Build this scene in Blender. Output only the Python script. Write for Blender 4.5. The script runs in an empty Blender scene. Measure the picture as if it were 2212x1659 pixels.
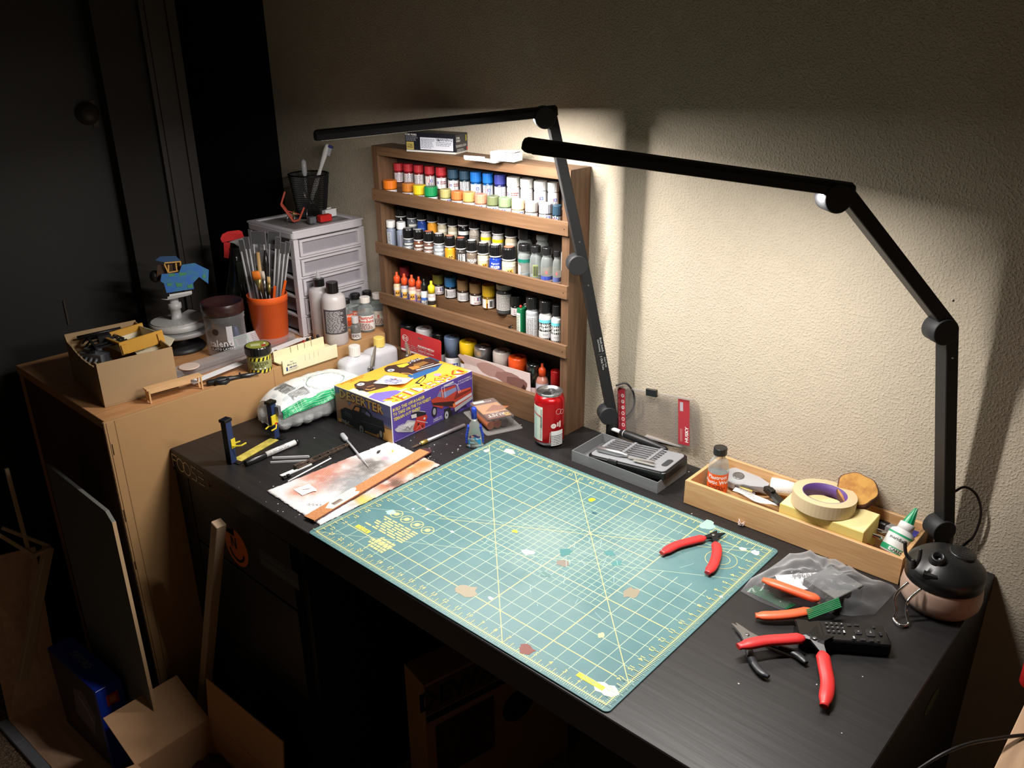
import bpy, math, random
from math import pi, sin, cos, radians as rad
from mathutils import Vector as V, Matrix
random.seed(7)
SC = bpy.context.scene
COL = SC.collection
# ---------------------------------------------------------------- camera
CAMP = V((0.4766, -0.6933, 0.7942)); PITCH, YAW, ROLL, FPX = -0.3972, 0.7398, -0.0085, 1829.87
RM = Matrix.Rotation(YAW, 3, 'Z') @ Matrix.Rotation(pi/2 + PITCH, 3, 'X') @ Matrix.Rotation(ROLL, 3, 'Z')
cam = bpy.data.objects.new('camera', bpy.data.cameras.new('camera'))
COL.objects.link(cam); SC.camera = cam
cam.matrix_world = Matrix.Translation(CAMP) @ RM.to_4x4()
cam.data.sensor_width = 36; cam.data.lens = 36*FPX/2212; cam.data.clip_start = .01
def at(px, py, ax, v):                      # the point on a wall / table plane seen at a pixel of the 2212 x 1659 photo
    d = RM @ V(((px-1106)/FPX, -(py-829.5)/FPX, -1)); i = 'xyz'.index(ax)
    return CAMP + d*((v-CAMP[i])/d[i])
def T(px, py, z=0): return at(px, py, 'z', z)
def scl(P): return FPX/-(RM.transposed() @ (P-CAMP)).z      # pixels per metre at P
def hz(P, py):                              # height of the point straight above P seen at pixel row py
    a, b = -1., 2.
    def row(z):
        q = RM.transposed() @ (V((P.x, P.y, z))-CAMP); return 829.5 + FPX*q.y/q.z
    for _ in range(40):
        m = (a+b)/2
        if row(m) > py: a = m
        else: b = m
    return m
# ---------------------------------------------------------------- world, view
w = bpy.data.worlds.new('dark_room'); SC.world = w; w.use_nodes = True
w.node_tree.nodes['Background'].inputs[0].default_value = (1, .86, .7, 1)
w.node_tree.nodes['Background'].inputs[1].default_value = .035
vs = SC.view_settings; vs.view_transform = 'Standard'; vs.look = 'None'; vs.gamma = 1; vs.exposure = 0
vs.use_curve_mapping = False
SC.cycles.use_denoising = True; SC.cycles.max_bounces = 8; SC.cycles.transparent_max_bounces = 24
SC.cycles.sample_clamp_indirect = 4; SC.cycles.caustics_reflective = False; SC.cycles.caustics_refractive = False
LAMP_A, LAMP_B = 8.5, 8.4                 # watts of the two light bars
LAMP_COL = (1, .95, .90)
# ---------------------------------------------------------------- materials
def lin(c): return tuple(((x/255)/12.92 if x/255 <= .04045 else ((x/255+.055)/1.055)**2.4) for x in c) + (1,)
MATS = {}
def m(name, c=(128, 128, 128), rough=.5, metal=0, kind='', scale=40, amt=.12, bump=0, alpha=1, c2=None, stretch=None, spec=.5):
    if name in MATS: return MATS[name]
    a = bpy.data.materials.new(name); a.use_nodes = True; N = a.node_tree.nodes; L = a.node_tree.links
    b = N['Principled BSDF']; out = N['Material Output']
    b.inputs['Roughness'].default_value = rough; b.inputs['Metallic'].default_value = metal
    b.inputs['Specular IOR Level'].default_value = spec
    tc = N.new('ShaderNodeTexCoord'); mp = N.new('ShaderNodeMapping'); L.new(tc.outputs['Object'], mp.inputs[0])
    if stretch: mp.inputs['Scale'].default_value = stretch
    nz = N.new('ShaderNodeTexNoise'); nz.inputs['Scale'].default_value = scale; nz.inputs['Detail'].default_value = 4 if bump or c2 else 2
    L.new(mp.outputs[0], nz.inputs['Vector'])
    mx = N.new('ShaderNodeMix'); mx.data_type = 'RGBA'
    base = lin(c); dk = lin(c2) if c2 else tuple(x*(1-amt) for x in base[:3])+(1,)
    mx.inputs[6].default_value = dk; mx.inputs[7].default_value = base
    if c2:
        cr = N.new('ShaderNodeMapRange'); cr.inputs[1].default_value = .38; cr.inputs[2].default_value = .62
        L.new(nz.outputs[0], cr.inputs[0]); L.new(cr.outputs[0], mx.inputs[0])
    else: L.new(nz.outputs[0], mx.inputs[0])
    L.new(mx.outputs[2], b.inputs['Base Color'])
    if bump:
        bp = N.new('ShaderNodeBump'); bp.inputs['Strength'].default_value = 1; bp.inputs['Distance'].default_value = bump
        L.new(nz.outputs[0], bp.inputs['Height']); L.new(bp.outputs[0], b.inputs['Normal'])
    if kind == 'glass':                     # thin clear wall: mostly see-through, glossy at grazing angles
        b.inputs['Metallic'].default_value = 0
        tr = N.new('ShaderNodeBsdfTransparent'); tr.inputs[0].default_value = tuple(.3+.7*x for x in base[:3])+(1,)
        lw = N.new('ShaderNodeMath'); lw.operation = 'POWER'; lw.inputs[1].default_value = 4; fc_ = N.new('ShaderNodeLayerWeight'); fc_.inputs[0].default_value = .5; L.new(fc_.outputs['Facing'], lw.inputs[0])
        mr = N.new('ShaderNodeMapRange'); mr.inputs[3].default_value = min(1, alpha+.04); mr.inputs[4].default_value = min(1, alpha+.9)
        ms = N.new('ShaderNodeMixShader'); L.new(lw.outputs[0], mr.inputs[0]); L.new(mr.outputs[0], ms.inputs[0])
        L.new(tr.outputs[0], ms.inputs[1]); L.new(b.outputs[0], ms.inputs[2]); L.new(ms.outputs[0], out.inputs[0])
    if kind == 'frost': b.inputs['Subsurface Weight'].default_value = .0
    MATS[name] = a; return a
def pc(c, rough=.5):                        # printed ink of one flat colour
    return m('print_%02x%02x%02x%s' % (*c, '' if rough == .5 else '_%d' % (rough*100)), c, rough, amt=.04)
# ---------------------------------------------------------------- mesh builder
class G:
    def __init__(s): s.v = []; s.f = []; s.m = []; s.s = []; s.T = Matrix()
    def add(s, vs_, fs, mi=0, sm=False):
        o = len(s.v); s.v += [tuple(s.T @ V(p)) for p in vs_]
        s.f += [tuple(i+o for i in f) for f in fs]; s.m += [mi]*len(fs); s.s += [sm]*len(fs); return s
    def loft(s, loops, mi=0, sm=False, caps=(1, 1), closed=True):
        n = len(loops[0]); vs_ = [p for l in loops for p in l]; fs = []
        for k in range(len(loops)-1):
            for i in range(n if closed else n-1):
                j = (i+1) % n; fs.append((k*n+i, k*n+j, (k+1)*n+j, (k+1)*n+i))
        s.add(vs_, fs, mi, sm)
        o = len(s.v)-len(vs_)
        if caps[0]: s.f.append(tuple(o+i for i in range(n-1, -1, -1))); s.m.append(mi); s.s.append(False)
        if caps[1]: s.f.append(tuple(o+(len(loops)-1)*n+i for i in range(n))); s.m.append(mi); s.s.append(False)
        return s
    def box(s, x0, x1, y0, y1, z0, z1, mi=0, c=0.0):
        if not c: c = min(abs(x1-x0), abs(y1-y0), abs(z1-z0))*.06
        def lp(i, z): return [(x0+i, y0+i, z), (x1-i, y0+i, z), (x1-i, y1-i, z), (x0+i, y1-i, z)]
        return s.loft([lp(c, z0), lp(0, z0+c), lp(0, z1-c), lp(c, z1)], mi)
    def rbox(s, x0, x1, y0, y1, z0, z1, r, c=.001, mi=0, n=5, sm=False):
        def lp(i, z):
            o = []
            for (cx, cy, a) in ((x1-r, y1-r, 0), (x0+r, y1-r, 90), (x0+r, y0+r, 180), (x1-r, y0+r, 270)):
                for k in range(n+1):
                    t = rad(a+90*k/n); o.append((cx+(r-i)*cos(t), cy+(r-i)*sin(t), z))
            return o
        return s.loft([lp(c, z0), lp(0, z0+c), lp(0, z1-c), lp(c, z1)], mi, sm)
    def prism(s, poly, z0, z1, mi=0, c=0.0):
        return s.loft([[(x, y, z0) for x, y in poly], [(x, y, z1) for x, y in poly]], mi)
    def lathe(s, prof, n=24, mi=0, sm=True, caps=(1, 1), sx=1, sy=1):
        return s.loft([[(r*cos(2*pi*i/n)*sx, r*sin(2*pi*i/n)*sy, z) for i in range(n)] for r, z in prof], mi, sm, caps)
    def tube(s, pts, r, n=8, mi=0, sm=True, caps=(1, 1), flat=1.0):
        pts = [V(p) for p in pts]; rs = r if isinstance(r, (list, tuple)) else [r]*len(pts); loops = []
        t0 = (pts[1]-pts[0]).normalized(); u = t0.orthogonal().normalized()
        if abs(t0.z) < .9: u = V((0, 0, 1)).cross(t0).normalized()
        for i, p in enumerate(pts):
            t = (pts[min(i+1, len(pts)-1)]-pts[max(i-1, 0)]).normalized()
            u = (u-t*u.dot(t)).normalized(); w_ = t.cross(u)
            loops.append([p+u*cos(2*pi*k/n)*rs[i]+w_*sin(2*pi*k/n)*rs[i]*flat for k in range(n)])
        return s.loft(loops, mi, sm, caps)
    def bar(s, a, b, wx, wz, mi=0, up=(0, 0, 1), c=0):   # square bar between two points
        a, b = V(a), V(b); t = (b-a).normalized(); u = V(up).cross(t)
        u = (u if u.length > 1e-4 else t.orthogonal()).normalized(); w_ = t.cross(u)
        T0 = s.T; s.T = T0 @ Matrix.Translation(a) @ Matrix((u, t, w_)).transposed().to_4x4()
        L = (b-a).length; s.box(-wx/2, wx/2, 0, L, -wz/2, wz/2, mi, c); s.T = T0; return s
    def at(s, loc=(0, 0, 0), rx=0, ry=0, rz=0, sc=1):
        s.T = Matrix.Translation(V(loc)) @ Matrix.Rotation(rad(rz), 4, 'Z') @ Matrix.Rotation(rad(ry), 4, 'Y') @ Matrix.Rotation(rad(rx), 4, 'X') @ Matrix.Scale(sc, 4); return s
def obj(name, g, mats, parent=None, loc=None, label=None):
    me = bpy.data.meshes.new(name); me.from_pydata(g.v, [], g.f)
    for x in (mats if isinstance(mats, (list, tuple)) else [mats]): me.materials.append(x)
    me.polygons.foreach_set('material_index', g.m); me.polygons.foreach_set('use_smooth', g.s); me.update()
    o = bpy.data.objects.new(name, me); COL.objects.link(o)
    if parent: o.parent = parent
    if loc: o.location = loc
    if label: o['label'] = label
    return o
def tag(o, label, cat, group=None, kind=None):
    if label: o['label'] = label
    if cat: o['category'] = cat
    if group: o['group'] = group
    if kind: o['kind'] = kind
    return o
def thing(name, label, cat, loc=(0, 0, 0), rz=0, group=None, rot=None):
    o = bpy.data.objects.new(name, None); COL.objects.link(o); o.location = loc
    o.rotation_euler = rot if rot else (0, 0, rad(rz)); o.empty_display_size = .02
    return tag(o, label, cat, group)
def struct(name, g, mats, parent=None):
    o = obj(name, g, mats, parent); o['kind'] = 'structure'; return o
# ---------------------------------------------------------------- flat print: text, shapes
TXT = {}
def text_mesh(s, bold, sp=1):
    k = (s, bold, sp)
    if k not in TXT:
        cu = bpy.data.curves.new('t', 'FONT'); cu.body = s; cu.size = 1; cu.resolution_u = 1; cu.offset = bold; cu.space_character = sp
        o = bpy.data.objects.new('t', cu); COL.objects.link(o); bpy.context.view_layer.update()
        me = o.evaluated_get(bpy.context.evaluated_depsgraph_get()).to_mesh()
        vs_ = [(v.co.x, v.co.y) for v in me.vertices]; fs = [tuple(p.vertices) for p in me.polygons]
        if vs_:
            x0 = min(v[0] for v in vs_); x1 = max(v[0] for v in vs_); y0 = min(v[1] for v in vs_); y1 = max(v[1] for v in vs_)
            TXT[k] = ([((x-x0)/(y1-y0), (y-y0)/(y1-y0)) for x, y in vs_], fs, (x1-x0)/(y1-y0))
        else: TXT[k] = ([], [], 0)
        o.evaluated_get(bpy.context.evaluated_depsgraph_get()).to_mesh_clear()
        bpy.data.objects.remove(o); bpy.data.curves.remove(cu)
    return TXT[k]
def plane_map(o, ux, uy):                   # (u,v,h) -> point on a flat face
    o, ux, uy = V(o), V(ux).normalized(), V(uy).normalized(); n = ux.cross(uy)
    return lambda u, v, h: o+ux*u+uy*v+n*h
def cyl_map(r, a0=0):                       # u runs round the cylinder (metres), v up; a0 = azimuth of u=0, degrees
    def f(u, v, h):
        a = rad(a0)+u/r; R_ = r(v) if callable(r) else r; return V(((R_+h)*cos(a), (R_+h)*sin(a), v))
    return f
def decal(parent, name, mp, items, du=.004, lift=.00012, label=None):
    """items: ('r',u0,v0,u1,v1,col) ('d',u,v,r,col[,sy]) ('p',pts,col) ('t',str,u,v,size,col[,rot,align,bold,stretch]) ('l',pts,width,col)"""
    g = G(); cols = []
    def ci(c):
        if c not in cols: cols.append(c)
        return cols.index(c)
    for k, it in enumerate(items):
        h = lift*(k+1) if lift*(k+1) < .0009 else .0009+k*2e-6
        if it[0] == 'r':
            _, u0, v0, u1, v1, c = it; n = max(1, int(abs(u1-u0)/du)) if du else 1
            n = min(n, 40)
            vs_ = [mp(u0+(u1-u0)*i/n, v, h) for v in (v0, v1) for i in range(n+1)]
            g.add(vs_, [(i, i+1, n+2+i, n+1+i) for i in range(n)], ci(c), True)
        elif it[0] == 'd':
            _, u, v, r, c = it[:5]; sy = it[5] if len(it) > 5 else 1; n = 20
            g.add([mp(u+r*cos(2*pi*i/n), v+r*sy*sin(2*pi*i/n), h) for i in range(n)], [tuple(range(n))], ci(c))
        elif it[0] == 'o':
            _, u, v, r, wd, c = it[:6]; sy = it[6] if len(it) > 6 else 1; n = 24
            vs_ = [mp(u+q*cos(2*pi*i/n), v+q*sy*sin(2*pi*i/n), h) for q in (r-wd, r) for i in range(n)]
            g.add(vs_, [(i, (i+1) % n, n+(i+1) % n, n+i) for i in range(n)], ci(c))
        elif it[0] == 'p': g.add([mp(u, v, h) for u, v in it[1]], [tuple(range(len(it[1])))], ci(it[2]))
        elif it[0] == 'l':
            for (a, b) in zip(it[1][:-1], it[1][1:]):
                dx, dy = b[0]-a[0], b[1]-a[1]; q = math.hypot(dx, dy) or 1; nx, ny = -dy/q*it[2]/2, dx/q*it[2]/2
                ns = max(1, min(30, int(abs(dx)/du))) if du else 1
                for j in range(ns):
                    p = [(a[0]+dx*t, a[1]+dy*t) for t in (j/ns, (j+1)/ns)]
                    g.add([mp(p[0][0]-nx, p[0][1]-ny, h), mp(p[1][0]-nx, p[1][1]-ny, h), mp(p[1][0]+nx, p[1][1]+ny, h), mp(p[0][0]+nx, p[0][1]+ny, h)], [(0, 1, 2, 3)], ci(it[3]))
        elif it[0] == 't':
            _, s, u, v, size, c = it[:6]; rot = it[6] if len(it) > 6 else 0; al = it[7] if len(it) > 7 else .5
            bold = it[8] if len(it) > 8 else .01; st = it[9] if len(it) > 9 else 1
            vs_, fs, wd = text_mesh(s, bold); ca, sa = cos(rad(rot)), sin(rad(rot))
            pts = [((x-wd*al)*size*st, (y-.5)*size) for x, y in vs_]
            g.add([mp(u+x*ca-y*sa, v+x*sa+y*ca, h) for x, y in pts], fs, ci(c))
    return obj(name, g, [pc(c) for c in cols], parent, label=label)
def star(cx, cy, r, c):
    return ('p', [(cx+(r if i % 2 == 0 else r*.42)*sin(pi*i/5), cy+(r if i % 2 == 0 else r*.42)*cos(pi*i/5)) for i in range(10)], c)
def lines(u0, u1, v0, v1, n, c, wd=.5, rag=.3):        # blocks of small print, as text lines too small to read
    o = []; R_ = random.Random(int(abs(u0*1e5))+n)
    for i in range(n):
        v = v1-(i+.5)*(v1-v0)/n; hh = (v1-v0)/n*wd/2; u = u0; ue = u1-(u1-u0)*rag*R_.random()
        while u < ue-1e-6:
            l = (u1-u0)*(.08+.14*R_.random()); o.append(('r', u, v-hh, min(u+l, ue), v+hh, c)); u += l+(u1-u0)*.035
    return o
WH, BK, RD, BL = (240, 238, 235), (22, 22, 24), (200, 30, 40), (30, 50, 150)
YE, ORG = (235, 200, 30), (240, 120, 20)
def camdir(P): d = CAMP-V(P); return math.degrees(math.atan2(d.y, d.x))
# ================================================================ the room
XW, YW, XR, YF, XL, FZ = -1.585, .6349, .2886, -.0147, -1.1011, -.73
wall_m = m('textured_wall_paint', (196, 184, 164), .75, spec=.25)
def wall_tex(a):
    N, L = a.node_tree.nodes, a.node_tree.links
    b = N['Principled BSDF']; tc = N.new('ShaderNodeTexCoord')
    n1 = N.new('ShaderNodeTexNoise'); n1.inputs['Scale'].default_value = 260; n1.inputs['Detail'].default_value = 2; n1.inputs['Roughness'].default_value = .55
    n2 = N.new('ShaderNodeTexNoise'); n2.inputs['Scale'].default_value = 80; n2.inputs['Detail'].default_value = 2
    r = N.new('ShaderNodeMapRange'); r.inputs[1].default_value = .46; r.inputs[2].default_value = .74
    ad = N.new('ShaderNodeMath'); ad.operation = 'MULTIPLY_ADD'; ad.inputs[1].default_value = .4
    for n_ in (n1, n2): L.new(tc.outputs['Object'], n_.inputs['Vector'])
    L.new(n1.outputs[0], r.inputs[0]); L.new(n2.outputs[0], ad.inputs[0]); L.new(r.outputs[0], ad.inputs[2])
    bp = N.new('ShaderNodeBump'); bp.inputs['Distance'].default_value = .0008; bp.inputs['Strength'].default_value = .9
    L.new(ad.outputs[0], bp.inputs['Height']); L.new(bp.outputs[0], b.inputs['Normal'])
wall_tex(wall_m)
struct('wall_back', G().box(XW, 1.6, YW, YW+.1, FZ, 1.7, c=.001), wall_m)
struct('wall_right', G().box(1.6, 1.7, -2.6, YW+.1, FZ, 1.7, c=.001), wall_m)
struct('ceiling', G().box(-3.4, 1.7, -2.6, YW+.1, 1.7, 1.8, c=.001), m('ceiling_paint', (190, 184, 170), .9, bump=.003, scale=60))
carpet = m('brown_carpet', (178, 150, 124), .95, scale=350, c2=(90, 72, 58), bump=.004)
struct('floor', G().box(-3.4, 1.7, -2.6, YW+.1, FZ-.05, FZ, c=.001), carpet)
# wall at the far side, with a dark closet opening next to the corner, casings and a door
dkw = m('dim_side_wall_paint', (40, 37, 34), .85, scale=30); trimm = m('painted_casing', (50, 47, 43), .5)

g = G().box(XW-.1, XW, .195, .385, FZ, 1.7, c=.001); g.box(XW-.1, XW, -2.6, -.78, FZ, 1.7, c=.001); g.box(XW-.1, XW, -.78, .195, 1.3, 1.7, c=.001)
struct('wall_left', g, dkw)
g = G().box(XW, XW+.014, .30, .385, FZ, 1.7, c=.003); g.box(XW+.014, XW+.02, .362, .385, FZ, 1.7, c=.003); g.box(XW+.014, XW+.018, .312, .32, FZ, 1.7, c=.001)
struct('trim_1', g, trimm)
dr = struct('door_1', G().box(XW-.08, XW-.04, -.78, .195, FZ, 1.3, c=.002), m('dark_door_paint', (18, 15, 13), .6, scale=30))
P = at(187, 245, 'x', XW-.04)
g = G(); g.at(P, ry=90).lathe([(.0, .0), (.026, 0), (.026, .006), (.018, .012), (.018, .02), (0, .021)], 20)
obj('deadbolt', g, m('aged_brass', (70, 62, 52), .6, .6), dr)
P = at(208, 245, 'x', XW-.04); obj('strike_plate', G().box(P.x, P.x+.003, P.y-.012, P.y, P.z-.03, P.z+.03), m('aged_brass'), dr)
P = at(144, 675, 'x', XW-.04); obj('latch_plate', G().box(P.x, P.x+.004, P.y-.004, P.y, P.z-.03, P.z+.03), m('aged_brass'), dr)
dark = m('unlit_closet_black', (5, 5, 5), .9)  # closet walls added to close the opening; their near-black colour stands for its darkness
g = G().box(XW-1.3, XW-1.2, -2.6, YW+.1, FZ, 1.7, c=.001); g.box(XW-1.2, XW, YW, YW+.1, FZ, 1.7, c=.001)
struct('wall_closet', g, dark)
struct('baseboard_back', G().box(XR+.02, 1.6, YW-.014, YW, FZ, FZ+.09, c=.004), trimm)
# ================================================================ desk
blk = m('black_brown_wood_veneer', (29, 27, 28), .45, scale=6, c2=(23, 22, 23), stretch=(1, 14, 14), bump=.0004)
desk = thing('desk', 'long black-brown wooden desk with stickers on its front edge, against the wall', 'desk', (0, 0, FZ))
def D_(z): return z-FZ
obj('desk_top', G().box(XL, XR, YF, YW-.002, D_(-.05), D_(0), c=.0015), blk, desk)
obj('end_panel', G().box(XR-.05, XR-.0005, YF+.003, YW-.004, 0, D_(-.0502), c=.001), blk, desk)
obj('end_panel', G().box(XL+.0005, XL+.05, YF+.003, YW-.004, 0, D_(-.0502), c=.001), blk, desk)
obj('pedestal_side', G().box(-.69, -.672, YF+.02, YW-.01, 0, D_(-.0502), c=.001), blk, desk)
obj('modesty_panel', G().box(-.672, XR-.05, YW-.1, YW-.082, .1, D_(-.0502), c=.001), blk, desk)
dfr = m('drawer_front_veneer', (34, 33, 34), .5, scale=8)
for z1, z0 in ((-.055, -.20), (-.206, -.42), (-.426, -.70)):
    d = obj('drawer_front', G().box(XL+.052, -.692, YF+.004, YF+.02, D_(z0), D_(z1), c=.001), dfr, desk)
# stickers on the desk
fm = plane_map((XL, YF, D_(0)), (1, 0, 0), (0, 0, 1))
def fpx(px, py, y=YF): P = at(px, py, 'y', y); return P.x-XL, P.z
a = fpx(372, 1003); b = fpx(443, 1040)
FS = (215, 205, 188); u = a[0]+.003; L_ = []
hh = .030; v0 = -.041
def foose(u, v0, k):
    wd = .0028; W_ = .026; o = []
    o += [('l', [(u+.003, v0), (u+.003, v0+hh)], wd, k), ('l', [(u+.002, v0+hh), (u+W_-.002, v0+hh)], wd, k), ('l', [(u+.002, v0+hh*.6), (u+W_*.7, v0+hh*.6)], wd, k)]
    for i in (1, 2): o.append(('o', u+i*.025+.012, v0+hh/2, .0155, wd, k))
    x = u+.082
    o += [('l', [(x+.02, v0+hh), (x+.003, v0+hh), (x, v0+hh*.75), (x+.003, v0+hh*.55), (x+.016, v0+hh*.5), (x+.019, v0+hh*.25), (x+.015, v0), (x-.003, v0)], wd, k)]
    x = u+.108
    o += [('l', [(x, v0+hh*q), (x+.022, v0+hh*q)], wd, k) for q in (.02, .5, .98)]
    return o
decal(desk, 'lettered_sticker', fm, foose(u, v0, FS), du=0, label='silver FOOSE sticker')
a = fpx(460, 1060)
decal(desk, 'small_red_sticker', fm, [('r', a[0], -.045, a[0]+.06, -.010, (40, 34, 32)), ('t', 'MACCO', a[0]+.03, -.028, .02, (96, 44, 34), 0, .5, .03)], du=0)
fm2 = plane_map((XL, YF+.004, D_(0)), (1, 0, 0), (0, 0, 1))
OR = (235, 120, 50)
c_ = fpx(511, 1183, YF+.004)
s_ = [('d', c_[0], c_[1], .042, OR), ('l', [(c_[0]-.016, c_[1]-.003), (c_[0]-.016, c_[1]+.022)], .005, BK), ('l', [(c_[0]+.0, c_[1]-.003), (c_[0]+.0, c_[1]+.022)], .005, BK), ('l', [(c_[0]-.016, c_[1]+.022), (c_[0], c_[1]-.003)], .005, BK)]
s_.append(('l', [(c_[0]+.026*cos(rad(t)), c_[1]-.004+.026*sin(rad(t))) for t in range(190, 351, 16)], .006, BK))
decal(desk, 'smiley_sticker', fm2, s_, du=0, label='round orange sticker with a smiling face')
a = fpx(486, 1130, YF+.004)
decal(desk, 'red_logo_sticker', fm2, [('r', a[0]-.02, a[1]-.018, a[0]+.03, a[1]+.014, (38, 32, 32)), ('t', 'speed', a[0]+.004, a[1]-.003, .014, (120, 58, 44))], du=0)
a = fpx(555, 1170, YF+.004)
decal(desk, 'grey_sticker', fm2, [('r', a[0], a[1]-.05, a[0]+.13, a[1]-.012, (70, 70, 72)), ('r', a[0]+.004, a[1]-.046, a[0]+.126, a[1]-.034, (92, 92, 92)), ('t', 'MODEL EXPO', a[0]+.05, a[1]-.024, .009, (118, 118, 116))], du=0)
em = plane_map((XR, YF, D_(0)), (0, 1, 0), (0, 0, 1)); P = at(2013, 1516, 'x', XR); c_ = (P.y-YF, P.z)
decal(desk, 'oval_sticker', em, [('d', c_[0], c_[1], .03, (50, 62, 44), .45), ('o', c_[0], c_[1], .028, .003, (92, 104, 74), .45), ('t', 'GSI', c_[0], c_[1], .014, (110, 116, 92))], du=0)
# ================================================================ cutting mat
IN = .0254; TH = .006
mat_t = thing('cutting_mat', 'worn teal-green cutting mat with yellow inch grid, on the black desk', 'cutting mat', (0, 0, 0), math.degrees(TH))
g = G(); MG = .0105
g.rbox(-24*IN-MG, MG, -MG, 18*IN+MG, 0, .0022, .008, .0004, 0)
matm = m('teal_vinyl', (86, 124, 127), .42, scale=9, c2=(76, 115, 119))
def mat_wear(a):
    N, L = a.node_tree.nodes, a.node_tree.links; b = N['Principled BSDF']; old = b.inputs['Base Color'].links[0].from_socket
    tc = N.new('ShaderNodeTexCoord'); n1 = N.new('ShaderNodeTexNoise'); n1.inputs['Scale'].default_value = 7; n1.inputs['Detail'].default_value = 8; n1.inputs['Roughness'].default_value = .7
    sp = N.new('ShaderNodeVectorMath'); sp.operation = 'DISTANCE'; sp.inputs[1].default_value = (-.24, .25, 0)
    mr = N.new('ShaderNodeMapRange'); mr.inputs[1].default_value = .25; mr.inputs[2].default_value = .0; mr.inputs[3].default_value = 0; mr.inputs[4].default_value = .62
    r2 = N.new('ShaderNodeMapRange'); r2.inputs[1].default_value = .36; r2.inputs[2].default_value = .7
    mu = N.new('ShaderNodeMath'); mu.operation = 'MULTIPLY'; mx = N.new('ShaderNodeMix'); mx.data_type = 'RGBA'
    mx.inputs[7].default_value = lin((160, 172, 164))
    L.new(tc.outputs['Object'], n1.inputs['Vector']); L.new(tc.outputs['Object'], sp.inputs[0]); L.new(sp.outputs['Value'], mr.inputs[0]); L.new(n1.outputs[0], r2.inputs[0])
    L.new(r2.outputs[0], mu.inputs[0]); L.new(mr.outputs[0], mu.inputs[1]); L.new(mu.outputs[0], mx.inputs[0]); L.new(old, mx.inputs[6]); L.new(mx.outputs[2], b.inputs['Base Color'])
mat_wear(matm)
obj('mat_sheet', g, matm, mat_t)
mm = lambda u, v, h: V((-u*IN, (18-v)*IN, .0022+h))          # u: inches from the right, v: inches from the back
LY, LP = (216, 204, 128), (178, 198, 166)
it = []; W1, W2 = .034, .06
def clear(u, v): return (u > 18.4 and v > 12.4)
for i in range(1, 24):
    c = LY if i % 5 == 0 else LP; wd = W2 if i % 5 == 0 else W1
    if i < 5: it.append(('l', [(i, .75), (i, 2.1)], wd, c))
    it.append(('l', [(i, 6.4 if i < 5 else .75), (i, 12.0 if i > 18 else 17.2)], wd, c))
    if i > 18: it.append(('l', [(i, 15.4 if i < 24 else 17), (i, 17.2)], wd, c))
for j in range(1, 18):
    c = LY if (j % 5 == 1) else LP; wd = W2 if j % 5 == 1 else W1
    it.append(('l', [(5 if 2 < j < 7 else .75, j), (18.0 if 12 < j < 16 else 23.2, j)], wd, c))
for k in range(10, 34):                                # half-inch grid in the middle
    it.append(('l', [(k/2+.0, 3), (k/2, 12)], .026, LP)) if k < 30 else 0
for k in range(6, 25): it.append(('l', [(5, k/2), (15, k/2)], .026, LP))
it += [('l', [(0, 16), (16, 0)], .045, LY), ('l', [(7, 18), (24, 1)], .045, LY), ('l', [(0, 0), (24, 13.86)], .03, LP), ('l', [(24, 18), (0, 4.14)], .03, LP), ('l', [(1, 1), (19, 11.4)], .03, LY)]
it += [('l', [(-.05, 0), (24.05, 0)], .06, LY), ('l', [(-.05, 18), (24.05, 18)], .06, LY), ('l', [(0, -.05), (0, 18.05)], .06, LY), ('l', [(24, -.05), (24, 18.05)], .06, LY)]
for i in range(0, 24*8+1):
    l = (.34 if i % 8 == 0 else .28 if i % 4 == 0 else .22); u = i/8
    it.append(('l', [(u, -l), (u, .12 if i % 2 else .2)], .028, LP)); it.append(('l', [(u, 18+l), (u, 17.88 if i % 2 else 17.8)], .028, LP))
    if i % 4 == 0: it.append(('l', [(u, 17.6), (u, 18)], .035, LY)); it.append(('l', [(u, .4), (u, 0)], .035, LY))
for i in range(0, 18*8+1):
    l = (.34 if i % 8 == 0 else .28 if i % 4 == 0 else .22); v = i/8
    it.append(('l', [(-l, v), (.12, v)], .028, LP)); it.append(('l', [(24+l, v), (23.88, v)], .028, LP))
    if i % 4 == 0: it.append(('l', [(.4, v), (0, v)], .035, LY)); it.append(('l', [(23.6, v), (24, v)], .035, LY))
decal(mat_t, 'printed_grid', mm, it, du=0, lift=.000001)
tm = lambda u, v, h: V((-u*IN, (18-v)*IN, .0024+h))
it = []
for i in range(1, 24): it += [('t', str(i), i, 17.45, .3, LY, 180), ('t', str(i), i, .55, .3, LY, 0)]
for j in range(1, 18): it += [('t', str(j), .55, j, .3, LY, 90), ('t', str(j), 23.45, j, .3, LY, -90)]
mx_ = lambda f: (lambda u, v, h: f(u, v, h))
for k in range(4):
    it += [('o', 21.6-k*1.05-.0, 12.95, .46, .05, LY), ('d', 21.6-k*1.05, 12.95, .2, LY)]
    it.append(('l', [(21.3-k*1.05, 12.65), (21.9-k*1.05, 13.25)], .05, LY))
it += [('r', 22.55, 15.9, 21.2, 15.55, (236, 206, 60)), ('t', 'OLFA', 21.87, 15.72, .3, (60, 110, 100), 180, .5, .01)]
it += lines(18.6, 22.6, 13.6, 15.2, 7, LY, .55) + lines(18.7, 20.6, 15.5, 16.8, 5, LY, .7)
it += [('r', 2.4, 17.35, .7, 17.02, (240, 215, 40)), ('t', 'INCHES', 1.6, 17.18, .2, (100, 150, 130), 180)]
for t in range(5): it.append(('o', 1.9, 3.0, .35+t*.22, .03, LY)) if t in (1, 3) else 0
decal(mat_t, 'printed_text',  lambda u, v, h: V((-u*IN, (18-v)*IN, .0024+h)), [x if x[0] != 't' else x for x in it], du=0, lift=.000001)['kind'] = 'stuff'
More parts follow.
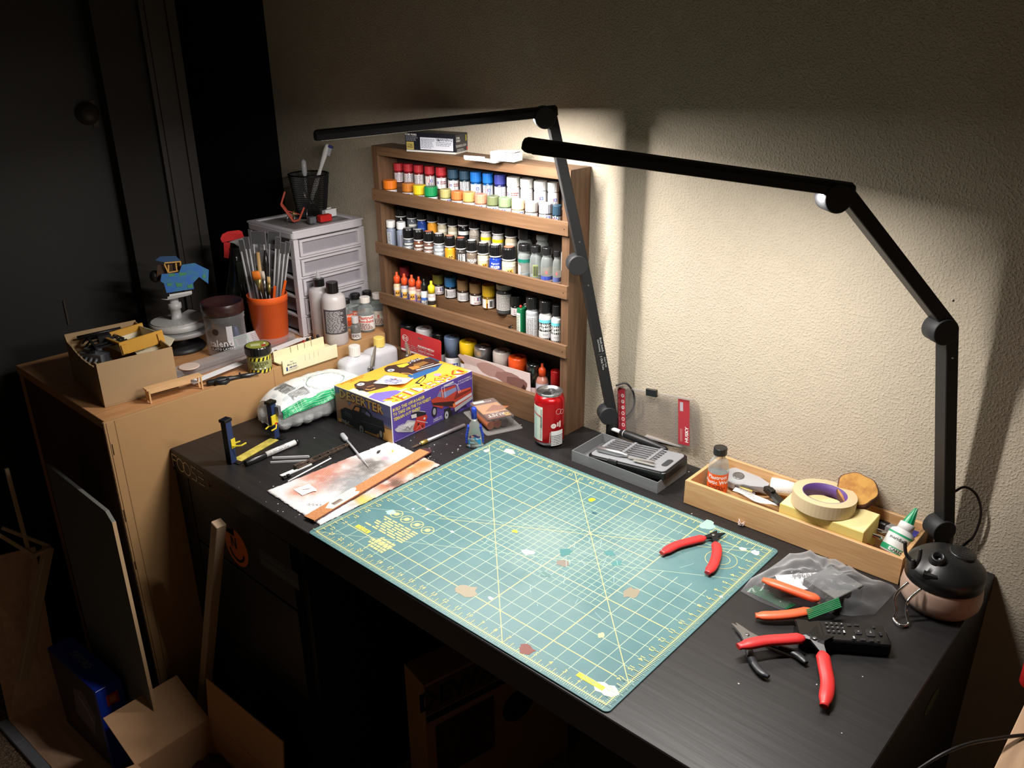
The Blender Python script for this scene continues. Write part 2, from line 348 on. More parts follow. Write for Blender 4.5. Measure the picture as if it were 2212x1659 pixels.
def spl(u, v, r, c, seed, n=11, el=1.0):
    R_ = random.Random(seed); return ('p', [(u+r*(.6+.6*R_.random())*cos(2*pi*i/n)*el, v+r*(.6+.6*R_.random())*sin(2*pi*i/n)) for i in range(n)], c)
def mpx(px, py): P = T(px, py, .0024); return (-P.x/IN, 18-P.y/IN)
it = []
for k, (px, py, r, c) in enumerate([(1281, 1080, .3, (205, 190, 40)), (1115, 1147, .2, (205, 190, 60)), (1287, 1108, .17, (50, 90, 100)), (1364, 1280, .62, (138, 130, 110)), (1138, 1403, .42, (120, 60, 50)), (1012, 1275, .6, (150, 140, 118)),
    (1300, 1372, .25, (220, 210, 140)), (1608, 1187, .22, (235, 240, 240)), (1635, 1195, .3, (235, 240, 240)), (1055, 973, .3, (230, 238, 235)), (1105, 975, .4, (205, 210, 180)), (1143, 1192, .35, (216, 226, 220)), (896, 1098, .12, (230, 238, 235)), (927, 1099, .12, (230, 238, 235)), (848, 1105, .35, (150, 190, 184)),
    (1225, 1192, .5, (70, 124, 124)), (1180, 1240, .3, (92, 126, 122)), (1310, 1490, .5, (225, 232, 225)), (1530, 1135, .7, (150, 180, 176)), (1220, 1217, .4, (130, 120, 110)), (1320, 1195, .3, (76, 128, 128)), (1335, 1217, .4, (78, 130, 130)), (1062, 1292, .15, (225, 232, 228)), (980, 1148, .12, (225, 232, 228)), (1560, 1290, .12, (225, 232, 228))]):
    u, v = mpx(px, py); it.append(spl(u, v, r, c, k, 13, 1.3 if k % 3 else .8))
R_ = random.Random(3)
for k in range(46):
    u, v, a, l = 9+R_.gauss(0, 3), 9+R_.gauss(0, 3.2), R_.random()*6.3, .2+R_.random()*.9; it.append(('l', [(u, v), (u+l*cos(a), v+l*sin(a))], .022, (170, 202, 196)))
decal(mat_t, 'paint_spots', lambda u, v, h: V((-u*IN, (18-v)*IN, .00245+h)), it, du=0, lift=.000001)['kind'] = 'stuff'
# ================================================================ lamps
lm = m('matt_black_metal', (24, 25, 27), .5, scale=200, bump=.0001); lm2 = m('satin_black_joint', (32, 33, 36), .6)
dif = m('frosted_lamp_strip', (225, 222, 214), .5)
def lamp(lbl, P0, P1, P2, P3, az, watt, rz_cable):
    n = V((cos(rad(az)), sin(rad(az)), 0)); side = V((n.y, -n.x, 0)); side = -side if side.dot(CAMP-P1) < 0 else side
    base = V((P0.x, P0.y, 0)); t = thing('swing_arm_lamp', lbl, 'lamp', base, group='swing-arm desk lamps')
    L_ = lambda P: P-base
    g = G(); g.rbox(-.013, .013, -.012, .012, .0003, .008, .004, .001); g.at((0, 0, .008)).lathe([(.013, 0), (.013, P0.z-.03), (.011, P0.z-.02)], 16)
    obj('clamp', g, lm, t)
    W_ = .0185
    g = G(); g.bar(L_(P0)+V((0, 0, -.012))-side*.004, L_(P1)-side*.004, W_, .027, up=side); obj('lower_arm', g, lm, t)
    g = G(); g.bar(L_(P1)-side*.004, L_(P2)-side*.004, W_, .027, up=side); obj('upper_arm', g, lm, t)
    d = (P3-P2).normalized(); e1, e2 = L_(P2)-d*.012, L_(P3)
    hd = G(); up = side.cross(d); up = up if up.z > 0 else -up
    hd.T = Matrix.Translation(e1) @ Matrix((side, d, up)).transposed().to_4x4(); Lh = (e2-e1).length
    prof = [(-.0105, -.006), (-.0105, .004), (-.008, .0095), (0, .0118), (.008, .0095), (.0105, .004), (.0105, -.006)]
    def pl(y, s_): return [(x*s_, y, z*s_) for x, z in prof]
    hd.loft([pl(0, .8), pl(.003, 1), pl(Lh-.006, 1), pl(Lh-.002, .85), pl(Lh, .5)], 0, False)
    head = obj('light_bar', hd, lm, t)
    s2 = G(); s2.T = hd.T; s2.box(-.007, .007, .02, Lh-.012, -.0072, -.0061, c=.0004); obj('diffuser_strip', s2, dif, head)
    for nm, P, off in (('hinge', P0, -.014), ('hinge', P1, -.014), ('hinge', P2, -.0135)):
        q = G(); o = L_(P)
        dd = V((0, 0, 1)).cross(side).normalized(); k = dd if dd.dot(n) > 0 else -dd
        ctr = o+k*.011+V((0, 0, -.004 if P is not P2 else -.008))
        q.T = Matrix.Translation(ctr-side*.018) @ side.to_track_quat('Z', 'Y').to_matrix().to_4x4()
        q.lathe([(.0175, 0), (.019, .001), (.019, .0295), (.0178, .0305)], 32); obj(nm, q, lm2, t)
    for P in (P1,):
        q = G(); q.T = Matrix.Translation(L_(P)+(P0-P).normalized()*.045+side*.0094) @ side.to_track_quat('Z', 'Y').to_matrix().to_4x4()
        q.lathe([(.0018, 0), (.0012, .0006)], 10); obj('screw', q, m('bright_screw', (200, 200, 200), .3, 1), t)
        q = G(); q.T = Matrix.Translation(L_(P)-(P0-P).normalized()*.042+side*.0094) @ side.to_track_quat('Z', 'Y').to_matrix().to_4x4()
        q.lathe([(.0018, 0), (.0012, .0006)], 10); obj('screw', q, m('bright_screw'), t)
    ld = bpy.data.lights.new('led_strip', 'AREA'); ld.shape = 'RECTANGLE'; ld.size = .013; ld.size_y = Lh-.04; ld.energy = watt; ld.color = LAMP_COL
    lo = bpy.data.objects.new('led_strip', ld); COL.objects.link(lo); lo.parent = t
    lo.matrix_local = Matrix.Translation(e1+d*(Lh*.5+.003)-up*.0076) @ Matrix((side, d, up)).transposed().to_4x4()
    return t, L_
A0, A1, A2, A3 = V((-.441, .600, .067)), V((-.50, .54, .367)), V((-.527, .508, .655)), V((-.79, .196, .620))
def vpl(px, py, P0, az):
    n = V((sin(rad(az)), -cos(rad(az)), 0)); d = RM @ V(((px-1106)/FPX, -(py-829.5)/FPX, -1)); return CAMP+d*(n.dot(P0-CAMP)/n.dot(d))
azA, azB = 230, 230
A0 = at(1324, 890, 'y', .612); A1 = vpl(1259, 566, A0, azA); A2 = vpl(1189, 243, A0, azA); A3 = vpl(678, 296, A0, azA)
B0 = at(2046, 1135, 'y', .600); B1 = vpl(2050, 706, B0, azB); B2 = vpl(1822, 412, B0, azB); B3 = vpl(1128, 316, B0, azB)
tA, LA_ = lamp('black swing-arm lamp leaning beside the paint rack, arms tilted left', A0, A1, A2, A3, azA, LAMP_A, 1)
tB, LB_ = lamp('black swing-arm lamp with upright lower arm at the right end of the desk', B0, B1, B2, B3, azB, LAMP_B, 1)
def wire(name, pts, r, mt, parent=None, n=8, loc=None):
    cu = [V(p) for p in pts]; o = []
    for i in range(len(cu)-1):                       # Catmull-Rom
        p0, p1, p2, p3 = cu[max(i-1, 0)], cu[i], cu[i+1], cu[min(i+2, len(cu)-1)]
        for k in range(6):
            t = k/6; o.append(.5*((2*p1)+(p2-p0)*t+(2*p0-5*p1+4*p2-p3)*t*t+(3*p1-p0-3*p2+p3)*t**3))
    o.append(cu[-1]); return obj(name, G().tube(o, r, n), mt, parent, loc)
cabm = m('black_rubber_cable', (22, 20, 20), .45)
q = lambda px, py, y, L_: L_(at(px, py, 'y', y))
wire('cable', [q(2062, 1062, .60, LB_), q(2085, 1052, .610, LB_), q(2110, 1070, .62, LB_), q(2119, 1110, .622, LB_), q(2105, 1155, .622, LB_), q(2085, 1175, .622, LB_), q(2074, 1186, .624, LB_)], .002, cabm, tB)
wire('cable', [q(1330, 833, .60, LA_), q(1352, 828, .612, LA_), q(1368, 848, .62, LA_), q(1370, 875, .622, LA_), q(1358, 895, .624, LA_), q(1345, 903, .625, LA_), q(1336, 916, .626, LA_)], .002, cabm, tA)
# tiny printed note on the leaning lamp's arm
dA = (A1-A0).normalized(); sA = V((sin(rad(azA)), -cos(rad(azA)), 0)); sA = sA if sA.dot(CAMP-A0) > 0 else -sA
tm_ = plane_map(LA_(A0+dA*.155)+sA*.0094, -dA, sA.cross(-dA))
decal(tA, 'printed_note', tm_, [('t', 'Brush Switch', 0, .003, .0042, (200, 200, 200)), ('t', 'Click Dimming', 0, -.003, .0042, (200, 200, 200)), ('r', .019, -.008, .0194, .008, (120, 120, 120)), ('t', 'Color Temp', .038, .003, .0042, (200, 200, 200)), ('t', '3 Click Tone', .038, -.003, .0042, (200, 200, 200))], du=0)
# ================================================================ paint rack
YR = YW-.0636; RX0, RX1 = -1.1085, -.5247
wd = m('walnut_stained_wood', (120, 89, 63), .55, scale=4, c2=(106, 78, 54), stretch=(2, 30, 30), bump=.0006)
wdv = m('walnut_stained_side', (110, 82, 59), .55, scale=4, c2=(95, 69, 49), stretch=(30, 30, 2), bump=.0006)
rack = thing('paint_rack', 'brown wooden wall rack with four shelves and front rails, full of paint bottles', 'rack', (RX0, YR, 0))
RW = RX1-RX0
for x in (0, RW-.0185): obj('side_panel', G().box(x, x+.0185, 0, .0625, 0, .550, c=.0006), wdv, rack)
obj('top_board', G().box(.0187, RW-.0187, 0, .0625, .530, .5495, c=.0006), wd, rack)
obj('back_panel', G().box(.0187, RW-.0187, .0585, .0625, .002, .5297, c=.0004), m('shaded_back_panel', (44, 33, 26), .8, scale=20), rack)  # the shadow inside the shelves is put into the back panel's colour
for z in (.425, .300, .177): obj('shelf_board', G().box(.0187, RW-.0187, .0005, .0583, z, z+.012, c=.0005), wd, rack)
for z in (.4373, .3123, .1893): obj('step', G().box(.0189, RW-.0189, .035, .0582, z, z+.0275, c=.0005), wd, rack)
for z in (.426, .300, .1755): 
    r_ = obj('front_rail', G().box(-.0015, RW+.001, -.0068, -.0002, z, z+.0275, c=.0006), wd, rack)
    n_ = G()
    for x in (.008, RW-.008): n_.T = Matrix.Translation((x, -.0068, z+.013)) @ Matrix.Rotation(pi/2, 4, 'X'); n_.lathe([(.0012, 0), (.0009, .0004)], 8)
    obj('nail_heads', n_, m('dark_nail', (30, 24, 20), .4, .6), r_)['kind'] = 'stuff'
obj('bottom_board', G().box(.0187, RW-.0187, 0, .012, .0005, .0665, c=.0006), wd, rack)
# ---------------------------------------------------------------- jars and bottles
RF, BF = (205, 45, 55), (50, 80, 175)
def tlogo(u, v, s):                        # two squares with a white star in each
    return [('r', u-s, v-s/2, u-.02*s, v+s/2, RF), star(u-s*.51, v, s*.44, WH), ('r', u+.02*s, v-s/2, u+s, v+s/2, BF), star(u+s*.51, v, s*.44, WH)]
def akl(u, v, s, bg=(238, 170, 60)): return [('r', u-s, v-s*.62, u+s, v+s*.62, bg), ('t', 'AK', u, v, s*.85, (50, 30, 20), 8, .5, .02)]
def ribbed(prof, n=40, d=.00035):
    g = G(); return g.loft([[((r-(d if i % 2 else 0))*cos(2*pi*i/n), (r-(d if i % 2 else 0))*sin(2*pi*i/n), z) for i in range(n)] for r, z in prof], 0, False)
CN = [0]
def jar(lbl, grp, P, z0, ztop, rc, rb, caph, cap, body, items, off=0, cat='jar', name='paint_jar', kind='tam', rb2=None, glass=None, rimw=False):
    """a jar standing at P; body, printed label, cap as parts"""
    H = ztop-z0; hb = H-caph; t = thing(name, lbl, cat, (P.x, P.y, z0), camdir(P)+off, grp)
    g = G()
    if kind == 'tam':
        g.lathe([(rb*.86, 0), (rb*.98, .0015), (rb, .004), (rb, hb*.86), (rb*.93, hb*.95), (rc*.86, hb*.97), (rc*.86, hb+.002)], 24)
        obj('jar_body', g, m('jar_%02x%02x%02x' % body, body, .15), t)
        obj('screw_cap', ribbed([(rc*.97, hb), (rc, hb+.001), (rc, H-.0015), (rc*.95, H)], 36), m('cap_%02x%02x%02x' % cap, cap, .42), t)
    elif kind == 'ak':
        g.lathe([(rb*.9, 0), (rb, .002), (rb, hb*.80), (rb*.96, hb*.88), (rc*.84, hb*.93), (rc*.84, hb)], 24)
        obj('jar_body', g, m('jar_%02x%02x%02x' % body, body, .15), t)
        c = obj('screw_cap', ribbed([(rc*.96, hb+.002), (rc, hb+.0035), (rc, H-.004), (rc*.9, H-.001), (rc*.8, H)], 44, .0005), m('cap_black', (18, 18, 19), .3), t)
        obj('cap_ring', G().lathe([(rc*.9, hb-.0008), (rc*1.0, hb-.0004), (rc*1.0, hb+.0016), (rc*.9, hb+.002)], 24), m('white_ring', (215, 215, 215), .4), t)
        tp = G().lathe([(rc*.70, H), (rc*.70, H+.0003)], 16); obj('cap_sticker', tp, m('cap_sticker_%02x%02x%02x' % cap, cap, .5), c)
    a = lambda v: rb
    if items: decal(t, 'printed_label', cyl_map(rb, 0), items)
    return t
def half(rb, z0_, z1_, c): return ('r', -rb*1.9, z0_, rb*1.9, z1_, c)
def crop(cx, cy, k): return (780+cx/4.254, (250 if k == 1 else 560)+cy/4.254)
YB, YFR = YR+.0475, YR+.0185
def place(cx, cyt, cyb, wd_, k, y):          # cap centre/top/bottom/width read on the enlarged photo
    px, pt = crop(cx, cyt, k); _, pb = crop(cx, cyb, k); P = at(px, pt, 'y', y); Pb = at(px, pb, 'y', y)
    return P, P.z, (P.z-Pb.z), wd_/4.254/2/scl(P)
S1, S2, S3 = .4373, .3123, .1893; ST = .0277
ordn = ['first', 'second', 'third', 'fourth', 'fifth', 'sixth', 'seventh', 'eighth', 'ninth', 'tenth', 'eleventh', 'twelfth', 'thirteenth', 'fourteenth', 'fifteenth']
RED, NVY, BLU, IND = (196, 48, 58), (48, 78, 100), (30, 120, 215), (60, 66, 150)
back1 = [(342, 435, 500, 92, RED, 'red', 0), (432, 440, 507, 92, RED, 'red', 0), (527, 452, 516, 93, RED, 'red', 0), (628, 463, 530, 95, RED, 'red', 1), (733, 472, 545, 100, RED, 'red', 2),
 (845, 492, 570, 103, NVY, 'slate blue', 2), (950, 505, 580, 98, NVY, 'slate blue', 0), (1055, 515, 603, 108, BLU, 'bright blue', 1), (1165, 527, 612, 102, BLU, 'bright blue', 3), (1278, 540, 625, 112, IND, 'indigo', 0),
 (1400, 562, 645, 125, (236, 236, 234), 'white', 2), (1523, 578, 660, 122, (236, 236, 234), 'white', 4), (1650, 598, 680, 125, (236, 236, 234), 'white', 1), (1768, 612, 695, 108, (236, 236, 234), 'white', 3)]
for i, (cx, a_, b_, w_, c, nm, sty) in enumerate(back1):
    P, zt, ch, rc = place(cx, a_, b_, w_, 1, YB); rb = rc*.97; z0 = S1+ST; hb = zt-z0-ch
    L_ = [half(rb, .002, hb*.84, (238, 238, 240))]
    s = rb*.5; v = hb*.5
    if sty in (1, 3): L_ += tlogo(-rb*.1, v, s) + lines(-rb*.5, rb*.5, .003, v-s*.6, 3, (120, 120, 130))
    elif sty == 2: L_ += tlogo(-rb*.9, v, s*.8) + lines(-.2*rb, rb, v-.004, v+.004, 2, (150, 60, 60))
    else: L_ += lines(-rb*.8, rb*.7, .004, hb*.75, 5, (150, 150, 165), .35) + [('p', [(rb*.05, .004), (rb*.25, .004), (rb*.15, .007)], RF)]
    rest = [x for x in back1[:i] if x[5] == nm]
    jar(f'{nm}-capped paint jar, {ordn[i]} from the left in the top shelf back row', 'paint jars on the top shelf', P, z0, zt, rc, rb, ch, c, tuple(int(x*.6) for x in c) if nm != 'white' else (225, 225, 225), L_, (0, 12, -10, 5)[i % 4])
front1 = [(263, 590, 665, 128, (242, 128, 30), 'orange'), (432, 618, 690, 116, (196, 118, 40), 'ochre brown'), (535, 635, 715, 120, (238, 205, 40), 'yellow'), (640, 650, 730, 128, (20, 140, 80), 'green'), (775, 672, 748, 104, (178, 170, 110), 'khaki'),
 (885, 690, 765, 116, (214, 120, 62), 'burnt orange'), (993, 700, 782, 122, (202, 160, 96), 'tan'), (1101, 718, 800, 118, (216, 140, 112), 'salmon pink'), (1213, 735, 815, 120, (112, 120, 84), 'olive grey'), (1325, 750, 832, 124, (128, 150, 112), 'sage green'), (1443, 768, 855, 118, (240, 218, 170), 'cream'),
 (1567, 790, 878, 120, (165, 160, 155), 'warm grey'), (1697, 803, 893, 125, (160, 160, 168), 'cool grey'), (1802, 820, 910, 88, (40, 66, 84), 'dark blue')]
for i, (cx, a_, b_, w_, c, nm) in enumerate(front1):
    P, zt, ch, rc = place(cx, a_, b_, w_, 1, YFR); rb = rc*.98; z0 = S1+.0002; hb = zt-z0-ch
    L_ = [half(rb, .002, hb*.88, (238, 238, 240))] + (tlogo(rb*(-.5 if i % 2 else .1), hb*.62, rb*.5) if i not in (0, 6) else lines(-rb*.7, rb*.7, .005, hb*.8, 5, (150, 150, 160)))
    jar(f'{nm}-capped paint jar in the front row of the top shelf', 'paint jars on the top shelf', P, z0, zt, rc, rb, ch, c, tuple(int(x*.6) for x in c), L_, (0, 10, -8)[i % 3])
# second shelf
BEI, GRY = (196, 186, 160), (120, 122, 128)
b2 = [(362, 850, 922, 104, (30, 30, 34), 'plain', 'plain black ink jar with white ring', 925), (462, 862, 940, 92, (100, 104, 110), 'PIGMENTS', 'slate pigment jar', 0), (553, 876, 955, 90, (40, 70, 150), 'blue', 'blue-labelled weathering jar', 0), (650, 890, 972, 94, (232, 160, 50), 'AKo', 'orange-labelled jar with two dark letters', 0),
 (742, 905, 990, 92, BEI, 'AK', 'beige-labelled jar with small orange badge', 0), (838, 920, 1010, 92, BEI, 'AK2', 'beige and grey labelled jar with badge', 0), (938, 935, 1005, 102, (25, 25, 26), 'WA', 'black-labelled wash jar with large white letters', 0), (1040, 955, 1035, 100, (178, 170, 160), 'txt', 'grey jar covered in small print', 0),
 (1147, 978, 1062, 104, (200, 198, 190), 'yel', 'jar with yellow band under the cap, white panel', 0), (1258, 995, 1083, 112, (190, 190, 186), 'yel2', 'jar with yellow band and grey print', 0), (1378, 1012, 1110, 112, BEI, 'AK3', 'beige jar with orange badge low on the label', 0)]
def akitems(sty, rb, hb, c):
    T_ = hb*.78; L_ = [half(rb, .002, T_, c)]
    if sty == 'PIGMENTS': L_ += [('t', 'PIGMENTS', 0, T_*.55, rb*.42, WH, 0, .5, .02), ('r', -rb*.8, T_*.78, rb*.8, T_*.93, (225, 222, 215))] + akl(0, T_*.2, rb*.4)
    elif sty in ('AKo',): L_ += akl(0, T_*.5, rb*.6, (250, 190, 80))
    elif sty in ('AK', 'AK2', 'AK3'): L_ += akl(rb*.2 if sty != 'AK' else rb*.1, T_*(.45), rb*.5) + [('r', -rb, T_*.8, rb, T_*.97, (225, 220, 205))]
    elif sty == 'WA': L_ += [('t', 'WASH', 0, T_*.4, rb*.6, WH, 0, .5, .03)] + [('r', -rb*1.2, T_*.8, rb*1.2, T_, (230, 230, 228))]
    elif sty == 'WASHg': L_ += [('t', 'WASH', 0, T_*.62, rb*.55, WH, 0, .5, .03)] + akl(0, T_*.2, rb*.45) + lines(-rb*.8, rb*.8, T_*.38, T_*.48, 1, WH)
    elif sty == 'txt': L_ += lines(-rb, rb, .004, T_*.95, 9, (110, 100, 92), .5)
    elif sty.startswith('yel'): L_ += [half(rb, T_*.82, T_, (240, 215, 30))] + ([('r', -rb*.7, T_*.3, rb*.3, T_*.75, WH)] if sty == 'yel' else []) + lines(-rb*.9, rb*.9, .003, T_*.72, 6, (90, 88, 84), .45)
    elif sty == 'FIX': L_ += [half(rb, T_*.0, T_*.3, (235, 235, 232)), half(rb, T_*.3, T_, (30, 62, 170)), ('t', 'Pigment', rb*.1, T_*.78, rb*.38, WH), ('t', 'FIXER', rb*.1, T_*.52, rb*.45, WH, 0, .5, .03)] + akl(rb*.2, T_*.12, rb*.35)
    elif sty == 'barc': L_ += [('r', -rb*.4, .004, rb*.9, T_*.9, WH)] + lines(-rb*.3, rb*.8, .006, T_*.85, 6, (80, 80, 84), .4)
    elif sty == 'blue': L_ += lines(-rb*.8, rb*.8, .004, T_*.85, 4, (90, 130, 210), .5)
    return L_
for i, (cx, a_, b_, w_, c, sty, nm, _) in enumerate(b2):
    P, zt, ch, rc = place(cx, a_, b_, w_, 1, YB); rb = rc*1.0; z0 = S2+ST; zt = min(zt, .419); ch = ch*1.0; hb = zt-z0-ch
    jar(f'{nm}, back row of the second shelf', 'weathering jars on the second shelf', P, z0, zt, rc, rb, ch, (30, 30, 30), c, akitems(sty, rb, hb, c), (0, 8, -8)[i % 3], kind='ak', name='pigment_jar')
f2 = [(430, 1030, 1125, 102, (96, 102, 112), 'PIGMENTS', 'slate-blue pigment jar', (150, 150, 150)), (523, 1045, 1138, 98, (120, 78, 60), 'PIGMENTS', 'dark brown pigment jar', (200, 200, 200)), (618, 1060, 1155, 102, (124, 92, 80), 'PIGMENTS', 'dusty brown pigment jar', (210, 120, 90)), (712, 1080, 1172, 106, (150, 158, 164), 'PIGMENTS', 'pale grey pigment jar', (225, 225, 225)),
 (813, 1100, 1198, 100, (236, 160, 40), 'AKo', 'bright orange labelled jar', (230, 150, 120)), (915, 1118, 1218, 102, (70, 66, 62), 'barc', 'dark jar with a white text label', (220, 120, 90)), (1015, 1143, 1243, 105, (120, 106, 94), 'WASHg', 'grey-brown wash jar', (220, 220, 220)), (1120, 1165, 1265, 108, BEI, 'AK', 'beige jar with an orange badge', (230, 200, 190)),
 (1233, 1183, 1288, 116, (30, 60, 160), 'FIX', 'blue pigment fixer jar', (235, 235, 235)), (1357, 1203, 1318, 132, BEI, 'AK', 'large beige jar with an orange badge', (225, 120, 90))]
for i, (cx, a_, b_, w_, c, sty, nm, st) in enumerate(f2):
    P, zt, ch, rc = place(cx, a_, b_, w_, 1, YFR); rb = rc*1.0; z0 = S2+.0002; hb = zt-z0-ch
    jar(f'{nm}, black cap, front row of second shelf', 'weathering jars on the second shelf', P, z0, zt, rc*.97, min(rb, .0175), ch, st, c, akitems(sty, rb, hb, c), (0, 8, -8)[i % 3], kind='ak', name='pigment_jar')
clearp = m('clear_plastic', (235, 238, 238), .12, kind='glass', alpha=.10)
glassm = m('clear_glass', (225, 232, 230), .06, kind='glass', alpha=.14)
def bottle(lbl, P, z0, zt, rc, ch, rb, capc, liquid=None, lev=.5, items=(), rz=0, name='glass_bottle', cat='bottle', grp=None, body=None, neck=.72, off=0, shoulder=.0, items_r=None, cap_n=30):
    """round-shouldered bottle: body, liquid, label, cap"""
    H = zt-z0; hb = H-ch; t = thing(name, lbl, cat, (P.x, P.y, z0), camdir(P)+off, grp); sh = shoulder or hb*.66; rn = rc*.8
    def pr(d):
        o = [(rb*.88-d, d), (rb-d, .003+d), (rb-d, sh)]
        for k in range(1, 7):
            a = k/6*pi/2; o.append((rn+(rb-rn)*cos(a)-d, sh+(hb*.93-sh)*sin(a)*.9))
        return o+[(rn-d, hb*.95), (rn-d, hb+.001)]
    bm = body if body else glassm
    obj('bottle_body', G().lathe(pr(0), 28), bm, t)
    if liquid:
        g = G(); zl = hb*lev; pts = [(max(.0005, r-.0008), z+.0012*(1 if z < .001 else 0)) for r, z in pr(0) if z < zl]
        pts.append((min(rb-.0008, pts[-1][0]), zl)); g.lathe(pts, 24); obj('liquid', g, liquid, t)
    obj('screw_cap', ribbed([(rc*.97, hb), (rc, hb+.001), (rc, H-.001), (rc*.94, H)], cap_n), m('cap_%02x%02x%02x' % capc, capc, .35), t)
    if items: decal(t, 'printed_label', cyl_map(rb, 0), items)
    return t
clr_liq = m('clear_liquid', (190, 195, 200), .05, kind='glass', alpha=.25); pink_liq = m('pinkish_sediment', (150, 110, 105), .3)
for (cx, a_, b_, w_, bw, sty, nm) in [(1500, 1178, 1238, 108, 118, 'teal', 'empty jar bottle with teal ring and torn white tag'), (1605, 1192, 1252, 92, 108, 'bar', 'glass bottle with an olive barcode label'), (1710, 1208, 1272, 98, 112, 'blue', 'wide glass bottle with blue tape band'), (1803, 1238, 1292, 66, 78, 'blue2', 'narrow glass bottle with blue band at the shelf end')]:
    P, zt, ch, rc = place(cx, a_, b_, w_, 1, YFR-.001); rb = bw/4.254/2/scl(P); z0 = S2+.0002; hb = zt-z0-ch
    it = {'teal': [half(rb, hb*.62, hb*.74, (10, 110, 90)), ('p', [(-rb*1.2, hb*.1), (-rb*.7, hb*.12), (-rb*.6, hb*.5), (-rb*1.2, hb*.56)], WH)],
     'bar': [('r', -rb*.5, hb*.22, rb*.4, hb*.62, (150, 160, 80))] + [('r', -rb*.4+k*rb*.09, hb*.26, -rb*.4+k*rb*.09+rb*.04, hb*.58, BK) for k in range(9)] + [('r', -rb*.7, 0.002, rb*.3, hb*.16, WH)],
     'blue': [half(rb, hb*.2, hb*.32, (50, 70, 160)), ('r', -rb*.3, hb*.4, rb*.1, hb*.5, (190, 110, 110))], 'blue2': [half(rb, hb*.2, hb*.34, (50, 70, 160)), ('r', -rb*.3, hb*.42, rb*.1, hb*.52, (190, 110, 110))]}[sty]
    bottle(f'{nm}, front row of the second shelf', P, z0, zt, rc, ch, rb, (30, 30, 31), pink_liq if 'blue' in sty else clr_liq, .14 if 'blue' in sty else .25, it, grp='small bottles on the second shelf')
for cx, a_, b_, w_, bw, nm, cc in [(1505, 1035, 1128, 128, 142, 'clear glass jar with a wide black lid', (24, 24, 25)), (1665, 1085, 1140, 112, 125, 'clear jar with an open grey thread', (120, 124, 122))]:
    P, zt, ch, rc = place(cx, a_, b_, w_, 1, YB-.003); rb = min(.0165, bw/4.254/2/scl(P)); z0 = S2+ST
    bottle(f'{nm}, back row of the second shelf', P, z0, min(zt, .42), min(rc, rb*.95), ch, rb, cc, clr_liq, .3, (), grp='small bottles on the second shelf')
for k, (cx, a_, b_, w_) in enumerate([(270, 962, 1022, 84), (365, 975, 1037, 84)]):
    P, zt, ch, rc = place(cx, a_, b_, w_, 1, YFR); rb = rc*1.07; z0 = S2+.0002; hb = zt-z0-ch
    bottle(('round white-capped bottle of grey-blue paint beside the rack side panel', 'white-capped grey paint bottle with a dark vertical barcode')[k], P, z0, zt, rc, ch, rb, (238, 238, 238), None, 0,
      [('r', -rb*.9, .003, -rb*.1 if k == 0 else rb*.1, hb*.8, (226, 224, 220)), ('t', 'TRUE NORTH', -rb*.5, hb*.4, rb*.35, (90, 90, 100), 90)] if k == 0 else [('r', -rb*.5, .01, rb*.5, hb*.75, (70, 66, 72))] + [('r', -rb*.4, .012+j*.003, rb*.4, .0135+j*.003, (150, 150, 160)) for j in range(9)],
      name='paint_bottle', body=m('greyblue_paint_bottle', (150, 160, 180), .3), grp='white-capped paint bottles', shoulder=hb*.88)
P = at(1224, 528, 'y', YB); bottle('small white-capped bottle half hidden behind the end of the second shelf', P, S2+ST, .40, .008, .012, .011, (232, 232, 230), None, 0, (), name='paint_bottle', body=m('white_plastic', (225, 224, 222), .4))
# third shelf: droppers
ORC = (238, 88, 40)
def dropper(lbl, P, z0, tipz, capb, rc, rb, cap, top, lab, items, grp='dropper bottles on the third shelf', capn='dropper_cap'):
    t = thing('dropper_bottle', lbl, 'bottle', (P.x, P.y, z0), camdir(P), grp); hb = capb-z0; H = tipz-z0
    obj('bottle_body', G().lathe([(rb*.9, 0), (rb, .0015), (rb, hb*.86), (rb*.8, hb*.95), (rb*.5, hb*.98), (rb*.5, hb)], 22), m('bottle_%02x%02x%02x' % top, top, .3), t)
    obj(capn, G().lathe([(rc, hb), (rc, hb+(H-hb)*.5), (rc*.8, hb+(H-hb)*.6), (rc*.5, hb+(H-hb)*.66), (rc*.38, hb+(H-hb)*.75), (rc*.36, H-.0005), (rc*.2, H)], 18), m('cap_%02x%02x%02x' % cap, cap, .4), t)
    decal(t, 'printed_label', cyl_map(rb, 0), items(rb, hb)); return t
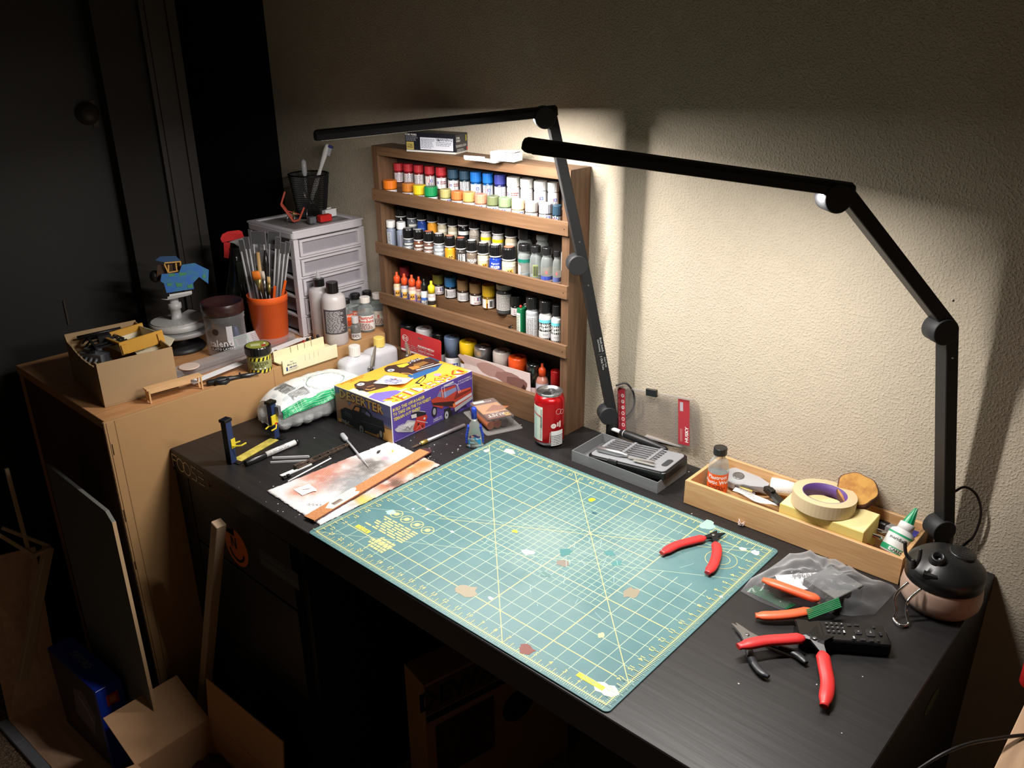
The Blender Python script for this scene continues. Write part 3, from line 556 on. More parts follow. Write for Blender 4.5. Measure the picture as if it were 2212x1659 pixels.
for i, (cx, a_, b_, w_, cap, top) in enumerate([(325, 115, 213, 62, ORC, (226, 200, 160)), (393, 130, 230, 62, ORC, (176, 176, 190)), (462, 142, 243, 64, ORC, (214, 170, 160)), (527, 158, 262, 56, ORC, (196, 160, 150)), (574, 178, 282, 58, (20, 22, 22), (220, 220, 220)), (642, 198, 305, 66, (240, 220, 40), (190, 180, 176))]):
    P, zt, ch, rc = place(cx, a_, b_, w_, 2, YFR-.004 + (.010 if i == 3 else 0)); z0 = S3+.0002 + 0; rb = rc*1.15
    def its(rb, hb, i=i):
        if i < 4: return [half(rb, .0015, hb*.62, (30, 62, 190)), half(rb, hb*.58, hb*.78, (232, 222, 200)), ('r', -rb*.6, hb*.25, rb*.5, hb*.6, (235, 175, 70)), ('t', 'AK', 0, hb*.43, rb*.7, (40, 26, 20), 0, .5, .02)]
        if i == 4: return [half(rb, .0015, hb*.45, (20, 22, 26)), half(rb, hb*.45, hb*.6, (70, 110, 190)), ('t', 'MATT', 0, hb*.36, rb*.5, WH), ('t', 'VARNISH', 0, hb*.2, rb*.4, WH)]
        return [half(rb, .0015, hb*.3, (236, 195, 40)), half(rb, hb*.3, hb*.55, (46, 38, 30)), ('r', -rb*.8, hb*.6, rb*.8, hb*.75, (230, 228, 225)), ('t', 'A', rb*.4, hb*.15, rb*.6, BK)]
    nmn = ['orange-capped dropper with cream paint, nearest the rack side panel', 'orange-capped dropper with grey paint', 'orange-capped dropper with pink paint and blue label', 'orange-capped dropper squeezed behind, next to the black cap', 'black-capped matt varnish dropper bottle', 'yellow-capped dropper bottle with yellow and dark label'][i]
    dropper(nmn+', on the third shelf', P, z0, zt, zt-ch, rc, rb, cap, top, 0, its)
s3r = [(397, 68, 148, 92, (150, 40, 45), (60, 20, 24), 'dark red-capped jar tucked behind the orange droppers', 0, 1), (707, 135, 218, 106, (110, 108, 40), (50, 40, 34), 'olive-capped paint jar', 1, 1), (820, 158, 243, 112, (40, 110, 170), (24, 26, 30), 'blue-capped dark paint jar', 2, 1), (935, 183, 278, 112, (140, 112, 76), (60, 46, 36), 'brown-capped paint jar with a plain label', 3, 1),
 (1052, 212, 303, 116, (136, 108, 72), (56, 42, 34), 'brown-capped paint jar with star flags', 1, 1), (1172, 232, 333, 122, (208, 170, 30), (120, 90, 20), 'mustard yellow-capped paint jar', 4, 1), (1430, 332, 418, 112, (22, 23, 24), (30, 30, 32), 'small black-capped jar', 5, 1)]
for i, (cx, a_, b_, w_, c, body, nm, sty, k) in enumerate(s3r):
    P, zt, ch, rc = place(cx, a_, b_, w_, 2, YB-.002); rb = rc*.98; z0 = S3+ST; hb = zt-z0-ch
    L_ = [half(rb, .003, hb*.82, (238, 236, 236))]
    if sty in (1, 5): L_ += tlogo(rb*.1, hb*.55, rb*.55) + lines(-rb*.5, rb*.7, .005, hb*.3, 3, (170, 80, 80))
    elif sty in (2, 3): L_ += lines(-rb*.5, rb*.8, .006, hb*.7, 6, (140, 140, 150), .35) + ([('r', -rb*.7, .006, -rb*.5, hb*.75, (60, 60, 60))] if sty == 2 else [])
    elif sty == 4: L_ += [('r', -rb*.3, .003, 0, hb*.82, (226, 180, 20)), ('r', -rb*.2, .003, rb*.0, hb*.5, (120, 60, 20)), ('r', rb*.3, .006, rb*.7, hb*.7, (90, 90, 90))]
    else: L_ = [half(rb, .003, hb*.8, (60, 60, 120))]
    jar(f'{nm}, on the third shelf', 'paint jars on the third shelf', P, z0, zt, rc, rb, ch, c, body, L_, (0, 10, -10)[i % 3])
P, zt, ch, rc = place(1315, 222, 268, 150, 2, YB-.005); rb = rc*1.0; z0 = S3+ST; hb = zt-z0-ch
jar('large grey glass jar with a pale lid and small print, on the third shelf', 'paint jars on the third shelf', P, z0, zt, rc, min(rb, .0185), ch, (150, 150, 140), (70, 72, 74), [half(rb, hb*.18, hb*.82, (196, 192, 188))] + lines(-rb*.9, rb*.9, hb*.22, hb*.8, 9, (150, 148, 146), .4), 0)
# third shelf, right: tube, grey bottle, surface primers
P = at(*crop(1470, 430, 2), 'y', YFR-.006); t = thing('lighter_fluid_tin', 'slim green tin with a white printed side and red spout, beside the grey bottle', 'tin', (P.x, P.y, S3+.0002), 0); H = P.z-S3
obj('tin_body', G().rbox(-.006, .007, -.008, .018, 0, H-.004, .003, .0008), m('green_tin', (20, 110, 70), .3), t)
obj('red_spout', G().at((-.001, 0, H-.004)).lathe([(.003, 0), (.003, .004), (.001, .006)], 12), m('red_plastic', (200, 40, 36), .35), t)
obj('chrome_cap', G().at((.003, .012, H-.004)).lathe([(.005, 0), (.005, .007), (.003, .009)], 16), m('chrome', (220, 220, 220), .15, 1), t)
decal(t, 'printed_label', plane_map((0, -.008, 0), (1, 0, 0), (0, 0, 1)), [('r', -.0055, .002, .0045, H-.014, (225, 225, 215))]+lines(-.005, .004, .004, H-.018, 12, (90, 120, 90), .4), du=0)
def pbottle(lbl, cx, a_, b_, w_, bw, items, body, k=2, grp=None):
    P, zt, ch, rc = place(cx, a_, b_, w_, k, YFR-.0015); rb = min(.0168, bw/4.254/2/scl(P)); z0 = S3+.0002; hb = zt-z0-ch
    return bottle(lbl, P, z0, zt, rc, ch, rb, (24, 24, 25), None, 0, items(rb, hb), name='primer_bottle', body=body, shoulder=hb*.86, grp=grp, cap_n=40)
wpl = m('white_plastic', (225, 224, 222), .4)
pbottle('pale grey paint bottle with black flip cap and small print, on the third shelf', 1573, 345, 448, 112, 120, lambda r, h: [('r', -r*1.1, h*.05, r*.9, h*.78, (218, 216, 216))]+lines(-r*.9, r*.75, h*.1, h*.74, 14, (130, 130, 135), .4), m('pale_grey_plastic', (170, 172, 176), .4))
prim = lambda r, h: [half(r, .002, h*.68, (24, 26, 28)), half(r, h*.68, h*.78, (110, 200, 215)), ('t', 'SURFACE', 0, h*.60, r*.45, WH, 0, .5, .03), ('t', 'PRIMER', 0, h*.49, r*.45, WH, 0, .5, .03), half(r, h*.18, h*.40, (200, 200, 202)), ('t', '70.600', 0, h*.3, r*.22, (90, 90, 90)), ('t', 'AV', 0, h*.09, r*.42, WH)]
pbottle('white surface primer bottle with black cap, next to the grey bottle', 1697, 378, 483, 118, 122, prim, wpl, grp='surface primer bottles')
pbottle('white surface primer bottle with black cap, against the rack end panel', 1798, 420, 515, 82, 98, prim, wpl, grp='surface primer bottles')
P = at(1101, 706, 'y', YR+.016); t = thing('tiny_clip', 'tiny black metal clip standing on the empty part of the third shelf', 'clip', (P.x, P.y, S3))
g = G(); [g.tube([(0, 0, .010), (x, y, .0008)], .0008, 6) for x, y in ((-.008, 0), (-.004, .003), (.006, .002))]; g.tube([(-.004, 0, .009), (.008, 0, .016)], .0011, 6); g.tube([(0, 0, .010), (.007, .002, .009)], .0012, 6)
obj('wire_clip', g, m('black_wire', (20, 18, 18), .4), t)
# bottom bay: spray cans
def spray(lbl, cx, cy, w_, lidc, bodyc, caph=.048, items=None, lidm=None, y=YR+.0365, ztop=None):
    P = at(*crop(cx, cy, 2), 'y', y); r = min(.0212, w_/4.254/2/scl(P)); H = P.z if ztop is None else ztop
    t = thing('spray_can', lbl, 'spray can', (P.x, P.y, .0005), camdir(P), 'spray cans in the bottom of the rack')
    lm_ = lidm or m('lid_%02x%02x%02x' % lidc, lidc, .3)
    obj('can_body', G().lathe([(r*.93, 0), (r*.97, .002), (r*.97, H-caph-.004), (r*.9, H-caph)], 30), m('can_%02x%02x%02x' % bodyc, bodyc, .35), t)
    obj('lid', G().lathe([(r, H-caph-.002), (r, H-.004), (r*.93, H-.0005), (r*.72, H), (r*.70, H-.003), (r*.35, H-.004), (r*.32, H-.0015), (r*.1, H-.001)], 30, caps=(1, 1)), lm_, t)
    if items: decal(t, 'printed_label', cyl_map(r*.97, 0), items(r, H-caph))
    return t
tcan = lambda r, h: [half(r, h*.0+.003, h-.006, (236, 236, 236))] + tlogo(0, h-.022, r*.62) + [('t', 'TAMIYA', 0, h-.042, r*.28, BL, 0, .5, .02)]
spray('spray can with flat black lid behind the red card', 430, 592, 150, (26, 27, 28), (40, 40, 42))
spray('spray can with a white lid dusted with grey', 580, 628, 185, (222, 220, 222), (222, 220, 222))
spray('tall black spray can beside the red card', 708, 672, 130, (20, 20, 21), (200, 200, 202), .05)
spray('spray can with grey-blue lid and star flags label', 835, 706, 150, (112, 132, 164), (236, 236, 236), .047, tcan)
spray('spray can with a yellow lid', 985, 750, 180, (238, 200, 30), (236, 236, 236))
spray('spray can with a silver grey lid beside the yellow one', 1120, 795, 165, (140, 138, 140), (200, 200, 200), lidm=m('silver_lid', (170, 168, 168), .3, .8))
spray('spray can with a translucent clear lid', 1295, 838, 185, (190, 180, 172), (214, 206, 200), lidm=m('smoky_clear_lid', (196, 186, 180), .2))
spray('spray can with a bright orange lid', 1440, 893, 178, (236, 86, 30), (236, 230, 228))
spray('spray can with a dark chrome lid', 1590, 950, 150, (90, 94, 92), (226, 200, 200), .05, lidm=m('dark_chrome_lid', (90, 96, 94), .18, .9))
spray('spray can with red lid at the end of the rack', 1790, 1020, 96, (190, 30, 32), (190, 30, 32), y=YR+.0365)
P = at(*crop(1665, 955, 2), 'y', YR+.030); Pc = at(*crop(1665, 1068, 2), 'y', YR+.030)
dropper('orange-tipped squeeze bottle of brown liquid in the bottom of the rack', P, .0002, P.z, Pc.z, 68/4.254/2/scl(P), 118/4.254/2/scl(P), ORC, (176, 120, 104), 0, lambda r, h: [half(r, h*.72, h*.85, (190, 192, 205)), half(r, .002, h*.3, (214, 196, 194))], None)
# red blister card and stained card leaning in the bottom bay
y_ = YR-.006; z_ = lambda cx, cy: at(*crop(cx, cy, 2), 'y', y_); a, b = z_(345, 635), z_(715, 700)
t = thing('hanging_card', 'red and white precision metals card propped in front of the black spray cans', 'card', ((a.x+b.x)/2, y_, .0), 0, rot=(rad(-3), 0, 0)); W2_ = (b.x-a.x)/2; Ht = a.z
obj('card_sheet', G().at((0, -.0, 0), rx=90).rbox(-W2_, W2_, .067, Ht, -.0007, .0007, .006, .0002), m('red_card', (196, 40, 48), .45), t)
decal(t, 'printed_face', plane_map((0, -.0007, 0), (1, 0, 0), (0, 0, 1)), [('r', -W2_+.002, .069, W2_-.002, Ht-.05, (228, 224, 222)), ('o', -W2_+.017, Ht-.022, .011, .0015, WH, .75), ('t', 'K·S', -W2_+.017, Ht-.022, .008, WH, 0, .5, .03), ('t', 'PRECISION METALS', W2_*.28, Ht-.031, .0052, WH, 0, .5, .03), ('t', 'STOCK NO. 321   TUBING BENDER', W2_*.28, Ht-.042, .0026, WH), ('r', -.008, Ht-.0125, .008, Ht-.009, (120, 90, 90))] + lines(-W2_*.8, W2_*.8, .09, Ht-.056, 5, (190, 150, 150), .3), du=0)
P0, P1_ = at(*crop(905, 892, 2), 'y', YR-.0012), at(*crop(1513, 1066, 2), 'y', YR-.0012)
t = thing('stained_card', 'white card with a brown airbrushed smear standing behind the bottom board', 'card', (P0.x, YR+.0133, 0))
L2 = P1_.x-P0.x
cardm = m('card_with_brown_spray', (226, 214, 212), .6, scale=14, c2=(214, 196, 192))
g = G().at((0, 0, 0), rx=90).prism([(0, .002), (L2+.003, .002), (L2, P1_.z), (0, P0.z)], -.0005, .0005); obj('card_sheet', g, cardm, t)
it = []
R_ = random.Random(5)
for (u, v, rx_, c) in [(.03, .085, .05, (200, 176, 172)), (.09, .075, .05, (176, 140, 132)), (.14, .070, .042, (150, 112, 104)), (.165, .066, .032, (120, 84, 76)), (.19, .062, .03, (112, 78, 70)), (.185, .052, .006, (60, 36, 30))]:
    it.append(('p', [(u+rx_*cos(2*pi*i/14)*(.9+.2*R_.random()), min(.013+v*0+v*.95+.014*sin(2*pi*i/14)*(.8+.4*R_.random()), P1_.z-.0015+ (P0.z-P1_.z)*(1-max(0, min(1, (u+rx_*cos(2*pi*i/14))/L2))))) for i in range(14)], c)) if u+rx_*.9 < L2 else None
decal(t, 'brown_stain', plane_map((0, -.0005, 0), (1, 0, 0), (0, 0, 1)), [x for x in it if x], du=0)
# on top of the rack
def pbox(name, lbl, cat, P, rz, L, W, H, mats, faces, grp=None, lid=None):
    t = thing(name, lbl, cat, P, rz, grp); obj('box_body', G().box(0, L, 0, W, 0, H, c=.0006), mats, t)
    for nm, (o, ux, uy, it) in faces.items(): decal(t, nm, plane_map(o, ux, uy), it, du=0)
    return t
ZT = .5497
a = at(877, 327, 'z', ZT); b = at(985, 334, 'z', ZT); c = at(1041, 322, 'z', ZT)
rz = math.degrees(math.atan2(b.y-a.y, b.x-a.x)); L = (b-a).length; W_ = .05; H_ = hz(b, 291)-ZT
t = thing('model_kit_box', 'small black model kit box with warning label lying on top of the rack', 'box', (a.x, a.y, ZT), rz)
obj('box_lid', G().box(0, L, 0, W_, .004, H_, c=.0005), m('black_print_board', (26, 27, 36), .4), t)
obj('box_base', G().box(.001, L-.001, .001, W_-.001, 0, .0045, c=.0004), m('white_board', (215, 212, 205), .6), t)
decal(t, 'printed_face', plane_map((0, 0, 0), (1, 0, 0), (0, 0, 1)), [('r', L*.3, H_*.16, L*.95, H_*.78, (214, 216, 226)), ('t', 'WARNING:', L*.78, H_*.70, .006, (50, 50, 70)), ('p', [(L*.64, H_*.62), (L*.70, H_*.62), (L*.67, H_*.76)], (90, 90, 100)), ('r', L*.02, H_*.12, L*.17, H_*.52, (176, 156, 84)), ('t', 'STAR', L*.095, H_*.36, .004, BK), ('t', 'WARS', L*.095, H_*.25, .004, BK), ('t', 'STAR WARS', L*.12, H_*.9, .004, WH)] + lines(L*.32, L*.6, H_*.22, H_*.72, 7, (120, 124, 140), .4) + lines(L*.62, L*.93, H_*.36, H_*.6, 3, (120, 124, 140), .4) + lines(L*.02, L*.28, H_*.56, H_*.84, 4, (150, 150, 160), .4), du=0)
decal(t, 'printed_end', plane_map((L, 0, 0), (0, 1, 0), (0, 0, 1)), [('r', 0.0005, .0045, W_-.0005, H_-.001, (62, 62, 66)), ('t', 'STAR', .010, H_*.80, .0045, WH, 0, .5, .02), ('t', 'WARS', .010, H_*.66, .0045, WH, 0, .5, .02), ('t', 'THE MANDALORIAN', W_*.42, H_*.4, .0055, (210, 208, 200), 0, .5, .01, .62), ('r', .04, H_*.6, .045, H_*.9, (180, 176, 60)), ('r', .043, H_*.12, .048, H_*.3, (190, 60, 50))] + lines(.004, .038, H_*.12, H_*.26, 2, (190, 190, 190)), du=0)
P = at(1030, 350, 'z', ZT)
t = thing('paper_tray', 'folded white card with a lip lying at the edge of the rack top', 'card', (P.x-.03, P.y+.008, ZT+.0006), 8)
g = G(); g.loft([[(.0, -.014, .002), (.0, .02, .002), (.0, .02, .003), (.0, -.014, .003)], [(.055, -.016, .002), (.055, .02, .002), (.055, .02, .003), (.055, -.016, .003)], [(.072, -.012, .0), (.072, .022, .0), (.072, .022, .001), (.072, -.012, .001)]]); g.loft([[(0, -.014, .003), (0, -.0165, .004), (0, -.017, .011), (0, -.0155, .011)], [(.052, -.016, .003), (.052, -.0185, .004), (.052, -.019, .012), (.052, -.0175, .012)]])
obj('card_sheet', g, m('white_card', (238, 238, 236), .5), t)
t = thing('white_box', 'small plain white cardboard box on the rack top', 'box', (P.x+.026, P.y+.012, ZT+.0042), 10)
obj('box_body', G().box(0, .056, 0, .03, 0, .0165, c=.0006), m('white_card'), t)
obj('box_flap', G().at((0, 0, .0167), ry=-2).box(.0, .057, -.0005, .031, 0, .0006, c=.0001), m('white_card'), t)
# ================================================================ things on the desk
def mid(a, b, t=.5): return a+(b-a)*t
def ang(a, b): return math.degrees(math.atan2(b.y-a.y, b.x-a.x))
def sphere(g, c, r, n=14, k=8, mi=0, sx=1, sy=1, sz=1):
    T0 = g.T; g.T = T0 @ Matrix.Translation(c) @ Matrix.Diagonal((sx, sy, sz, 1))
    g.lathe([(max(1e-5, r*sin(pi*i/k)), -r*cos(pi*i/k)) for i in range(k+1)], n, mi, True, (0, 0)); g.T = T0; return g
# --- model kit box
F = T(848.6, 959.2); KZ = .0858; KL, KW = .249, .177
kit = thing('model_kit_box', 'colourful cardboard truck model kit box with purple side, standing on the desk before the rack', 'box', F, 2.6)
obj('box_body', G().box(-KW, 0, 0, KL, 0, KZ, c=.0005), m('white_board'), kit)
PU, DK_, CR = (84, 66, 150), (26, 30, 34), (190, 70, 50)
def SD(x, y): return ((x-500)/707*KL, KZ*(1-(y-(585-.4455*(x-500)))/(340-(x-500)*.04)))
def FR(x, y): return ((x-25)/472*KW, KZ*(1-(y-(370+.4555*(x-25)))/(320+(x-25)*.045)))
def TP(x, y):
    dx, dy = x-497, y-580; D = 710*-210-(-315)*-472; a_ = (dx*-210-(-472)*dy)/D; b_ = (710*dy-(-315)*dx)/D; return (a_*KL, b_*KW)
def PG(F, pts, c): return ('p', [F(*p_) for p_ in pts], c)
def LN(F, pts, w_, c): return ('l', [F(*p_) for p_ in pts], w_, c)
def DC(F, x, y, r, c, sy=1): u_, v_ = F(x, y); return ('d', u_, v_, r, c, sy)
f1 = plane_map((0, 0, 0), (0, 1, 0), (0, 0, 1))
it = [('r', .0006, .0006, KL-.0006, KZ-.0006, PU), ('r', .0006, 0.0006, .0026, KZ-.0006, (214, 210, 224))]
for k, s_ in enumerate(('BUILD THIS OFF-ROADER', 'TO TAKE ON THE TOUGHEST', 'TERRAIN OUT THERE!')): it.append(('t', s_, .006, KZ-.0115-k*.0105, .0078, (226, 208, 84), 0, 0, .02, (.78, .78, .78)[k]))
R1, R2, R3 = (178, 62, 46), (120, 44, 36), (206, 84, 62)
it += [PG(SD, [(985, 640), (1125, 560), (1150, 590), (1090, 610), (1000, 715)], (44, 34, 70)), DC(SD, 852, 640, .0085, (30, 28, 32), 1.55), DC(SD, 852, 640, .0048, (150, 150, 156), 1.7), PG(SD, [(935, 620), (990, 600), (1010, 650), (1000, 720), (960, 725)], (30, 28, 32)), DC(SD, 957, 672, .0092, (40, 38, 42), 1.5), DC(SD, 957, 672, .0058, (176, 176, 182), 1.6), DC(SD, 957, 672, .002, (60, 60, 66), 1.6),
 PG(SD, [(828, 535), (880, 508), (1030, 522), (1035, 608), (985, 600), (975, 590), (930, 592), (925, 612), (845, 590)], R1), PG(SD, [(832, 562), (1030, 545), (1030, 596), (850, 584)], (54, 32, 30)), PG(SD, [(875, 515), (905, 450), (1045, 400), (1058, 455), (1030, 525)], R1), PG(SD, [(880, 505), (905, 458), (920, 455), (918, 512)], (110, 120, 160)),
 PG(SD, [(935, 470), (1050, 418), (1054, 452), (945, 520)], (124, 136, 178)), PG(SD, [(1030, 522), (1062, 455), (1188, 412), (1195, 440), (1035, 560)], R2), PG(SD, [(1062, 455), (1185, 415), (1186, 428), (1070, 478)], R3), PG(SD, [(1030, 535), (1194, 440), (1196, 500), (1040, 602)], R1), PG(SD, [(1034, 560), (1194, 462), (1196, 486), (1038, 586)], (204, 200, 204)), PG(SD, [(1030, 608), (1200, 490), (1201, 520), (1036, 640)], (170, 168, 174)), PG(SD, [(1016, 570), (1038, 562), (1040, 598), (1020, 602)], (226, 120, 60)),
 LN(SD, [(932, 515), (922, 425), (1045, 388), (1060, 400), (1075, 470)], .0012, (216, 214, 222)), LN(SD, [(955, 510), (945, 415)], .001, (216, 214, 222)), LN(SD, [(1090, 460), (1062, 395)], .001, (216, 214, 222)), PG(SD, [(942, 405), (1030, 365), (1032, 380), (946, 420)], (196, 194, 210))]
it += [PG(SD, [(520, 790), (550, 770), (600, 745), (625, 712), (730, 722), (700, 770), (660, 822), (545, 818), (525, 805)], (170, 168, 172)), PG(SD, [(590, 760), (640, 730), (690, 735), (640, 780)], (206, 204, 206)), PG(SD, [(690, 722), (700, 690), (775, 655), (792, 685), (770, 740), (765, 790), (690, 822), (665, 800)], (188, 56, 44)), PG(SD, [(650, 690), (660, 655), (715, 630), (780, 645), (778, 668), (700, 690), (668, 704)], (34, 32, 36)), PG(SD, [(655, 668), (700, 655), (702, 690), (660, 700)], (196, 194, 198)),
 LN(SD, [(600, 800), (625, 770), (640, 800), (660, 765)], .0012, (50, 48, 50)), LN(SD, [(700, 720), (790, 740)], .0012, (210, 206, 208)), DC(SD, 712, 752, .003, (60, 30, 28)), DC(SD, 745, 772, .004, (120, 36, 30)), DC(SD, 765, 700, .0028, (210, 206, 208)), LN(SD, [(690, 800), (720, 760), (745, 800)], .001, (230, 140, 120)), LN(SD, [(660, 640), (720, 632), (775, 642)], .0012, (190, 188, 192)), LN(SD, [(640, 812), (560, 790)], .001, (110, 108, 112))]
it += [('t', s_, .0245, KZ*.40-k*.0048, .0036, (220, 214, 230)) for k, s_ in enumerate(('HIGHLY', 'DETAILED', 'V-8 ENGINE'))] + [('t', s_, .133, .0118-k*.0046, .0036, (220, 214, 230)) for k, s_ in enumerate(('RAISED 4x4', 'SUSPENSION'))] + [('t', s_, .222, KZ-.011-k*.0055, .0036, (220, 214, 230)) for k, s_ in enumerate(('FUN TO ASSEMBLE', '1/25 SCALE HOBBY KIT'))] + [('l', [(.006, .0035), (.11, .0035)], .0009, (170, 160, 206))]
decal(kit, 'printed_side', f1, it, du=0)
f2_ = plane_map((-KW, 0, 0), (1, 0, 0), (0, 0, 1))
it = [('r', .0006, .0006, KW-.0006, KZ-.0006, (150, 116, 92)), PG(FR, [(27, 372), (496, 588), (498, 790), (400, 720), (250, 600), (120, 560), (30, 520)], (98, 104, 148)), PG(FR, [(30, 440), (120, 440), (200, 520), (240, 580), (150, 600), (34, 590)], (176, 128, 98)), PG(FR, [(300, 600), (496, 690), (497, 760), (380, 700)], (84, 84, 130)), PG(FR, [(38, 660), (200, 740), (498, 880), (499, 920), (40, 688)], (206, 158, 84)), PG(FR, [(420, 770), (497, 800), (498, 900), (430, 870)], (210, 160, 90)),
 ('t', 'DESERTER', KW*.49, KZ*.835, .0225, (110, 50, 34), -1, .5, .04, 1.02), ('t', 'DESERTER', KW*.49, KZ*.845, .0205, (206, 172, 96), -1, .5, .015, 1.10), PG(FR, [(138, 520), (170, 528), (155, 560)], (110, 112, 156)),
 PG(FR, [(66, 585), (110, 570), (170, 598), (200, 558), (290, 592), (335, 640), (345, 672), (432, 712), (440, 800), (436, 822), (400, 790), (372, 835), (340, 822), (270, 790), (262, 745), (225, 728), (205, 775), (150, 735), (76, 690)], (26, 32, 36)), PG(FR, [(186, 598), (208, 572), (240, 584), (232, 618)], (196, 130, 76)), PG(FR, [(252, 622), (262, 592), (286, 602), (300, 645)], (60, 66, 84)), PG(FR, [(282, 640), (300, 618), (326, 650), (322, 672)], (110, 112, 150)), LN(FR, [(240, 700), (330, 735), (420, 770)], .0009, (84, 92, 100)), LN(FR, [(100, 610), (160, 640), (158, 680)], .0012, (90, 96, 100)), PG(FR, [(96, 610), (150, 640), (150, 670), (100, 642)], (50, 56, 60)),
 DC(FR, 240, 778, .0105, (20, 22, 24), 1.35), DC(FR, 240, 778, .0066, (120, 122, 118), 1.4), DC(FR, 240, 778, .0025, (50, 50, 50), 1.4), DC(FR, 405, 830, .0075, (20, 22, 24), 1.7), DC(FR, 405, 830, .0045, (150, 146, 136), 1.8), ('t', 'mpc', FR(100, 706)[0], FR(100, 706)[1], .0125, (20, 18, 20), 0, .5, .07), ('t', 'mpc', FR(100, 706)[0], FR(100, 706)[1], .0112, (190, 184, 176), 0, .5, .0), ('t', '1/25 SCALE PLASTIC KIT', .12, .004, .003, (90, 60, 40))]
decal(kit, 'printed_front', f2_, it, du=0)
f3 = lambda u, v, h: V((-v, u, KZ+h))
BR_ = (70, 48, 40)
it = [('r', .0006, .0006, KL-.0006, KW-.0006, (238, 176, 62)), PG(TP, [(500, 578), (300, 488), (340, 460), (560, 440), (760, 385), (960, 330), (1080, 235), (1205, 266)], (238, 232, 240)), PG(TP, [(300, 488), (150, 425), (190, 405), (330, 455)], (244, 226, 190)), PG(TP, [(318, 494), (370, 458), (540, 436), (600, 452), (440, 545)], (118, 104, 184)), PG(TP, [(560, 470), (760, 395), (990, 320), (1100, 240), (1000, 180), (900, 200), (700, 380)], (246, 192, 80)),
 PG(TP, [(640, 300), (700, 262), (900, 200), (960, 180), (905, 250), (700, 335)], (52, 104, 160)), PG(TP, [(800, 115), (860, 105), (940, 150), (900, 175), (830, 150)], (36, 84, 110)), PG(TP, [(440, 215), (470, 190), (640, 160), (700, 135), (860, 120), (935, 170), (930, 200), (730, 268), (660, 290), (600, 275), (560, 262), (450, 245)], BR_), PG(TP, [(548, 186), (640, 164), (665, 178), (612, 210), (572, 208)], (246, 204, 70)), PG(TP, [(700, 180), (790, 150), (840, 165), (760, 205), (700, 212)], (150, 110, 60)), PG(TP, [(650, 210), (740, 196), (760, 220), (690, 240)], (232, 140, 70)),
 LN(TP, [(720, 245), (800, 222), (935, 182)], .0045, (226, 226, 224)), LN(TP, [(730, 258), (860, 224)], .0022, (120, 126, 130)), LN(TP, [(760, 215), (880, 178)], .0025, (206, 206, 200)), LN(TP, [(590, 270), (650, 275), (690, 292)], .003, (232, 170, 90)), DC(TP, 500, 236, .0125, (60, 44, 38), .9), DC(TP, 500, 238, .0088, (190, 196, 206), .9), DC(TP, 500, 238, .003, (90, 96, 110)),
 PG(TP, [(700, 378), (790, 300), (806, 292), (800, 325), (742, 386)], (40, 38, 42)), PG(TP, [(725, 372), (785, 312), (790, 326), (748, 376)], (240, 200, 60)), DC(TP, 902, 298, .0085, (196, 156, 200)),
 PG(TP, [(194, 370), (240, 340), (300, 345), (370, 330), (470, 370), (480, 400), (360, 432), (300, 446), (270, 424), (200, 392)], BR_), PG(TP, [(200, 400), (262, 410), (280, 432), (240, 430)], (30, 26, 26)), DC(TP, 246, 370, .0125, (60, 44, 38), .9), DC(TP, 248, 371, .0088, (214, 210, 200), .9), DC(TP, 248, 371, .0028, (110, 120, 140)), LN(TP, [(290, 420), (330, 428), (372, 410)], .0035, (206, 150, 80)), LN(TP, [(300, 400), (360, 385)], .003, (170, 120, 70)),
 ('t', 'DESERTER', TP(800, 400)[0], TP(800, 405)[1], .0345, (206, 84, 34), 180, .5, .045, 1.12), ('t', 'DESERTER', TP(800, 400)[0], TP(800, 405)[1]+.0005, .0315, (250, 184, 56), 180, .5, .018, 1.22), ('t', 'mpc', TP(700, 140)[0], TP(700, 140)[1], .0175, (30, 28, 60), 180, .5, .07), ('t', 'mpc', TP(700, 140)[0], TP(700, 140)[1], .0155, (238, 238, 240), 180, .5, 0), ('t', '1/25 SCALE MODEL KIT', .045, .170, .0048, (190, 84, 40), 180), ('t', 'SKILL 2 PLASTIC', .05, .163, .004, (190, 84, 40), 180)]
decal(kit, 'printed_top', f3, it, du=0)
# leaflet on the box
P = at(850, 822, 'z', KZ+.003); leaf = thing('decal_leaflet', 'curled white leaflet with grey drawing and handwritten numbers on the truck kit box', 'leaflet', (P.x, P.y, KZ+.0006), 20)
g = G(); n = 10; LW, LH = .036, .026
def lz(u, v): return .0008+.006*max(0, (-v/LH))**2*(.5+.5*u/LW)+.004*max(0, u/LW)**2
g.add([(LW*(-1+2*i/n), LH*(-1+2*j/n), lz(LW*(-1+2*i/n), LH*(-1+2*j/n))) for j in range(n+1) for i in range(n+1)], [(j*(n+1)+i, j*(n+1)+i+1, (j+1)*(n+1)+i+1, (j+1)*(n+1)+i) for j in range(n) for i in range(n)], 0, True)
ls = obj('leaflet_sheet', g, m('glossy_white_paper', (236, 234, 238), .35), leaf); sd = ls.modifiers.new('s', 'SOLIDIFY'); sd.thickness = .0003
lm_ = lambda u, v, h: V((u, v, lz(u, v)+h+.0001))
decal(leaf, 'printed_drawing', lm_, [('p', [(-.022, -.004), (-.012, .012), (.012, .016), (.02, .002), (.01, -.018), (-.008, -.02)], (168, 168, 192)), ('l', [(-.02, .0), (.016, -.014)], .003, (120, 124, 160)), ('l', [(-.014, .01), (.018, .004)], .003, (120, 124, 160)), ('l', [(-.004, -.018), (.006, .012)], .002, (220, 220, 232)), ('l', [(.004, -.018), (.014, .010)], .002, (220, 220, 232)), star(-.002, .012, .004, (196, 40, 50)), ('t', '(1) 23/8', .0, .004, .0055, (20, 20, 30), -8, .5, .02), ('t', '(2) 85/87', .004, -.004, .0055, (20, 20, 30), -8, .5, .02)], du=0)
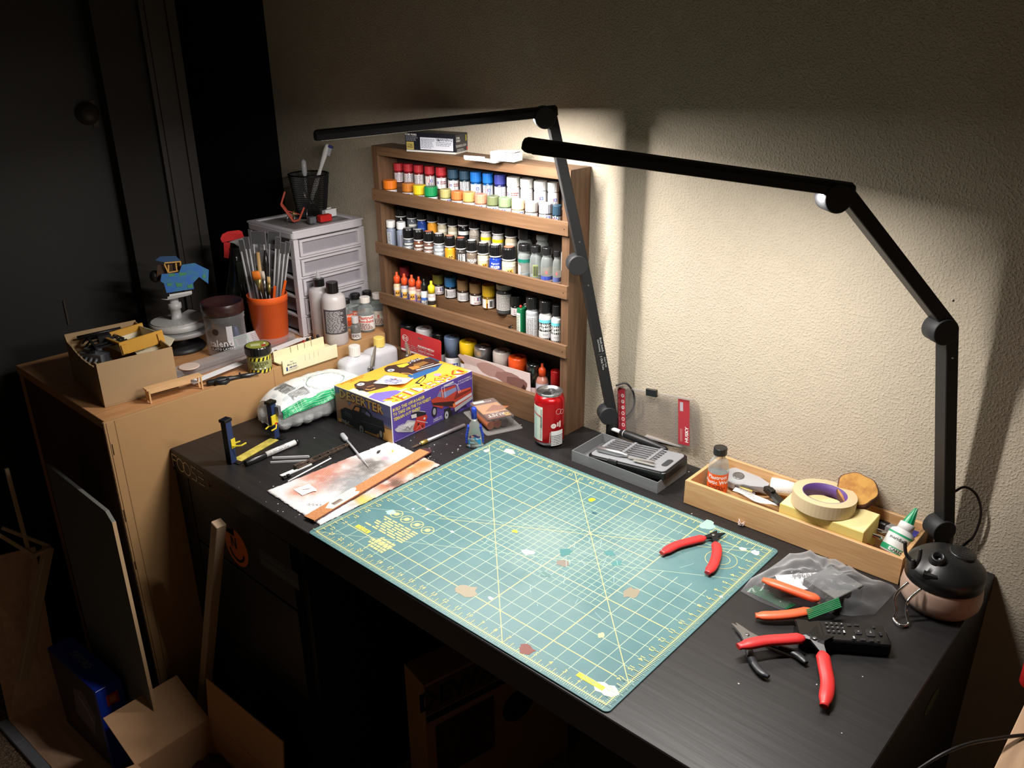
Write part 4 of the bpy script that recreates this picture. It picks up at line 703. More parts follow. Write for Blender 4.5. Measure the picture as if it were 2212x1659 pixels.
# --- paper towel with overspray
a, b, c, d = T(576, 1062), T(843, 954), T(951, 1006), T(692, 1136)
towel = thing('paper_towel', 'white embossed paper towel stained with brown, grey and orange overspray', 'paper towel', (d.x, d.y, 0), 0)
nx, ny = 40, 64; ex, ey = (c-b), (b-a)
def tw(s, t): P = a+(b-a)*t+(d-a)*s*(1-t)+(c-b)*s*t-d; return P
g = G(); R_ = random.Random(9); vs_ = []
for j in range(ny+1):
    for i in range(nx+1):
        s_, t_ = i/nx, j/ny; P = tw(s_, t_); e = (i in (0, nx) or j in (0, ny))
        z = .0026+.0006*sin(s_*9+t_*5)+.0005*sin(t_*23-s_*4) if not e else .0016
        vs_.append((P.x+(R_.uniform(-.0012, .0012) if e else 0), P.y+(R_.uniform(-.0012, .0012) if e else 0), z))
g.add(vs_, [(j*(nx+1)+i, j*(nx+1)+i+1, (j+1)*(nx+1)+i+1, (j+1)*(nx+1)+i) for j in range(ny) for i in range(nx)], 0, True)
pm = m('stained_paper_towel', (240, 236, 232), .85)
def towel_tex(mt):
    N, L = mt.node_tree.nodes, mt.node_tree.links; b_ = N['Principled BSDF']; tc = N.new('ShaderNodeTexCoord')
    cur = N.new('ShaderNodeRGB'); cur.outputs[0].default_value = lin((242, 238, 236)); last = cur.outputs[0]
    nz = N.new('ShaderNodeTexNoise'); nz.inputs['Scale'].default_value = 26; nz.inputs['Detail'].default_value = 5; L.new(tc.outputs['Object'], nz.inputs[0])
    wv = N.new('ShaderNodeTexWave'); wv.inputs['Scale'].default_value = 95; wv.inputs['Distortion'].default_value = 5; wv.inputs['Detail'].default_value = 1; wv.inputs['Detail Scale'].default_value = .6; L.new(tc.outputs['Object'], wv.inputs[0])
    for (px, py, r, sx, c_, k) in [(700, 1030, .075, 1, (198, 110, 76), .85), (655, 1065, .04, 1, (206, 120, 84), .9), (760, 1045, .07, 1, (130, 134, 138), .85), (800, 1010, .06, 1, (88, 80, 74), .9), (770, 1080, .045, 1, (110, 96, 84), .8), (735, 1000, .045, 1, (176, 110, 90), .7), (880, 1020, .055, 1, (196, 112, 40), 1), (840, 1050, .05, 1, (190, 100, 44), .9), (915, 1002, .04, 1, (206, 116, 40), 1), (855, 1045, .03, 1, (80, 60, 50), .8), (790, 1082, .028, 1, (240, 190, 80), .9), (875, 1006, .02, 1, (250, 226, 160), .9), (833, 992, .012, 1, (230, 150, 170), .9), (845, 982, .012, 1, (236, 226, 120), .6)]:
        P = T(px, py)-V((d.x, d.y, 0)); dv = N.new('ShaderNodeVectorMath'); dv.operation = 'DISTANCE'; dv.inputs[1].default_value = (P.x, P.y, 0); L.new(tc.outputs['Object'], dv.inputs[0])
        mr = N.new('ShaderNodeMapRange'); mr.inputs[1].default_value = r*1.05; mr.inputs[2].default_value = r*.25; mr.inputs[3].default_value = -.1; mr.inputs[4].default_value = k*1.5; mr.clamp = True; L.new(dv.outputs['Value'], mr.inputs[0])
        mu = N.new('ShaderNodeMath'); mu.operation = 'MULTIPLY'; L.new(mr.outputs[0], mu.inputs[0]); r2 = N.new('ShaderNodeMapRange'); r2.inputs[1].default_value = .22; r2.inputs[2].default_value = .52; L.new(nz.outputs[0], r2.inputs[0]); L.new(r2.outputs[0], mu.inputs[1])
        m2 = N.new('ShaderNodeMath'); m2.operation = 'MULTIPLY'; r3 = N.new('ShaderNodeMapRange'); r3.inputs[3].default_value = .5; L.new(wv.outputs['Fac'], r3.inputs[0]); L.new(mu.outputs[0], m2.inputs[0]); L.new(r3.outputs[0], m2.inputs[1]); m2.use_clamp = True
        mx = N.new('ShaderNodeMix'); mx.data_type = 'RGBA'; mx.inputs[7].default_value = lin(c_); L.new(m2.outputs[0], mx.inputs[0]); L.new(last, mx.inputs[6]); last = mx.outputs[2]
    L.new(last, b_.inputs['Base Color']); bp = N.new('ShaderNodeBump'); bp.inputs['Distance'].default_value = .0012; L.new(wv.outputs['Fac'], bp.inputs['Height']); L.new(bp.outputs[0], b_.inputs['Normal'])
towel_tex(pm); o = obj('towel_sheet', g, pm, towel); sd = o.modifiers.new('s', 'SOLIDIFY'); sd.thickness = .0006; sd.offset = -1
P = T(660, 1061)-d; tmz = lambda u, v, h: V((u, v, .0039+h))
decal(towel, 'masked_patch', tmz, [('p', [(P.x-.017, P.y-.015), (P.x+.015, P.y-.017), (P.x+.017, P.y+.006), (P.x+.021, P.y+.01), (P.x+.016, P.y+.014), (P.x-.012, P.y+.017)], (236, 226, 222))] + [('l', [(P.x-.006+k*.003, P.y-.008+k*.004), (P.x+.004, P.y+.002+k*.003)], .0006, (80, 70, 66)) for k in range(4)], du=0)
P = T(680, 1094)-d; decal(towel, 'pen_scribble', tmz, [('l', [(P.x-.012+k*.003, P.y-.01+(k % 2)*.003+k*.002), (P.x-.009+k*.003, P.y-.008+((k+1) % 2)*.004+k*.002)], .0009, (70, 66, 66)) for k in range(8)] + [spl_ for spl_ in [('p', [(T(816, 978)-d).xy[:], (T(823, 976)-d).xy[:], (T(821, 981)-d).xy[:], (T(813, 983)-d).xy[:]], (60, 58, 58)), ('p', [(T(846, 976)-d).xy[:], (T(852, 977)-d).xy[:], (T(848, 981)-d).xy[:]], (225, 205, 90))]], du=0)
# --- cork-faced strip
a, b, c = T(651, 1122), T(679, 1132), T(918, 976); d_ = T(905, 970)
cork = thing('cork_ruler', 'cork-backed ruler with a price sticker lying across the stained paper towel', 'ruler', (b.x, b.y, .0042), ang(b, T(927, 984))-90)
Lc = (T(925, 980)-b).length; cw = .0255
obj('metal_strip', G().prism([(-cw, 0), (0.0012, 0), (.0012, Lc), (-.004, Lc+.008), (-.012, Lc+.0125), (-.020, Lc+.008), (-cw, Lc)], 0, .0012), m('plum_metal', (92, 58, 62), .35, .3), cork)
corkm = m('cork', (186, 128, 80), .8, scale=500, c2=(160, 104, 62)); obj('cork_layer', G().box(-cw+.0004, 0, .0004, Lc-.004, .0012, .0034, c=.0003), corkm, cork)
obj('hang_hole', G().at((-.012, Lc+.005, .0012)).lathe([(.0022, 0), (.0022, .0002)], 12), m('dark_hole', (40, 34, 34), .8), cork)
decal(cork, 'price_sticker', plane_map((-cw, 0, .0034), (1, 0, 0), (0, 1, 0)), [('p', [(0.001, .062), (.0, .118), (.004, .124), (.010, .120), (.013, .112), (.020, .118), (.0245, .110), (.0245, .046), (.012, .040)], (236, 228, 214))] + [('r', .009+k*.0012, .056, .009+k*.0012+.0007, .078, (110, 90, 84)) for k in range(9)] + [('r', .005+k*.004, .083, .0056+k*.004, .105, (190, 176, 160)) for k in range(4)], du=0)
# --- hobby knife
alu = m('brushed_aluminium', (190, 190, 192), .35, .9); steel = m('tool_steel', (150, 150, 152), .3, .9); brass = m('brass_collar', (206, 178, 96), .35, .8)
def frame_(name, lbl, cat, a, b, z, grp=None): t = thing(name, lbl, cat, (a.x, a.y, z), ang(a, b), grp); return t, (b-a).length
t, L = frame_('hobby_knife', 'silver hobby knife with pointed blade lying in front of the truck kit box', 'knife', T(887, 968, .004), T(1004, 919, .004), .0048)
def along(prof, n=20): g = G(); g.at((0, 0, 0), ry=90); return g.lathe(prof, n)
obj('handle', along([(.003, L*.29), (.0042, L*.30), (.0042, L*.99), (.0036, L)]), alu, t); obj('collar', along([(.0026, L*.17), (.0044, L*.18), (.0046, L*.285), (.003, L*.29)], 16), brass, t)
obj('chuck_tip', along([(.0022, L*.145), (.0034, L*.17)], 14), steel, t)
g = G(); g.prism([(0, -.0), (L*.16, .0032), (L*.165, -.0032), (L*.07, -.0040)], -.0004, .0004); obj('blade', g, m('blade_steel', (150, 130, 110), .3, .8), t)
# --- marker
t, L = frame_('marker_pen', 'black and white permanent marker lying on the left part of the desk', 'marker', T(529, 1001, .007), T(645, 952, .007), .0066)
obj('pen_cap', along([(.0052, 0), (.0064, .0015), (.0066, L*.36), (.0062, L*.37)]), m('black_plastic', (18, 18, 20), .3), t); obj('barrel', along([(.0058, L*.37), (.0058, L*.93)]), m('white_plastic'), t)
obj('end_plug', along([(.0062, L*.93), (.0062, L*.985), (.004, L)]), m('black_plastic'), t)
decal(t, 'printed_label', (lambda u, v, h: V((u, -(.0058+h)*cos(v/.0058), (.0058+h)*sin(v/.0058)))), [('t', 'Sharpie', L*.68, .0086, .0045, (40, 40, 44), 0, .5, .02), ('t', 'FINE POINT PERMANENT MARKER', L*.62, .0045, .0016, (90, 90, 94))] + lines(L*.42, L*.88, .0005, .003, 2, (120, 120, 124)), du=.001)
# --- white styrene strips, chassis parts
def strip(lbl, a, b, w_, h_, z=.0005, name='styrene_strip'):
    t, L = frame_(name, lbl, 'plastic strip', a, b, z, 'white styrene strips')
    g = G(); g.at((0, 0, 0)).box(0, L, -w_/2, w_/2, 0, h_*.3); g.box(0, L, -w_/2, -w_/2+h_*.3, h_*.3, h_); obj('strip_body', g, m('white_styrene', (232, 232, 234), .4), t)
strip('white grooved plastic strip lying nearer the desk edge beside the marker', T(585, 1000), T(671, 996), .006, .004); strip('white grooved plastic strip lying behind a similar strip', T(589, 991), T(668, 988), .006, .005)
rust = m('rusty_brown_paint', (84, 68, 56), .6, scale=120, c2=(56, 44, 38)); mask_w = m('white_styrene')
t, L = frame_('chassis_frame', 'narrow rusty brown model truck chassis frame pointing along the paper towel', 'model part', T(640, 1015), T(757, 962), .001)
g = G()
for s_ in (-1, 1): g.bar((0, s_*.007, .004), (L*.35, s_*.006, .004), .0016, .004); g.bar((L*.35, s_*.006, .004), (L, s_*.003, .004), .0014, .004)
for k in (.02, .12, .3, .45, .6, .75, .9): w_ = .007-.004*k; g.bar((L*k, -w_, .004), (L*k, w_, .004), .002, .003)
g.box(-.002, .022, -.006, .006, .003, .009); g.box(.028, .04, -.004, .004, .003, .006); obj('side_rails', g, rust, t)
obj('hook', G().tube([(.0, -.004, .009), (.016, -.005, .011), (.03, -.003, .008)], .0018, 8), rust, t)
t, L = frame_('axle_part', 'white plastic model axle piece with black ends beside the chassis frame', 'model part', T(610, 1032), T(680, 1002), .001)
obj('beam', G().box(0, L*.9, -.002, .002, 0, .003), mask_w, t); g = G(); g.box(-.004, .004, -.012, -.003, 0, .004); g.box(.006, .012, -.012, -.004, 0, .005); obj('bracket', g, m('black_plastic'), t); obj('plate', G().box(.0, .03, .004, .009, 0, .002), mask_w, t)
t, L = frame_('thin_rod', 'thin white plastic rod on the desk beside the paper towel edge', 'plastic strip', T(622, 1042), T(715, 992), .002); obj('rod_body', along([(.0016, 0), (.0016, L)], 8), mask_w, t)
# --- pipette
t, L = frame_('pipette', 'translucent plastic pipette resting on the edge of the paper towel', 'pipette', T(738, 938, .006), T(796, 1008, .006), .0062)
clearm = m('milky_plastic', (214, 216, 220), .25, kind='glass', alpha=.5)
obj('bulb', along([(.0001, 0), (.0035, .001), (.0055, .005), (.0055, .026), (.004, .03), (.0026, .034)]), clearm, t); obj('stem', along([(.0026, .034), (.0023, L*.72), (.001, L*.74), (.0008, L)], 12), clearm, t)
# --- two-post lift
t, L = frame_('toy_car_lift', 'model two-post car lift with blue posts, yellow arms and yellow base plate', 'model', T(505, 1000), T(598, 947), .0005)
navy = m('navy_blue_paint', (36, 52, 92), .5); yel = m('lift_yellow_paint', (220, 200, 50), .5); bkp = m('black_plastic')
base_p = G().box(.010, L-.006, -.010, .011, 0, .0012); obj('base_plate', base_p, m('translucent_yellow', (206, 190, 90), .4, scale=60, c2=(170, 156, 70)), t)
for x, H in ((0, hz(T(505, 1000), 912)), (L, hz(T(598, 947), 873))):
    g = G().box(x-.007, x+.007, -.002, .011, 0, H); p = obj('post', g, navy, t)
    obj('post_back', G().box(x-.0072, x+.0072, .0112, .0125, 0, H), bkp, p) if 0 else None
    obj('post_cap', G().box(x-.010, x+.009, -.003, .013, H, H+.006), bkp, p)
    obj('post_channel', G().box(x-.0082, x-.0072, -.002, .011, 0, H), bkp, p) if x == 0 else obj('motor', G().box(x+.0022, x+.010, -.012, -.0022, H-.026, H-.006), m('grey_motor', (110, 110, 114), .5), p)
    obj('carriage', G().box(x-.002, x+.009, -.0035, -.0022, H*.36, H*.58) if x == 0 else G().box(x-.012, x+.006, -.0045, -.0022, H*.45, H*.70), yel, p)
    d2 = 1 if x == 0 else -1; g = G()
    for k in (-1, 1): g.bar((x, -.004, H*.42), (x+d2*.012, -.004-.0+k*.010, H*.40), .0022, .0025); g.bar((x+d2*.012, -.004+k*.010, H*.40), (x+d2*.026, -.006+k*.008, H*.40), .0022, .0022)
    obj('lift_arm', g, yel, p); obj('foot', G().box(x-.002, x+.010, -.016, .016, 0, .0015), bkp, p)
    if x: obj('red_tag', G().box(x-.004, x+.001, -.0052, -.0046, H*.38, H*.48), m('red_plastic'), p)
# --- cotton ball bag
BC = V((-1.022, .292, 0)); bag = thing('cotton_ball_bag', 'clear plastic bag of cotton balls with white and green print, against the cardboard panel', 'bag', BC, -1)
LB, WB, HB = .128, .066, .082
def sb(u): return max(.0, 1-abs(u)**3.2)**.5
def bsf(u, v, h=0):                          # u -1..1 along the bag, v angle
    s_ = sb(u); a = rad(v); ca, sa = cos(a), sin(a); e = .8
    x = WB*(.35+.65*s_)*math.copysign(abs(ca)**e, ca) if abs(u) < 1 else WB*.35*ca; z = HB*.5+HB*.5*s_*math.copysign(abs(sa)**e, sa)
    if z < .0006: z = .0006
    z = z-(1-s_)*HB*.28; w_ = .0022*sin(u*17+v*.09)+.0016*sin(v*.21-u*9)
    return V((x+w_, u*LB, max(.0006, z+w_)))+V((ca, 0, sa))*h
nu, nv = 36, 40; g = G()
g.add([bsf(-1+2*i/nu, 360*j/nv) for i in range(nu+1) for j in range(nv)], [(i*nv+j, i*nv+(j+1) % nv, (i+1)*nv+(j+1) % nv, (i+1)*nv+j) for i in range(nu) for j in range(nv)], 0, True)
film = m('clear_film', (232, 236, 238), .08, kind='glass', alpha=.10); obj('bag_film', g, film, bag)
gm = lambda u, v, h: bsf(u, v, .0006+h)
def patch(u0, u1, v0, v1, c): return [('r', u0+(u1-u0)*i/14, v0+(v1-v0)*j/6, u0+(u1-u0)*(i+1)/14, v0+(v1-v0)*(j+1)/6, c) for i in range(14) for j in range(6)]
wp = m('bag_print_white', (238, 240, 238), .4); gp = m('bag_print_green', (40, 170, 110), .4)
def band(nm, u0, u1, v0, v1, mt, h, nn=26, kk=10, par=bag):
    g = G(); g.add([bsf(u0+(u1-u0)*i/nn, (v0(u0+(u1-u0)*i/nn) if callable(v0) else v0)+((v1-(v0(u0+(u1-u0)*i/nn) if callable(v0) else v0)))*j/kk, h) for i in range(nn+1) for j in range(kk+1)], [(i*(kk+1)+j, i*(kk+1)+j+1, (i+1)*(kk+1)+j+1, (i+1)*(kk+1)+j) for i in range(nn) for j in range(kk)], 0, True); return obj(nm, g, mt, par)
band('white_print', -.86, .98, 36, 165, wp, .0006)
band('green_band', -.86, .98, 8, 40, gp, .0010)
it = [('l', [(-.84+k*.06, 9), (-.84+k*.06, 42)], .006, (190, 225, 205)) for k in range(30)] + [('l', [(-.84+i*.12, v), (-.84+(i+1)*.12, v)], .8, (190, 225, 205)) for v in (13, 19, 25, 31, 37) for i in range(15)]
it += [('o', .12, 70, .36, .012, (110, 150, 130), 70)] + [('r', -.62+k*.018, 78, -.62+k*.018+.009, 112, (90, 90, 90)) for k in range(11)]
for k in range(8): it.append(('r', -.62, 50+k*3.2, -.30, 51.5+k*3.2, (100, 100, 100)))
it += [('r', -.1+k*.08, 122, -.04+k*.08, 125, (90, 90, 90)) for k in range(8)]
decal(bag, 'printed_details', lambda u, v, h: bsf(u, v, .0014+h), it, du=0, lift=.00001)
R_ = random.Random(4); cot = m('cotton_wool', (236, 234, 232), .95, bump=.002, scale=220)
g = G(); sphere(g, V((0, 0, 0)), .0195, 16, 10); ball0 = None
for k in range(27):
    i, j = k % 9, k//9; y = -.100+i*.025; x = (.034, -.006, -.042)[j]; s_ = sb(y/LB); z = .021
    if k < 9: pass
    P = BC+V((x*s_**.5+R_.uniform(-.003, .003), y, z*(.9+.1*s_)))
    if ball0 is None: ball0 = obj('cotton_ball', g, cot); b1 = ball0
    else: b1 = ball0.copy(); COL.objects.link(b1)
    b1.location = P; b1.rotation_euler = (R_.random()*6, R_.random()*6, 0); b1.scale = (1, .9+.2*R_.random(), .95); tag(b1, 'white cotton ball inside the clear plastic bag with green band', 'cotton ball', 'cotton balls in the bag')
# --- white jugs behind the bag and the clip stand
hdpe = m('translucent_white_jug', (206, 206, 212), .45); 
def jug(lbl, P, W_, D_2, H, hcap, capc, rc):
    t = thing('plastic_jug', lbl, 'jug', P, 0, 'white plastic jugs behind the truck kit box'); g = G(); lp = []
    for k, (s_, z) in enumerate([(.94, 0), (1, .004), (1, H*.80), (.97, H*.86), (.86, H*.92), (.6, H*.96), (.34, H*.98), (.30, H)]):
        n = 28; lp.append([(W_*s_*math.copysign(abs(cos(2*pi*i/n))**.45, cos(2*pi*i/n)), D_2*s_*math.copysign(abs(sin(2*pi*i/n))**.45, sin(2*pi*i/n)), z) for i in range(n)])
    obj('jug_body', g.loft(lp, 0, True), hdpe, t); obj('screw_cap', ribbed([(rc*.98, H), (rc, H+.001), (rc, H+hcap-.0012), (rc*.94, H+hcap)], 40, .0006) if 1 else 0, m('jugcap_%02x%02x%02x' % capc, capc, .5), t).location = (0, 0, 0)
    return t
Xj = -1.062
for (px, pt, pb, wc, cc, nm, W2, D2) in [(765, 747, 768, 25, (238, 232, 224), 'white jug with a white screw cap beside the cotton ball bag', .026, .042), (818, 729, 748, 24, (242, 214, 110), 'white jug with a pale yellow screw cap touching the paint rack', .026, .042)]:
    X_ = Xj-(.006 if cc[2] < 200 else 0); P = at(px, pt, 'x', X_); Pb = at(px, pb, 'x', X_); P.z, Pb.z
    t = jug(nm, (P.x, P.y, 0.0005), W2, D2, Pb.z, P.z-Pb.z, cc, wc/2/scl(P))
P = at(752, 812, 'x', Xj+.027); 
# --- helping-hand clips standing behind the kit box
def gator(lbl, pxs, X_):
    P0, P1 = at(*pxs[0], 'x', X_), at(*pxs[1], 'x', X_); t = thing('alligator_clip', lbl, 'clip', (P0.x, P0.y, 0), 0, 'alligator clips on stands'); z0, z1 = P0.z, P1.z; dy = P1.y-P0.y
    cl = m('clip_metal', (186, 180, 168), .35, .7)
    obj('stand_base', G().lathe([(.012, 0), (.012, .006), (.010, .007)], 16), m('dark_base', (60, 58, 56), .5), t); obj('rod', G().tube([(0, 0, .006), (0, 0, z0)], .0012, 8), cl, t)
    g = G(); L_ = z1-z0
    g.loft([[(x*k, dy*q-.002+y*k*.6, z0+L_*q) for x, y in ((-.0035, -.003), (.0035, -.003), (.0035, .003), (-.0035, .003))] for k, q in ((.5, 0), (.9, .2), (1.1, .45), (.7, .8), (.35, 1))]); obj('upper_jaw', g, cl, t)
    g = G(); g.loft([[(x*k, dy*q+.004-.004*q+y*k*.5, z0+L_*q) for x, y in ((-.003, -.002), (.003, -.002), (.003, .002), (-.003, .002))] for k, q in ((1.1, .1), (1, .4), (.5, .97))]); obj('lower_jaw', g, cl, t)
    g = G(); g.at((0, -.004, z0+L_*.1), rx=90).lathe([(.003, 0), (.0032, .004), (.0015, .006)], 12); obj('thumb_screw', g, cl, t); obj('pivot_cap', G().at((0, 0, z0-.006)).lathe([(.0035, 0), (.004, .006)], 12), bkp, t)
gator('silver alligator clip sticking up in front of the white jugs', ((803, 797), (812, 746)), -1.030)
gator('silver alligator clip sticking up in front of the red card in the rack', ((884, 770), (878, 738)), -.965)
# --- glue bottle
P = T(1026, 964); H = hz(P, 880); t = thing('glue_bottle', 'small silver glue bottle with blue grips and blue cap at the mat corner', 'bottle', (P.x, P.y, 0), camdir(P))
g = G(); n = 24; body = [(.0165, .010, 0), (.0175, .011, .002), (.0172, .0105, H*.22), (.0155, .0095, H*.40), (.010, .0088, H*.60), (.0065, .0065, H*.66), (.006, .006, H*.72)]
g.loft([[(ry*sin(2*pi*i/n)*0+ry*cos(2*pi*i/n), rx_*sin(2*pi*i/n), z) for i in range(n)] for rx_, ry, z in body], 0, True); obj('bottle_body', g, m('silver_plastic', (150, 156, 152), .35, .4), t)
obj('cap', G().lathe([(.0058, H*.72), (.0056, H*.96), (.004, H)], 18), m('blue_plastic', (30, 60, 170), .35), t)
for s_ in (-1, 1):
    g = G()
    for k in range(7): z = H*(.12+k*.062); w_ = .0168-.0011*max(0, k-2); g.box(-.006, .006, s_*w_-.002, s_*w_+.002, z, z+H*.052)
    obj('grip', g, m('blue_plastic'), t)
decal(t, 'printed_label', (lambda u, v, h: V((.0125+h-abs(u)*.30-(v/H)*.002, u, v))), [('p', [(-.0125, .002), (.0125, .002), (.0125, H*.22), (0, H*.30), (-.0125, H*.22)], (40, 140, 190)), ('p', [(-.011, H*.22), (.011, H*.22), (.011, H*.30), (0, H*.36), (-.010, H*.32)], (50, 50, 110)), ('r', -.007, H*.29, .008, H*.34, (220, 150, 130)), ('t', 'SUPER GLUE', 0, H*.25, .0035, WH), ('t', 'GEL CONTROL', .001, H*.08, .0038, WH), ('r', -.010, H*.14, -.001, H*.17, (160, 200, 215))], du=0, lift=.0001)
# --- rust pigment blister pack
a, b, c = T(992, 893), T(1052, 943), T(1131, 926); t = thing('blister_pack', 'clear blister pack with a brown rust pigments card behind the glue bottle', 'package', (b.x, b.y, .0005), ang(b, c))
W_, D2 = (c-b).length, (a-b).length; pk = m('clear_blister', (225, 222, 220), .1, kind='glass', alpha=.02)
g = G(); g.rbox(0, W_, 0, D2, 0, .0012, .006, .0002); g.rbox(W_*.12, W_*.84, D2*.10, D2*.9, .0012, .030, .008, .004); obj('blister_shell', g, pk, t)
brn = m('brown_card', (110, 66, 50), .5, scale=30)
obj('label_card', G().box(W_*.14, W_*.80, D2*.14, D2*.88, .0265, .0275), brn, t)
for k in range(3):
    g = G().at((W_*.2+k*W_*.19, D2*.14, .013), rx=-90).lathe([(.009, 0), (.010, .002), (.010, D2*.5), (.009, D2*.68)], 16); obj('pigment_jar_inside', g, m('rust_pigment_%d' % k, ((150, 84, 50), (120, 62, 40), (60, 44, 40))[k], .6), t)
decal(t, 'printed_label', plane_map((W_*.14, D2*.14, .0275), (1, 0, 0), (0, 1, 0)), [('r', .001, D2*.22, W_*.65, D2*.58, (204, 150, 100)), ('p', [(.01, D2*.3), (.04, D2*.5), (.07, D2*.34), (.05, D2*.26)], (160, 96, 60)), ('t', 'RUST', W_*.30, D2*.12, .013, (235, 225, 215), 180, .5, .02), ('t', 'DEPOSIT', W_*.30, D2*.20, .004, WH, 180), ('r', W_*.50, D2*.03, W_*.64, D2*.13, (230, 180, 60)), ('t', 'AK', W_*.57, D2*.08, .007, BK, 180), ('r', .004, D2*.64, .03, D2*.72, (230, 225, 220)), ('t', 'ATV!', W_*.45, D2*.66, .006, WH, 180)], du=0)
# --- soda can
P = T(1186, 955); H = hz(P, 843); r = 65/2/scl(P); t = thing('soda_can', 'opened red soda can standing between the cutting mat and the paint rack', 'can', (P.x, P.y, 0), camdir(P))
redcan = m('red_can_enamel', (196, 24, 30), .22, .55); alum = m('bright_can_rim', (205, 205, 206), .25, .95)
obj('can_body', G().lathe([(r*.74, 0), (r*.80, .002), (r*.985, .010), (r, .013), (r, H*.84), (r*.98, H*.865), (r*.84, H*.955)], 40), redcan, t)
rim = obj('can_rim', G().lathe([(r*.835, H*.95), (r*.80, H*.965), (r*.86, H*.985), (r*.865, H), (r*.82, H), (r*.80, H*.965), (r*.3, H*.962), (.0001, H*.962)], 40, caps=(0, 0)), alum, t)
obj('can_base', G().lathe([(r*.75, .0005), (r*.81, .0022), (r*.992, .0098), (r*1.003, .0130)], 40, caps=(0, 0)), alum, t)
g = G(); g.T = Matrix.Translation((.0, .0, H*.9635)); n = 20; g.add([(r*.20+r*.36*cos(2*pi*i/n), -r*.16+r*.28*sin(2*pi*i/n), 0) for i in range(n)], [tuple(range(n))]); obj('can_opening', g, m('can_inside', (8, 8, 8), .6), t)
g = G(); 
g.loft([[(-r*.2+q*r*.34*cos(2*pi*i/24), r*.12+q*r*.24*sin(2*pi*i/24), H*.975+z) for i in range(24)] for q, z in ((1, 0), (.62, 0), (.62, .0012), (1, .0012), (1, 0))], 0, False, (0, 0)); obj('pull_tab', g, alum, t)
R2 = r+.0001
it = [('r', -r*1.35, .016, -r*.45, H*.78, (206, 220, 205)), ('r', -r*1.35, .016, -r*.9, H*.74, (170, 195, 190)), ('r', -r*.62, .02, -r*.45, H*.76, (225, 225, 215)), ('p', [(-r*1.2, .03), (-r*.8, .04), (-r*.7, H*.5), (-r*1.0, H*.62)], (226, 236, 214))]
it += lines(-r*.60, -r*.47, .022, H*.74, 20, (90, 110, 100), .4, .1) + [('t', 'Nutrition', -r*.54, H*.5, .0045, (60, 70, 66), 90)] + [('d', r*.28, H*.44, .0055, (236, 220, 214)), ('t', '100', r*.28, H*.44, .0032, (180, 40, 40)), ('r', r*.12, H*.06, r*.98, H*.34, (232, 232, 232))] + [('r', r*.13, H*(.08+k*.032), r*.97, H*(.093+k*.032), (60, 60, 62)) for k in range(6)] + [('o', r*.62, H*.70, .006, .0006, (236, 200, 196)), ('o', r*.9, H*.68, .005, .0006, (236, 200, 196)), ('r', r*.5, H*.42, r*.62, H*.5, (225, 190, 186)), ('r', r*.66, H*.40, r*.8, H*.52, (225, 190, 186)), ('l', [(r*.02, .014), (r*.07, H*.32)], .0009, (226, 200, 196)), ('l', [(-r*1.3, H*.66), (-r*.55, H*.6)], .002, (190, 60, 60))]
decal(t, 'printed_label', cyl_map(r, 0), it, lift=.00005)
# --- precision knife and screwdriver set: outer frosted tray, inner case, standing lid
a, b, c = T(1234.6, 996), T(1419.6, 1067.3), T(1492, 1021); t = thing('tool_case', 'open precision screwdriver case with frosted tray, grey insert and clear upright lid', 'tool case', (a.x, a.y, .0005), ang(a, b)); W_, D2 = .199, .104
fr = m('frosted_grey_plastic', (158, 160, 162), .3, kind='glass', alpha=.5)
def opentray(x0, x1, y0, y1, z0, z1, th, fl):
    g = G(); g.box(x0, x1, y0, y1, z0, z0+fl); g.box(x0, x0+th, y0, y1, z0+fl, z1); g.box(x1-th, x1, y0, y1, z0+fl, z1); g.box(x0+th, x1-th, y0, y0+th, z0+fl, z1); g.box(x0+th, x1-th, y1-th, y1, z0+fl, z1); return g
obj('outer_tray', opentray(0, W_, 0, D2, 0, .0235, .0015, .0015), fr, t)
ins = G().at((.034, .004, .0085), ry=-5, rz=3); ins.rbox(0, .174, 0, .094, 0, .014, .012, .001)
ic = obj('inner_case', ins, m('black_plastic'), t)
gy = m('grey_insert', (140, 142, 146), .5); g = G().at((.034, .004, .0085), ry=-5, rz=3); g.rbox(.005, .169, .004, .090, .014, .0165, .010, .0006); obj('grey_insert', g, gy, t)
TI = Matrix.Translation((.034, .004, .0085)) @ Matrix.Rotation(rad(3), 4, 'Z') @ Matrix.Rotation(rad(-5), 4, 'Y')
for k in range(6):
    g = G(); g.T = TI; y = .036+k*.009; g.bar((.016, y, .0185), (.075, y, .0185), .0035, .0028); g.bar((.075, y, .0185), (.118, y, .0185), .0022, .002); obj('screwdriver_bit', g, m('grey_metal_bit', (128, 128, 130), .35, .6), t)
    g = G(); g.T = TI; g.box(.060, .066, y-.0035, y+.0035, .0165, .0215); obj('clip_block', g, gy, t)
    g = G(); g.T = TI; g.box(.124, .132, y-.0028, y+.0028, .0160, .0169); obj('slot', g, m('dark_slot', (52, 54, 56), .7), t)
g = G(); g.T = TI; g.box(.116, .122, .03, .088, .0165, .0195); obj('cross_bar', g, gy, t)
g = G(); g.T = TI; g.rbox(.150, .163, .024, .056, .0163, .0169, .006, .0002); obj('carry_hole', g, m('dark_slot'), t)
g = G(); g.T = TI @ Matrix.Translation((.012, .022, .022)) @ Matrix.Rotation(rad(90), 4, 'Y'); g.lathe([(.003, 0), (.0065, .004), (.0065, .05), (.004, .062), (.003, .07)], 16); obj('silver_handle', g, alu, t)
g = G(); g.T = TI; g.bar((.085, .018, .021), (.138, .024, .021), .005, .002); g.bar((.10, .012, .021), (.145, .012, .0205), .006, .0015); obj('tweezer_blades', g, m('pale_steel', (190, 186, 182), .3, .6), t)
g = G(); g.T = TI; g.box(.05, .070, -.003, .003, .002, .0172); obj('latch', g, m('black_plastic'), t)
